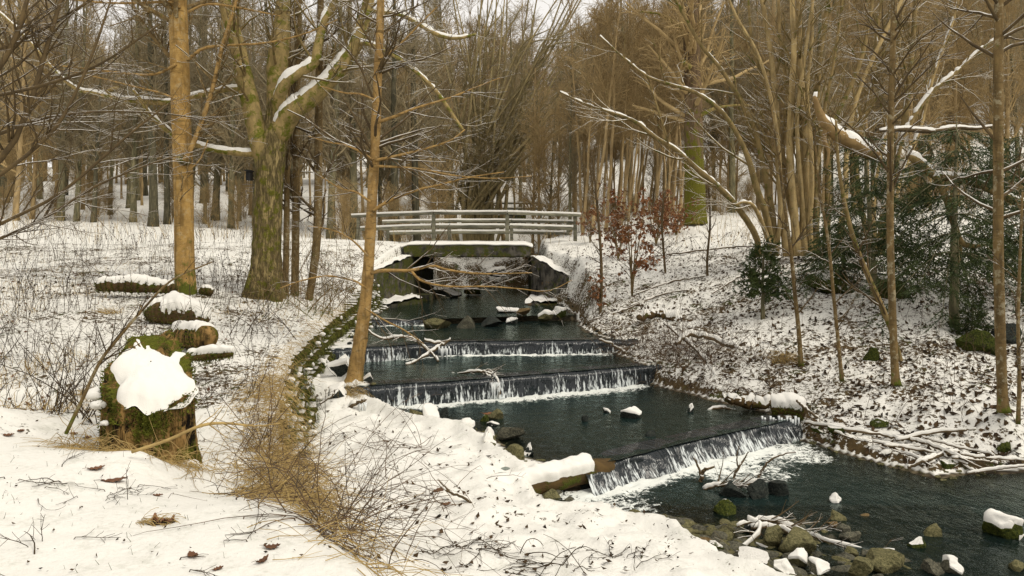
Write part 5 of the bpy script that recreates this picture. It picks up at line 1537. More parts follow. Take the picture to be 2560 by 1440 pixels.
def rock(px, py, w, h, z, snow, mat, label, i, group='stones of the stream'):
    if z is None:
        d = ground_hit(px, py); z = (HOR - py) / FOCAL * d
    else: d = (-z) * FOCAL / (py - HOR)
    d = min(d, 36.0)
    W = w * d / FOCAL * .9; H = h * d / FOCAL * .9
    V, T = rock_shape(1000 + i, 4, 11, .09)
    V = V - np.array([0, 0, V[:, 2].min()])
    V = V / np.array([np.ptp(V[:, 0]), np.ptp(V[:, 1]), np.ptp(V[:, 2])]) 
    V = V * np.array([W, W * (.75 + .3 * ((i * 37) % 10) / 10), H * 1.35])
    c = np.array([(px - 1280) / FOCAL * d, d + W * .30, z - H * .22])
    V = V + c
    g = Geo().add(V, None, T)
    t = thing('rock', label, 'rock', c, group)
    obj('stone', g, MT[mat], t, smooth=False)
    if snow >= .8:
        cap = snow_cap(V, np.zeros((0, 4), np.int64), T, thick=min(.34 * H, .02 + .035 * snow), thr=.66 - .30 * snow, gap=.15, gscale=6, seed=i, tuck=.004)
        if cap is not None: obj('snow_cap', cap, MT['snow'], t)
for i, r in enumerate(RK): rock(*r, i)

# gravel and pebbles, past counting
def scatter_pebbles(name, xs, ys, zs, ss, mats, label):
    Vi, Ti = ICO[2]
    vs = []
    for k in range(5):
        V, T = rock_shape(2000 + k, 2, 7, .08); vs.append(V * np.array([1, 1, .6]))
    g = Geo()
    for x, y, z, s in zip(xs, ys, zs, ss):
        V = vs[r_.integers(5)]; a = r_.uniform(0, 6.28); c, q = np.cos(a), np.sin(a)
        g.add(np.column_stack([(c * V[:, 0] - q * V[:, 1]), (q * V[:, 0] + c * V[:, 1]) * .8, V[:, 2]]) * s + np.array([x, y, z]), None, Ti)
    return tag(obj(name, g, mats), label, None, None, 'stuff')
r_ = np.random.default_rng(9)
def peb(name, n, box, smin, smax, matn, label, edge=(-.35, .9)):
    x = r_.uniform(box[0], box[1], n * 6); y = r_.uniform(box[2], box[3], n * 6)
    z, _, ins, dist = gz_many(x, y)
    sd = np.where(ins, dist, -dist)
    ok = np.nonzero((sd > edge[0]) & (sd < edge[1]))[0][:n]
    s = smin + (smax - smin) * r_.uniform(0, 1, len(ok)) ** 2.5
    scatter_pebbles(name, x[ok], y[ok], z[ok] + s * .1, s, MT[matn], label)
peb('pebbles', 620, (.4, 4.6, 4.6, 6.6), .015, .11, 'rock_olive', 'olive and grey pebbles of the near gravel bar', (-.10, 1.0))
peb('pebbles', 380, (.4, 5.2, 4.6, 6.6), .015, .09, 'rock_dark', 'dark wet pebbles in the shallows', (-.05, 1.4))
peb('pebbles', 520, (1.25, 3.4, 4.7, 6.3), .02, .13, 'rock_grey', 'grey stones of the near gravel bar', (-.05, 1.3))
peb('pebbles', 420, (1.25, 3.4, 4.7, 6.3), .02, .11, 'rock_olive', 'olive stones of the near gravel bar', (-.05, 1.3))
peb('pebbles', 90, (.4, 4.2, 4.6, 6.4), .012, .045, 'rock_tan', 'tan pebbles in the shallows', (0, 1.2))
peb('pebbles', 150, (3.2, 7.5, 7.2, 9.2), .015, .06, 'rock_olive', 'pebbles along the far shore', (-.02, .35))
peb('pebbles', 130, (-2.2, .6, 7.0, 10.2), .015, .06, 'rock_olive', 'pebbles along the shore of the pool', (-.05, .4))
peb('pebbles', 160, (-3.6, 2.4, 12.3, 22), .02, .07, 'rock_dark', 'dark cobbles at the edges of the upper pools', (-.12, .3))

# ------------------------------------------------------------------ log forming the end of the lowest weir
d = 7.0
lg = [(1120, 1268, 22, 6.62), (1180, 1252, 27, 6.72), (1250, 1232, 31, 6.84), (1330, 1212, 34, 6.98), (1400, 1195, 35, 7.10), (1450, 1182, 34, 7.2), (1500, 1172, 30, 7.34), (1530, 1166, 24, 7.44)]
ln = pxline(lg, d, 40, .84)
t = thing('fallen_log', 'thick mossy log with a long loaf of snow, its wet end holding the lowest weir', 'log', P(1330, 1240, 6.98))
g = limb_geo([ln], 22, .10, 8)
o = obj('wood', g, MT['log'], t)
sp = spline(np.column_stack([ln[0], ln[1]])[:31], 110)
V, Q, T = limb_geo([(sp[:, :3], sp[:, 3])], 40, .10, 8).arr()
c = snow_cap(V, Q, T, thick=.085, thr=.20, gap=.12, gscale=5, seed=4)
obj('snow_cap', c, MT['snow'], t)
# ------------------------------------------------------------------ sticks and fallen branches
def stick(rows, d, label, mat='stick', n=22, snow=True, k=7, group=None, name='fallen_branch', fork=(), thr=.25, thick=None, gap=.12, twig=0, cat='branch'):
    sc_ = .52 if mat == 'stick' and rows[0][1] > 600 else 1.0
    lines = [pxline(rows, d, n, sc_)] + [pxline(f, d, 10, sc_) for f in fork]
    rg = np.random.default_rng(int(abs(rows[0][0] * 7 + rows[0][1])))
    for pts_, rad_ in lines: pts_ += rg.normal(0, 1, pts_.shape) * rad_[:, None] * .35
    t = thing(name, label, cat, lines[0][0][n // 2], group)
    g = limb_geo(lines, k, .12, int(abs(rows[0][0])) % 89)
    o = obj('wood', g, MT[mat], t)
    if snow: limb_snow(o, g, lines=lines, thick=(thick or max(.035, float(lines[0][1].max()) * .8)) * .62, thr=max(thr, .48), gap=gap + .28, gscale=7, seed=int(rows[0][1]) % 50)
    if twig:
        A, B = stack_lines(lines)
        tag(obj('twigs', twigs_from(A, B, [dict(m=twig, t0=.2, t1=1, L=.35, ang=40, n=4, rmin=.003), dict(m=twig * 2, t0=.2, t1=1, L=.15, ang=40, n=3, rmin=.0025)]), MT['twig'], t), kind='stuff')
    return t
stick([(1015, 914, 4, 12.0), (1058, 893, 6, 12.4), (1088, 874, 7, 12.6), (1120, 852, 6.5, 12.7), (1124, 848, 4, 12.75)], 12.5, 'snowy branch crossed over another one in front of the upper weir', thick=.05, thr=.3, fork=[[(1060, 850, 4, 12.7), (1090, 858, 5, 12.7), (1122, 849, 4, 12.7)]])
stick([(1096, 903, 6, 12.3), (1078, 884, 6, 12.5), (1052, 862, 6.5, 12.6), (1030, 846, 6.5, 12.7), (995, 842, 6, 12.7), (960, 848, 5, 12.7), (930, 834, 4, 12.7), (905, 812, 3, 12.7)], 12.6, 'snowy branch lying under the crossed one, reaching back to the mossy wall', thick=.05, twig=10)
stick([(1768, 1060, 4), (1764, 1040, 6), (1775, 1026, 7), (1800, 1019, 7), (1822, 1022, 6), (1838, 1026, 4)], 9.9, 'arched snow-covered stick standing out of the water above the lowest weir', fork=[[(1768, 1058, 5), (1785, 1060, 3), (1790, 1066, 2)], [(1768, 1058, 4), (1766, 1078, 4), (1764, 1100, 3)]])
stick([(1660, 808, 5, 14), (1700, 838, 8, 13), (1745, 880, 9, 12.2), (1778, 925, 9, 11.4), (1800, 970, 10, 10.8), (1822, 998, 11, 10.4), (1860, 1004, 10, 10.2), (1915, 1010, 8, 10)], 11, 'long snowy branch running down the far bank to the mossy water edge', thick=.08)
stick([(1815, 996, 10), (1860, 1004, 12), (1925, 1012, 11), (1990, 1020, 7)], 9.85, 'moss-bearded log end at the water edge above the lowest weir', 'log', thick=.09)
stick([(1990, 1000, 5), (2010, 1018, 6), (2040, 1042, 6), (2046, 1046, 4)], 9.3, 'short pale snowy stick above the overhung bank', thick=.05)
stick([(1500, 850, 5), (1530, 862, 5), (1560, 880, 5), (1572, 886, 3)], 13.2, 'thin snowy stick sloping to the water at the far end of the upper weir')
stick([(1600, 795, 8, 14.6), (1640, 782, 10, 14.8), (1690, 800, 10, 14.5), (1720, 830, 8, 14)], 14.5, 'arching mossy root log over a dark hollow in the far bank', 'log', thick=.10)
stick([(1690, 860, 9, 12.6), (1730, 838, 11, 12.8), (1790, 850, 10, 12.6), (1850, 880, 9, 12.2), (1905, 910, 6, 11.8)], 12.5, 'thick snow-laden branch below the arching root log', thick=.10)
stick([(1860, 875, 8, 12), (1880, 900, 9, 11.8), (1900, 935, 8, 11.4), (1910, 948, 5, 11.2)], 11.6, 'short thick broken branch beside the dry grass tuft', thick=.07)
BP = 'snowy sticks heaped along the far shore'
BPR = [([(2010, 1062, 7), (2100, 1078, 9), (2200, 1092, 9), (2260, 1108, 7)], 'longest pale stick at the start of the heap on the far shore'),
       ([(2050, 1070, 6), (2130, 1102, 6), (2180, 1112, 4)], 'dark stick under the longest one of the heap'),
       ([(2240, 1108, 5), (2330, 1088, 8), (2400, 1082, 7), (2440, 1080, 4)], 'forward-curving snowy stick rising out of the heap'),
       ([(2180, 1110, 6), (2280, 1128, 7), (2350, 1142, 6), (2420, 1168, 5)], 'slanting snowy stick in the middle of the heap'),
       ([(2210, 1120, 5), (2270, 1124, 5), (2300, 1122, 3)], 'short snowy stick near the water'),
       ([(2260, 1100, 6), (2330, 1120, 8), (2400, 1150, 8), (2460, 1180, 6)], 'thick slanting stick with heavy snow'),
       ([(2290, 1108, 5), (2360, 1134, 6), (2420, 1176, 5), (2440, 1190, 3)], 'stick pointing steeply into the water'),
       ([(2400, 1142, 6), (2480, 1152, 6), (2600, 1160, 5)], 'bare tan pole lying level on the snow'),
       ([(2380, 1150, 6), (2470, 1160, 7), (2495, 1166, 4)], 'pale stick just under the bare tan pole'),
       ([(2270, 1176, 8), (2310, 1158, 12), (2360, 1140, 13), (2400, 1135, 8)], 'root end with lumpy snow over the water'),
       ([(2300, 1096, 4), (2350, 1112, 5), (2420, 1130, 5), (2480, 1142, 4)], 'thin stick crossing the top of the heap'),
       ([(2230, 1130, 4), (2290, 1150, 5), (2330, 1170, 4)], 'thin dark stick dipping into the shallows'),
       ([(2420, 1190, 4), (2500, 1178, 5), (2570, 1170, 4)], 'thin snowy stick at the far end of the heap')]
for rows, lb in BPR:
    rr = []
    for i, (x, y, w) in enumerate(rows): rr.append((x, y - 6, w * .8, min(ground_hit(x, y, 6.5, 14), 9.3) - .06))
    stick(rr, 8, lb, group=BP, thick=.045, gap=.1)
# brush heap on the gravel bar
BH = [([(1842, 1318, 4), (1885, 1300, 7), (1920, 1302, 9), (1960, 1312, 10), (2000, 1330, 8), (2040, 1345, 6), (2110, 1366, 5), (2180, 1380, 5), (2236, 1384, 3)], 'longest snow-laden branch of the brush heap, reaching over the gravel bar', 26),
      ([(1870, 1300, 6), (1900, 1316, 9), (1890, 1345, 8), (1855, 1372, 5), (1800, 1392, 4), (1760, 1402, 3)], 'bent branch of the brush heap curving back to the near shore', 8),
      ([(1880, 1320, 7), (1920, 1318, 10), (1965, 1330, 9), (1990, 1350, 5)], 'thick snow lump branch on top of the brush heap', 0),
      ([(1960, 1325, 4), (2000, 1352, 4), (2040, 1380, 3.5), (2066, 1398, 2)], 'thin branch of the brush heap hanging over the big grey-olive boulder', 0),
      ([(1890, 1364, 3), (1940, 1386, 3.5), (2000, 1408, 3), (2040, 1418, 2)], 'thin branch of the brush heap lying in front of the boulder', 0)]
for rows, lb, tw in BH: stick([(x, y, w, 5.62 + (1400 - y) * .004) for x, y, w in rows], 5.8, lb, group='branches of the brush heap', thick=.055, twig=tw, gap=.05)
# debris stuck below the lowest weir
stick([(1752, 1215, 4), (1754, 1190, 5), (1762, 1174, 4.5), (1785, 1166, 3)], 7.4, 'dark forked twig sticking out of the foam', 'twig', snow=False, fork=[[(1753, 1192, 3), (1742, 1160, 2.5), (1735, 1145, 1.5)]])
stick([(1830, 1205, 6), (1846, 1168, 6), (1862, 1146, 4), (1872, 1128, 2)], 7.5, 'grey forked stub standing in the foam', 'stick', fork=[[(1845, 1168, 4), (1842, 1140, 3), (1848, 1115, 2)]], gap=.5)
stick([(1896, 1200, 3.5), (1904, 1176, 3), (1925, 1152, 2.6), (1955, 1136, 2.2), (1990, 1130, 1.5)], 7.5, 'thin bowed twig curving over the water below the weir', 'twig', snow=False)
stick([(1760, 1225, 5), (1800, 1212, 8), (1850, 1216, 8), (1900, 1200, 4)], 7.15, 'snowy driftwood lodged on the midstream blocks', thick=.06, twig=16)
# tangle caught on the middle weir
stick([(1130, 936, 3, 11.2), (1170, 930, 5, 11.1), (1205, 930, 7, 11), (1230, 938, 8, 10.9), (1245, 955, 7, 10.7), (1250, 985, 4, 10.6)], 11, 'tangle of snowy debris caught on the lip of the middle weir', thick=.05, twig=24, fork=[[(1215, 934, 6, 10.95), (1235, 960, 5, 10.75), (1225, 985, 3, 10.65)], [(1200, 930, 5, 11), (1222, 924, 4, 11), (1240, 936, 4, 10.9)]])
# on the near snow
stick([(1115, 1225, 7), (1160, 1245, 8), (1200, 1275, 6), (1232, 1298, 4)], 6.0, 'forked stick poking out of the snow under the log', thick=.03, gap=.4, fork=[[(1130, 1230, 4), (1110, 1215, 4), (1095, 1200, 3)]])
stick([(800, 1010, 4), (830, 990, 4), (838, 975, 4)], 9.4, 'small snowy stick at the foot of the mossy wall', thick=.03)
stick([(835, 1036, 6), (870, 1022, 10), (900, 1005, 10), (916, 1000, 6)], 9.5, 'snow-covered root by the waterfall end of the middle weir', thick=.07)
# long fallen poles on the slope across the stream
for rows, lb in (([(1640, 640, 3), (1740, 628, 4.5), (1830, 618, 4), (1900, 615, 3)], 'long fallen pole lying level on the slope under the hazel clump'),
                 ([(1590, 735, 3), (1680, 705, 4.5), (1760, 690, 3)], 'fallen pole leaning down the slope beside the tall russet beech'),
                 ([(1560, 770, 3), (1660, 735, 4), (1720, 725, 3)], 'second fallen pole lower on the slope'),
                 ([(1780, 735, 2.5), (1850, 690, 4), (1890, 665, 3)], 'fallen pole pointing to the small slim spruce'),
                 ([(1480, 800, 2.5), (1560, 775, 4), (1640, 740, 3)], 'thin pole lying along the edge of the slope')):
    rr = [(x, y, w, ground_hit(x, y + 5, 8, 30)) for x, y, w in rows]
    stick(rr, 15, lb, group='fallen poles on the slope', gap=.3, thick=.04)

# ------------------------------------------------------------------ big mossy stump
b = np.array([-2.97, 5.92, -1.74])
t = thing('tree_stump', 'big rotten mossy tree stump with a slanting cap of snow', 'stump', b)
na, nh = 96, 40
a = np.arange(na) / na * 2 * np.pi
hh = np.linspace(0, 1, nh)
def stump_top(x, y):       # slanting broken top, higher at the far side with one torn spike
    z = .82 + .27 * y / .38 - .12 * x / .38
    z = z + .05 * fbm(np.stack([x * 5, y * 5], -1).reshape(-1, 2), 4, 3).reshape(np.shape(x))
    return z
A_, H_ = np.meshgrid(a, hh)
lob = 1 + .08 * np.cos(3 * A_ + .6) + .05 * np.cos(7 * A_ + 1) + .03 * np.cos(15 * A_)
rad = (.325 + .085 * np.exp(-H_ * 4.5)) * lob
CA, SA = np.cos(A_).ravel(), np.sin(A_).ravel()
fl = fbm(np.stack([CA * 4.2, SA * 4.2, H_.ravel() * 1.6], 1), 6, 4).reshape(A_.shape)
rad = rad * (1 + .085 * fl) - .03 * (fbm(np.stack([CA * 9, SA * 9, H_.ravel() * 2.2], 1), 16, 2).reshape(A_.shape) > .25)
X = np.cos(A_) * rad; Y = np.sin(A_) * rad
ZT = stump_top(np.cos(A_) * .36, np.sin(A_) * .36) + .04 * fbm(np.stack([CA * 3, SA * 3], 1), 26, 2).reshape(A_.shape)
Zs = H_ * ZT
V = np.stack([X, Y, Zs], -1).reshape(-1, 3)
idx = np.arange(na * nh).reshape(nh, na); nx = np.roll(idx, -1, 1)
g = Geo().add(V, np.stack([idx[:-1], nx[:-1], nx[1:], idx[1:]], -1).reshape(-1, 4))
rows = []
for q in np.linspace(1, .03, 12):
    xx, yy = X[-1] * q, Y[-1] * q
    zz = Zs[-1] * q + stump_top(xx, yy) * (1 - q) - .05 * (1 - q) * q
    rows.append(np.column_stack([xx, yy, zz]))
Vt = np.stack(rows).reshape(-1, 3); idt = np.arange(12 * na).reshape(12, na); nt_ = np.roll(idt, -1, 1)
g2 = Geo().add(Vt, np.stack([idt[:-1], nt_[:-1], nt_[1:], idt[1:]], -1).reshape(-1, 4), None)
both = Geo().addg(g).addg(g2)
Vb, Qb, Tb = both.arr(); both = Geo().add(Vb + b, Qb, Tb)
obj('wood', both, MT['stump'], t)
# snow lying on the top, hanging over the edge in lobes
rows = []
for i, q in enumerate(np.linspace(.02, 1.06, 22)):
    edge = .97 + .12 * fbm(np.stack([np.cos(a) * 2.2, np.sin(a) * 2.2], 1), 31, 3) - .30 * np.exp(-((a - 3.9) / .35)**2) - .16 * np.exp(-((a - .5) / .3)**2) - .12 * np.exp(-((a - 4.7) / .25)**2)
    xx, yy = np.cos(a) * .335 * lob[-1] * q * edge, np.sin(a) * .335 * lob[-1] * q * edge
    zz = stump_top(xx * .95, yy * .95) + .075 * (1 - np.clip(q, 0, 1)**5) + .022 * fbm(np.stack([xx * 9, yy * 9], 1), 3, 3)
    zz = zz - .07 * sstep(fbm(np.stack([xx * 5.5 + 3, yy * 5.5], 1), 37, 2), .30, .55) * (q > .35) * (xx < .1)
    if q > 1: zz = zz - .06
    rows.append(np.column_stack([xx, yy, zz]))
Vt = np.stack(rows).reshape(-1, 3); idt = np.arange(22 * na).reshape(22, na); nt_ = np.roll(idt, -1, 1)
obj('snow_cap', Geo().add(Vt + b, np.stack([idt[:-1], idt[1:], nt_[1:], nt_[:-1]], -1).reshape(-1, 4)), MT['snow'], t)
# snow caught on the leaning side of the stump
for k_, (an, hz, sc) in enumerate(((3.75, .66, .07), (3.5, .74, .10), (4.1, .52, .04), (5.9, .10, .09))):
    Vs, Ts = ICO[3]
    rr_ = .365 + (.05 if hz < .3 else 0)
    c_ = b + np.array([np.cos(an) * rr_, np.sin(an) * rr_, hz * .9])
    obj('snow_patch', Geo().add(Vs * np.array([sc, sc * .8, sc * .55]) * (1 + .35 * fbm(Vs * 1.6 + k_ * 9, k_, 3))[:, None] + c_, None, Ts), MT['snow'], t)
def moss_tufts(par, pts, nr, ln, m, name='moss', mat='moss', wd=(.004, .010)):
    """short upright tufts of moss growing at points pts with normals nr"""
    i = r_.integers(len(pts), size=m)
    p = pts[i] + r_.normal(0, .008, (m, 3)); dr = unit(nr[i] * .8 + np.array([0, 0, .5]) + r_.normal(0, .4, (m, 3)))
    sd = unit(np.cross(dr, r_.normal(size=(m, 3)))); w = r_.uniform(*wd, m)[:, None]; L = r_.uniform(.4, 1, m)[:, None] * ln
    V = np.stack([p - sd * w, p + sd * w, p + dr * L], 1).reshape(-1, 3)
    return tag(obj(name, Geo().add(V, None, np.arange(3 * m).reshape(-1, 3)), MT[mat], par), None, None, None, 'stuff')
sel = (H_ > .72) & (fl > -.35)
pts = np.stack([X[sel], Y[sel], Zs[sel]], 1) + b; nr = np.stack([np.cos(A_[sel]), np.sin(A_[sel]), np.zeros(sel.sum())], 1)
moss_tufts(t, pts, nr, .035, 2600)
sel = (H_ < .72) & (fl > .22)
pts = np.stack([X[sel], Y[sel], Zs[sel]], 1) + b; nr = np.stack([np.cos(A_[sel]), np.sin(A_[sel]), np.zeros(sel.sum())], 1)
moss_tufts(t, pts, nr, .025, 900)

# ------------------------------------------------------------------ smaller stumps and logs in the meadow snow
def round_log(rows, d, label, k=18, thick=.08, thr=.3, gap=.1, mat='log', tufts=900, cat='log', n=14):
    ln = pxline(rows, d, n)
    t = thing('mossy_log', label, cat, ln[0][n // 2])
    g = limb_geo([ln], k, .18, int(rows[0][0]) % 71)
    obj('wood', g, MT[mat], t)
    sp = spline(np.column_stack([ln[0], ln[1]]), 60); V, Q, T = limb_geo([(sp[:, :3], sp[:, 3])], 32, .18, int(rows[0][0]) % 71).arr(); c = snow_cap(V, Q, T, thick=thick, thr=thr, gap=gap, gscale=4, seed=int(rows[0][1]) % 60)
    if c is not None: obj('snow_cap', c, MT['snow'], t)
    V, Q, T = g.arr()
    if tufts:
        ctr = np.repeat(ln[0], k, 0); nr = unit(V[:n * k] - ctr)
        ok = (nr[:, 2] < .5) & (nr[:, 1] < .3)
        moss_tufts(t, V[:n * k][ok], nr[ok], .05, tufts)
    return t
round_log([(448, 838, 26, 9.9), (480, 840, 31, 9.6), (505, 842, 32, 9.35), (516, 843, 30, 9.2)], 9.4, 'sawn log end covered in brown moss with a little snow, behind the big stump', thick=.05, thr=.5, gap=.2, mat='stump', tufts=400)
round_log([(372, 786, 14, 11.4), (410, 778, 30, 11.3), (465, 780, 32, 11.3), (520, 800, 12, 11.3)], 11.3, 'snow-covered mossy boulder-like root in front of the tan beech', thick=.10, thr=.05, gap=.3, tufts=900)
round_log([(246, 716, 12, 13.2), (290, 712, 17, 13.2), (340, 714, 18, 13.3), (400, 718, 14, 13.4), (440, 722, 14, 13.5)], 13.3, 'long dark mossy log under snow beside the foot of the tan beech', thick=.08, thr=.35, gap=.3, tufts=1400)
round_log([(470, 893, 10, 8.2), (510, 890, 13, 8.2), (545, 886, 12, 8.2), (582, 884, 7, 8.2)], 8.2, 'low snowy branch log just behind the big stump', thick=.06, tufts=300)
round_log([(500, 730, 8, 14), (516, 726, 13, 14), (530, 732, 9, 14)], 14, 'small mossy stub between beech and maple', thick=.04, thr=.5, tufts=200)
round_log([(1930, 1020, 18, 9.6), (1975, 1022, 24, 9.5), (2010, 1030, 18, 9.4)], 9.5, 'overhung dark bank root dripping with icicles beside the lowest weir', thick=.10, thr=.2, tufts=900)
# icicles under the overhung root and the weir debris
def icicles(label, spots, seed):
    r = np.random.default_rng(seed)
    t = thing('icicle_fringe', label, 'icicles', P(*spots[0][:3]))
    for (px, py, d, L) in spots:
        p = P(px, py, d); q = p + np.array([r.normal(0, .01), r.normal(0, .01), -L])
        m = (p + q) / 2 + r.normal(0, .006, 3)
        obj('icicle', limb_geo([(np.array([p, m, q]), np.array([.016, .011, .002]))], 6, .2, 3), MT['ice'], t)
    return t
icicles('fringe of icicles hanging beside the end of the lowest weir', [(1905 + i * 7, 1040 + (i % 3) * 4, 9.25, .10 + .16 * ((i * 7) % 5) / 5) for i in range(14)], 1)
icicles('short icicles on the crossed snowy branches', [(1098 + i * 4, 866 + (i % 2) * 5, 12.6, .12 + .08 * (i % 3)) for i in range(8)], 2)
icicles('icicles on the debris at the middle weir', [(1228 + i * 4, 956, 10.6, .18 + .1 * (i % 3)) for i in range(6)], 3)
icicles('icicles by the root at the near end of the middle weir', [(895 + i * 5, 1006, 9.5, .08 + .06 * (i % 3)) for i in range(5)], 4)
# ------------------------------------------------------------------ dry weeds, grass, brambles, leaves
r_ = np.random.default_rng(21)
def stalks(xs, ys, H, lean, rad, sub=0, n=5, wig=.05, dz=-.02):
    m = len(xs)
    z = gz_many(xs, ys)[0] + dz
    p = np.zeros((m, n, 3)); p[:, 0] = np.stack([xs, ys, z], 1)
    d = unit(np.stack([r_.normal(0, lean, m), r_.normal(0, lean, m), np.ones(m)], 1))
    for j in range(1, n):
        d = unit(d + r_.normal(size=(m, 3)) * wig)
        p[:, j] = p[:, j - 1] + d * (H / (n - 1))[:, None]
    R = rad[:, None] * np.linspace(1, .5, n)[None]
    g = Geo().add(*tubes(p, R, 3, False))
    if sub:
        a, b = grow(p, R, m * sub, .3, 1, float(H.mean()) * .28, 38, 3, .08, .1, .7, .0016)
        g.add(*tubes(a, b, 3, False))
        return g, p, a
    return g, p, None
def in_px(n, x0, x1, y0, y1, d0, d1, test=None):
    """random ground points whose picture position lies in a window"""
    X, Y = [], []
    while len(X) < n:
        d = d0 * (d1 / d0) ** r_.uniform(0, 1, 2000); px = r_.uniform(x0, x1, 2000)
        x = (px - 1280) / FOCAL * d
        z, lit, ins, dist = gz_many(x, d)
        py = HOR - z / d * FOCAL
        ok = (py > y0) & (py < y1) & ~ins
        if test is not None: ok &= test(x, d)
        X += list(x[ok]); Y += list(d[ok])
    return np.array(X[:n]), np.array(Y[:n])
left = lambda x, y: x < wall_x(y) - .1
# weeds standing all over the old meadow
x, y = in_px(1300, -40, 900, 575, 800, 11, 28, left)
pat = vnoise(np.stack([x * .5, y * .5], 1), 3); k = pat > .38
x, y = x[k], y[k]
g, p, tips = stalks(x, y, r_.uniform(.25, .95, len(x)), .16, r_.uniform(.0035, .006, len(x)), 4, wig=.08)
# dried seed heads and leaves
m = 1500; i = r_.integers(len(tips), size=m); c = tips[i, 2]
u = unit(r_.normal(size=(m, 3))); v = unit(np.cross(u, r_.normal(size=(m, 3)))); s = r_.uniform(.008, .02, m)[:, None]
V = np.stack([c - u * s * 1.6, c + v * s, c + u * s * 1.6, c - v * s], 1).reshape(-1, 3)
g.add(V, np.arange(4 * m).reshape(-1, 4))
tag(obj('dry_weeds', g, MT['weed']), 'dry dark weed stalks standing in the snowy meadow', None, None, 'stuff')
x, y = in_px(380, -40, 720, 760, 1050, 6.5, 13, left)
g, p, tips = stalks(x, y, r_.uniform(.12, .5, len(x)), .35, r_.uniform(.0022, .0045, len(x)), 3, wig=.16)
tag(obj('dry_weeds', g, MT['weed']), 'thin dry stems poking through the snow round the stump', None, None, 'stuff')
# straw tufts across the meadow, low and matted
x, y = in_px(5200, -40, 900, 580, 1040, 6.5, 27, left)
pat = fbm(np.stack([x * .9, y * .9], 1), 13, 2); k = pat > .10; x, y = x[k], y[k]
g, _, _ = stalks(x, y, r_.uniform(.06, .28, len(x)), .8, r_.uniform(.002, .004, len(x)), 0, 4, .25)
tag(obj('dry_grass', g, MT['straw']), 'matted tufts of straw-coloured grass in the meadow', None, None, 'stuff')
# weeds along the foot of the wood and across the stream
x, y = in_px(700, -40, 2600, 440, 620, 24, 36)
g, p, tips = stalks(x, y, r_.uniform(.2, .9, len(x)), .2, r_.uniform(.005, .009, len(x)), 3, wig=.1)
tag(obj('dry_weeds', g, MT['straw']), 'pale dry weeds along the foot of the wood', None, None, 'stuff')
x, y = in_px(420, 1380, 2600, 560, 1060, 8.5, 24, lambda x, y: x > 0)
g, p, tips = stalks(x, y, r_.uniform(.15, .8, len(x)), .25, r_.uniform(.0025, .005, len(x)), 4, wig=.12)
tag(obj('dry_weeds', g, MT['cane']), 'thin bare shoots on the slope across the stream', None, None, 'stuff')

# straw over the lower end of the wall and the bank
def hang(m, pts, spread, L, mat, label, down=.5, rad=(.0018, .0035), dirv=(1, -.2, 0), name='dry_grass'):
    q = np.asarray(pts, float); i = r_.integers(len(q) - 1, size=m); f = r_.uniform(0, 1, m)[:, None]
    p0 = q[i] * (1 - f) + q[i + 1] * f
    p0[:, 0] += r_.normal(0, spread, m); p0[:, 1] += r_.normal(0, spread, m)
    p0[:, 2] = gz_many(p0[:, 0], p0[:, 1])[0] + r_.uniform(-.02, .05, m)
    n = 6; p = np.zeros((m, n, 3)); p[:, 0] = p0
    d = unit(r_.normal(size=(m, 3)) * .55 + np.array(dirv) + np.array([0, 0, .55])); Ls = L * r_.uniform(.4, 1.2, m)
    for j in range(1, n):
        d = unit(d + r_.normal(size=(m, 3)) * .16 + np.array([0, 0, -down * .45]))
        p[:, j] = p[:, j - 1] + d * (Ls / (n - 1))[:, None]
    p[:, :, 2] = np.maximum(p[:, :, 2], gz_many(p[:, :, 0].ravel(), p[:, :, 1].ravel())[0].reshape(m, n) + .01)
    R = r_.uniform(*rad, m)[:, None] * np.linspace(1, .4, n)[None]
    return tag(obj(name, Geo().add(*tubes(p, R, 3, False)), MT[mat], None), label, None, None, 'stuff')
WE = [(wall_x(y) - .03, y, 0) for y in (8.4, 7.8, 7.2, 6.6, 6.0, 5.4, 5.0)]
hang(1000, WE, .16, .5, 'straw', 'thick straw hanging over the lower end of the mossy wall', .75)
hang(620, [(wall_x(y) + .12, y, 0) for y in (7.2, 6.6, 6.0, 5.4, 4.9, 4.5)], .16, .42, 'straw', 'tangle of dry grass on the bank below the stump', .5)
hang(110, [(wall_x(y) + .05, y, 0) for y in (6.4, 5.6, 4.8, 4.3)], .25, .65, 'cane', 'dark bramble stems woven through the dry grass', .4)
hang(110, [(wall_x(y) + .15, y, 0) for y in (4.9, 4.4, 4.0, 3.7)], .22, .6, 'straw', 'thin straw at the brow of the near bank', .5)
hang(330, [(-2.95 + .5 * np.cos(a), 5.75 + .30 * np.sin(a), 0) for a in np.linspace(3.3, 6.2, 6)], .09, .40, 'straw', 'straw round the foot of the big stump', .8, dirv=(.3, -.6, 0))
hang(160, [(-4.4, 7.4, 0), (-3.9, 7.2, 0), (-3.6, 7.0, 0)], .2, .3, 'straw', 'straw tufts behind the big stump', .9)
for (px, py, m, L, lb) in ((275, 785, 150, .25, 'brown grass tussock in the meadow snow'), (1960, 905, 160, .34, 'tan grass tussock on the far bank beside the thin sapling'), (880, 985, 140, .30, 'grass hanging from the root of the leaning tree'), (230, 985, 110, .22, 'grass tussock half under snow left of the stump')):
    dd = ground_hit(px, py) if px != 880 else 9.9
    x0 = (px - 1280) / FOCAL * dd
    lb = lb.replace(' left of', ' near')
    hang(m, [(x0 - .12, dd, 0), (x0 + .12, dd, 0)], .06, L, 'straw', lb, .9, dirv=(0, -.3, 0))
hang(240, [(1.9, 11.2 + .9, 0), (2.6, 11.4, 0), (3.2, 10.6, 0), (3.8, 9.7, 0)], .12, .35, 'cane', 'dark roots and stems hanging from the far bank', 1.0, dirv=(-.5, -.5, 0))
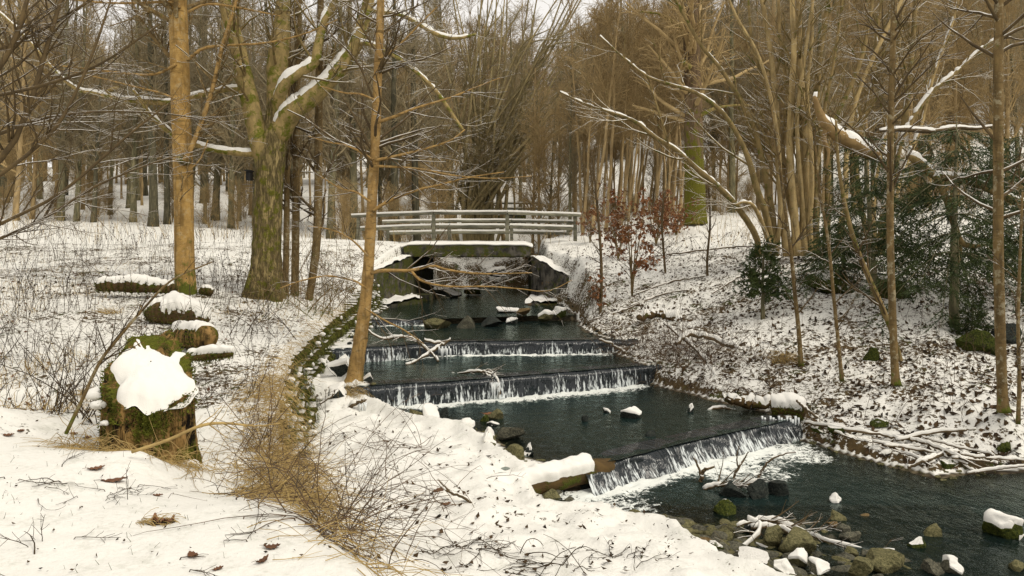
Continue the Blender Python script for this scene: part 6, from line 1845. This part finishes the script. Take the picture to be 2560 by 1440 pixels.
hang(420, [(2.0, 13.6, 0), (2.6, 12.6, 0), (3.1, 12.0, 0), (3.9, 11.0, 0)], .35, .9, 'cane', 'tangle of thin bare canes on the far bank above the middle weir', .35, dirv=(-.1, -.1, .4), rad=(.002, .0045))

hang(420, [(wall_x(y) + .05, y, 0) for y in (15.4, 13.5, 12, 10.5, 9.2, 8.2)], .10, .35, 'straw', 'thin fringe of straw along the top of the mossy wall', .9, dirv=(.8, -.3, 0))
# bramble bushes: single canes arching out of the snow
def bramble(px, py, d, n, L, label, mat='cane', seed=0, lean=(0, 0), rad=.0035, up=1.0, twg=3, name='bramble', cat='bramble', spread=.12, wig=.12, fall=-.10):
    global rng
    r = np.random.default_rng(seed)
    x0 = (px - 1280) / FOCAL * d
    b = np.array([x0, d, gz(x0, d)])
    t = thing(name, label, cat, b, 'bramble canes and bare shoots' )
    k = 9; p = np.zeros((n, k, 3))
    p[:, 0] = b + np.column_stack([r.normal(0, spread, n), r.normal(0, spread, n), np.full(n, -.03)])
    dr = unit(np.column_stack([r.normal(lean[0], .55, n), r.normal(lean[1], .45, n), np.full(n, up) * r.uniform(.5, 1.2, n)]))
    Ls = L * r.uniform(.45, 1.2, n)
    for j in range(1, k):
        dr = unit(dr + r.normal(size=(n, 3)) * wig + np.array([0, 0, fall]))
        p[:, j] = p[:, j - 1] + dr * (Ls / (k - 1))[:, None]
    p[:, 1:, 2] = np.maximum(p[:, 1:, 2], gz_many(p[:, 1:, 0].ravel(), p[:, 1:, 1].ravel())[0].reshape(n, k - 1) + .012)
    R = (rad * r.uniform(.7, 1.3, n))[:, None] * np.linspace(1, .4, k)[None]
    tag(obj('canes', Geo().add(*tubes(p, R, 4, False)), MT[mat], t), kind='stuff')
    keep = rng; rng = r
    a, b_ = grow(p, R, n * twg, .2, 1, L * .28, 45, 4, .02, .15, .7, .0016)
    rng = keep
    tag(obj('twigs', Geo().add(*tubes(a, b_, 3, False)), MT[mat], t), kind='stuff')
    return t
bramble(800, 1310, 4.3, 30, .95, 'large tangle of bramble canes at the brow of the near bank', seed=1, lean=(.25, .1), rad=.0034, up=.7, spread=.22)
bramble(860, 1250, 4.9, 22, 1.0, 'bramble canes arching over the low snowy bank', seed=2, lean=(.5, .1), rad=.003, up=.8)
bramble(700, 1190, 5.2, 18, .9, 'brambles mixed with straw on the bank below the stump', seed=3, lean=(.1, 0), rad=.003, up=.9, spread=.2)
bramble(640, 1080, 6.4, 14, 1.0, 'thin bare shoots beside the straw-covered wall end', seed=4, lean=(0, 0), up=1.5, fall=-.04)
bramble(960, 1370, 4.4, 14, .6, 'low bramble at the front of the snowy bank', seed=5, lean=(.2, 0), up=.6)
bramble(1240, 1400, 4.8, 14, .38, 'small dark weed lying flat in the front snow', seed=6, lean=(.2, 0), up=.3, mat='weed', fall=-.2)
bramble(1400, 1420, 4.7, 12, .38, 'flattened dark stems at the lowest edge of the snow', seed=7, lean=(.1, 0), up=.25, mat='weed', fall=-.2)
bramble(1010, 1110, 7.6, 14, .6, 'few thin bent canes on the low bank by the pool', seed=8, lean=(.3, 0), up=.7)
bramble(1100, 1280, 6.0, 16, .55, 'curly canes beside the forked stick under the log', seed=9, lean=(-.2, 0), up=.6)
bramble(1890, 1320, 5.9, 10, .3, 'thin twigs in the brush heap', seed=10, lean=(0, 0), up=.8, mat='weed')
bramble(130, 1010, 6.9, 15, 1.0, 'dark bare shoots at the edge of the near mound, furthest from the stump', 'weed', 11, (0, 0), .005, 1.8, 3, 'bare_shoots', 'shoots', .15, .08, -.03)
bramble(215, 1040, 6.6, 22, 1.0, 'dense dark bare shoots beside the big stump', 'weed', 12, (.05, 0), .005, 1.7, 3, 'bare_shoots', 'shoots', .16, .08, -.03)
bramble(300, 960, 7.4, 14, .9, 'bare shoots rising behind the big stump', 'weed', 13, (.1, 0), .0045, 1.6, 3, 'bare_shoots', 'shoots', .15, .1, -.03)
bramble(60, 880, 8.6, 18, .9, 'tall dry shoots in the meadow near the mound', 'weed', 14, (0, 0), .004, 1.6, 3, 'bare_shoots', 'shoots', .25, .08, -.04)
bramble(690, 760, 13.8, 16, 1.5, 'brushy shoots round the foot of the maple', 'sapling', 15, (.1, 0), .006, 1.6, 4, 'bare_shoots', 'shoots', .3, .1, -.03)
bramble(770, 775, 13.2, 26, 1.7, 'wide brush of thin shoots at the foot of the young trees by the wall', 'sapling', 16, (.25, 0), .006, 1.2, 5, 'bare_shoots', 'shoots', .35, .1, -.03)
bramble(850, 740, 14.5, 18, 1.8, 'brown brush leaning over the mossy wall', 'sapling', 17, (.05, -.1), .006, 1.2, 5, 'bare_shoots', 'shoots', .3, .1, -.02)
bramble(600, 950, 7.6, 12, .7, 'thin brambles behind the big stump by the wall', 'cane', 18, (.2, 0), .003, 1.0, 3)
bramble(1720, 900, 11.9, 26, .9, 'thicket of thin snowy canes above the end of the middle weir', 'cane', 19, (-.2, -.2), .0045, 1.0, 4, spread=.4)
bramble(1620, 850, 13.6, 18, .8, 'bare canes on the bank between the upper weirs', 'cane', 20, (0, 0), .0045, 1.2, 4, spread=.4)
bramble(1690, 640, 19.5, 22, 1.1, 'loose brush on the slope below the mossy old tree', 'weed', 22, (0, 0), .006, 1.5, 4, 'bare_shoots', 'shoots', .6, .1, -.03)
bramble(1850, 600, 21, 22, 1.1, 'loose brush between the mossy old tree and the hazel', 'straw', 23, (0, 0), .006, 1.6, 4, 'bare_shoots', 'shoots', .8, .1, -.03)
bramble(2380, 1010, 8.9, 8, .6, 'thin bent shoots on the far bank between the two saplings', 'cane', 24, (0, -.2), .0035, 1.0, 3, spread=.3)
bramble(420, 860, 9.5, 14, .8, 'dark bare shoots between the sawn log end and the big stump', 'weed', 27, (.1, 0), .0045, 1.5, 3, 'bare_shoots', 'shoots', .3, .1, -.03)
bramble(620, 820, 11.0, 18, .9, 'bare shoots on the meadow in front of the maple', 'weed', 28, (.1, 0), .005, 1.5, 3, 'bare_shoots', 'shoots', .5, .1, -.03)
bramble(240, 700, 14.0, 20, .9, 'dry shoots around the long dark mossy log', 'weed', 29, (0, 0), .006, 1.6, 3, 'bare_shoots', 'shoots', .8, .1, -.03)
bramble(1150, 1370, 5.0, 16, .45, 'bent stems half buried in the middle of the front snow', 'weed', 31, (.3, 0), .003, .35, 3, wig=.15, fall=-.2)
bramble(1560, 1400, 5.0, 12, .35, 'dark stems in the front snow near the gravel bar', 'weed', 32, (.1, 0), .003, .35, 3, wig=.15, fall=-.2)
bramble(780, 1090, 7.9, 16, .55, 'thin stems on the low bank under the mossy wall', 'cane', 33, (.1, 0), .003, .9, 3, spread=.4)
bramble(930, 1200, 6.5, 14, .5, 'few thin stems in the middle of the low snowy bank', 'cane', 34, (.1, 0), .003, .8, 3, spread=.4)
bramble(90, 1250, 4.5, 7, .4, 'dark dry stem with side twigs lying on the near mound', 'weed', 35, (.2, 0), .003, .4, 5, wig=.15, fall=-.12)
bramble(280, 1260, 4.5, 8, .38, 'dry flattened stem above the hollow of the mound', 'weed', 36, (.4, 0), .0028, .3, 5, wig=.15, fall=-.15)
bramble(560, 1400, 3.75, 5, .3, 'bent black stem at the front of the mound', 'weed', 37, (.2, 0), .0028, .5, 4, wig=.15, fall=-.12)
bramble(30, 1400, 3.6, 5, .4, 'long dark stem nearest the corner of the mound', 'weed', 38, (0, .3), .003, .5, 6, wig=.12, fall=-.12)
# two long shoots leaning across the meadow in front of the stump
tl = pxline([(165, 1084, 5), (205, 1000, 4.8), (250, 905, 4.4), (300, 840, 4), (365, 765, 3.2), (430, 700, 2.4), (530, 655, 1.4)], 5.3, 24)
t = thing('bare_shoot', 'single long grey shoot leaning up from the mound past the big stump', 'shoot', tl[0][0])
obj('cane', limb_geo([tl], 6), MT['sapling'], t)
A, B = stack_lines([tl]); tag(obj('twigs', twigs_from(A, B, [dict(m=12, t0=.3, t1=1, L=.3, ang=35, n=4, rmin=.002)]), MT['weed'], t), kind='stuff')
tl = pxline([(330, 1130, 4), (420, 1100, 4), (500, 1065, 4), (560, 1058, 3.4), (640, 1065, 2), (700, 1058, 1.2)], 5.05, 20)
t = thing('bare_shoot', 'pale bowed twig lying across the front of the big stump', 'shoot', tl[0][0])
obj('cane', limb_geo([tl], 6), MT['straw'], t)
A, B = stack_lines([tl]); tag(obj('twigs', twigs_from(A, B, [dict(m=10, t0=.3, t1=1, L=.25, ang=35, n=4, rmin=.002)]), MT['straw'], t), kind='stuff')

# overhanging boughs of a tree that stands just outside the view
tb = np.array([-8.3, 8.6, gz(-8.3, 8.6) - .1])
t = thing('overhanging_tree', 'tree at the side of the meadow whose dark boughs sweep in over the snow', 'tree', tb)
s = np.linspace(0, 1, 14); tt = np.column_stack([tb[0] + .3 * s, tb[1] + .2 * s, tb[2] + 9 * s]); rr = .17 * (1 - .8 * s)
obj('trunk', limb_geo([(tt, rr)], 14, .06, 3), MT['wood_grey'], t)
OB = [pxline(r, dd, 16) for r, dd in (
    ([(-420, 560, 14), (-200, 520, 9), (0, 400, 7), (70, 270, 6), (105, 160, 5.5), (140, 40, 5), (170, -60, 3)], 8.6),
    ([(-420, 420, 12), (-150, 300, 8), (-20, 190, 7), (40, 90, 6), (75, -30, 4)], 8.4),
    ([(-420, 620, 12), (-150, 520, 7), (10, 430, 5), (130, 330, 4.4), (190, 230, 3.8), (240, 110, 3), (280, -10, 2)], 8.2),
    ([(-420, 700, 10), (-200, 660, 6), (0, 560, 4.5), (140, 490, 4), (250, 400, 3.5), (330, 330, 3), (420, 260, 2)], 8.0),
    ([(-420, 760, 9), (-200, 680, 5.5), (0, 596, 4), (120, 540, 3.6), (230, 470, 3.2), (360, 415, 2.2), (470, 380, 1.4)], 7.8),
    ([(-420, 300, 9), (-150, 180, 7), (30, 110, 5), (130, 60, 4), (260, -20, 3)], 8.8),
    ([(-420, 480, 9), (-150, 400, 6), (60, 310, 4), (230, 280, 3), (420, 285, 2), (560, 310, 1.2)], 8.8),
    ([(-420, 350, 8), (-100, 260, 5), (100, 215, 4), (250, 160, 3), (400, 60, 2)], 8.3))]
for l_ in OB: obj('branch', limb_geo([l_], 7, .05), MT['twig'], t)
A, B = stack_lines(OB)
obj('crown', twigs_from(A[:, 2:], B[:, 2:], [dict(m=120, t0=.0, t1=1, L=1.0, ang=38, n=6, wig=.12, up=.02, rr=.6, rmin=.004), dict(m=420, t0=.1, t1=1, L=.5, ang=38, n=4, rmin=.003), dict(m=800, t0=.1, t1=1, L=.22, ang=38, n=3, rmin=.0025)]), MT['twig'], t)

# leaf litter showing through the snow across the stream
def leaves_on(m, win, dd, test, size, label, mat='litter'):
    x, y = in_px(m, *win, *dd, test)
    m = len(x); z = gz_many(x, y)[0]
    e = .04; zx = gz_many(x + e, y)[0]; zy = gz_many(x, y + e)[0]
    nrm = unit(np.stack([-(zx - z) / e, -(zy - z) / e, np.ones(m)], 1) + r_.normal(0, .45, (m, 3)))
    u = unit(np.cross(nrm, r_.normal(size=(m, 3)))); v = np.cross(nrm, u)
    s = size * r_.uniform(.5, 1.2, m)[:, None]; c = np.stack([x, y, z + .012], 1)
    cur = nrm * s * r_.uniform(.1, .6, (m, 1))
    V = np.stack([c - u * s + cur, c - v * s * .5, c + u * s + cur * .8, c + v * s * .55 + cur * .4, c], 1).reshape(-1, 3)
    k = np.arange(m)[:, None] * 5
    return tag(obj('leaf_litter', Geo().add(V, None, np.concatenate([k + np.array([[0, 1, 4]]), k + np.array([[1, 2, 4]]), k + np.array([[2, 3, 4]]), k + np.array([[3, 0, 4]])])), MT[mat]), label, None, None, 'stuff')
leaves_on(4800, (1380, 2600, 560, 1200), (7.6, 24), lambda x, y: x > 0, .05, 'dark leaf litter showing through the snow of the far bank')
leaves_on(420, (-40, 760, 640, 1050), (6.5, 20), left, .030, 'dead leaves caught in the meadow snow', 'leaf')
leaves_on(330, (700, 1700, 1000, 1440), (4.3, 10), lambda x, y: x > wall_x(y) + .2, .028, 'small leaf scraps on the low snowy bank')
leaves_on(90, (0, 1000, 1020, 1440), (3.3, 6), lambda x, y: x < wall_x(y), .012, 'small leaf scraps on the near mound')

# sparse grass blades in the near snow
x, y = in_px(260, 0, 900, 1050, 1440, 3.3, 6.2, lambda x, y: x < wall_x(y))
pat = vnoise(np.stack([x * 3, y * 3], 1), 3); k = pat > .5; x, y = x[k], y[k]
g, _, _ = stalks(x, y, r_.uniform(.02, .065, len(x)), .45, r_.uniform(.0012, .0022, len(x)), 0, 3, .15)
tag(obj('grass', g, MT['grass']), 'green grass blades pricking through the near snow', None, None, 'stuff')

# single dead leaves on the snow of the near mound
def dead_leaf(px, py, L, W, rot, curl, label, mat='leaf', lift=.0, fold=.12):
    d = ground_hit(px, py, 3.2, 8); x0 = (px - 1280) / FOCAL * d; z0 = gz(x0, d)
    L, W = L * d / FOCAL, W * d / FOCAL
    n, m = 12, 7
    u = np.linspace(0, 1, n); v = np.linspace(-1, 1, m)
    U, Vv = np.meshgrid(u, v, indexing='ij')
    wv = np.sin(np.pi * np.clip(U, .02, .98)) ** .75
    X = (U - .5) * L; Y = Vv * wv * W * .5
    Z = .4 * curl * L * (U - .5)**2 * 2 + fold * np.abs(Y) + .004 * np.sin(U * 25) * np.abs(Vv)
    c, s = np.cos(rot), np.sin(rot)
    V = np.stack([c * X - s * Y, s * X + c * Y, Z + lift], -1).reshape(-1, 3) + np.array([x0, d, z0 + .006])
    q = grid_quads(n, m)
    V2 = V - np.array([0, 0, .0022])
    k = n * m
    g = Geo().add(V, q).add(V2, q[:, ::-1])
    t = thing('dead_leaf', label, 'leaf', (x0, d, z0), 'dead leaves on the snow')
    obj('blade', g, MT[mat], t)
    st = np.array([[-.5 * L, 0], [-.62 * L, .02 * L], [-.75 * L, .06 * L]])
    Pst = np.column_stack([c * st[:, 0] - s * st[:, 1] + x0, s * st[:, 0] + c * st[:, 1] + d, np.full(3, z0 + .008 + lift) + .2 * curl * L])
    obj('stalk', Geo().add(*tubes(Pst[None], np.array([[.0015, .0013, .001]]), 4)), MT['cane'], t)
dead_leaf(240, 1174, 40, 26, .8, .6, 'brown curled leaf, upper one of the pair on the near mound')
dead_leaf(286, 1204, 60, 30, .5, .5, 'long dark brown leaf, lower one of the pair on the near mound')
dead_leaf(680, 1372, 40, 28, .3, .8, 'crumpled brown leaf above a narrow twisted one at the front of the mound')
dead_leaf(655, 1405, 46, 18, 1.2, .9, 'narrow twisted leaf just below the crumpled one at the front of the mound')
dead_leaf(482, 1392, 38, 24, 2.4, .8, 'three-cornered brown leaf in the front snow beside a thin stem')
dead_leaf(545, 1425, 30, 16, 1.0, .3, 'grey leaf at the lowest edge of the near snow')
dead_leaf(185, 1086, 24, 16, 2.6, .6, 'small brown leaf near the start of the long grey shoot', )
dead_leaf(218, 1096, 22, 22, 1.4, .6, 'small upright leaf next to the other at the mound crest')
dead_leaf(22, 1090, 26, 24, .2, .6, 'dark leaf by the mossy tuft at the mound edge')
dead_leaf(52, 1080, 18, 16, 2.2, .6, 'tiny dark leaf above the other at the mound edge')
dead_leaf(395, 1240, 26, 14, .1, .4, 'half-buried brown leaf above the hollow in the mound')
dead_leaf(1217, 1178, 26, 18, .5, .8, 'orange-brown leaf lying on the snowy log', 'russet', lift=.52)
dead_leaf(1095, 1230, 34, 26, 1.1, .8, 'brown leaf hanging on the forked stick below the log')
dead_leaf(1115, 1262, 26, 20, .3, .8, 'darker leaf at the foot of the forked stick below the log')
# hollow with grass and leaves melted into the mound
hx, hy, hd = 385, 1318, ground_hit(385, 1318)
hb = P(hx, hy, hd)
t = thing('grass_hollow', 'dark hollow of old grass and leaves melted into the snow of the near mound', 'grass hollow', hb)
V, T = rock_shape(555, 3, 4, .2)
obj('soil', Geo().add(V * np.array([.125, .075, .030]) + hb + np.array([0, .05, -.010]), None, T), MT['litter'], t)
n = 90; k = 5; p = np.zeros((n, k, 3)); p[:, 0] = hb + np.column_stack([r_.uniform(-.13, .06, n), r_.uniform(.02, .12, n), np.full(n, .01)])
dr = unit(np.column_stack([r_.uniform(.2, 1, n), r_.uniform(-.8, .1, n), r_.uniform(.1, .7, n)]))
for j in range(1, k):
    dr = unit(dr + np.array([0, 0, -.35])); p[:, j] = p[:, j - 1] + dr * r_.uniform(.015, .04, n)[:, None]
obj('grass', Geo().add(*tubes(p, np.full((n, k), .0016), 3, False)), MT['straw'], t).__setitem__('kind', 'stuff')
for (ax, ay, ro) in ((.02, .04, .5), (-.03, .07, 2.0), (.06, .05, 1.2)):
    u = np.linspace(-1, 1, 6); v = np.linspace(-1, 1, 5); U, W_ = np.meshgrid(u, v, indexing='ij')
    X = U * .035; Y = W_ * .022 * (1 - U**2 * .8); Z = .02 + .015 * U**2 + .01 * np.sin(U * 6 + ro)
    c, s = np.cos(ro), np.sin(ro)
    obj('leaf', Geo().add(np.stack([c * X - s * Y, s * X + c * Y, Z], -1).reshape(-1, 3) + hb + np.array([ax, ay, 0]), grid_quads(6, 5)), MT['leaf'], t)
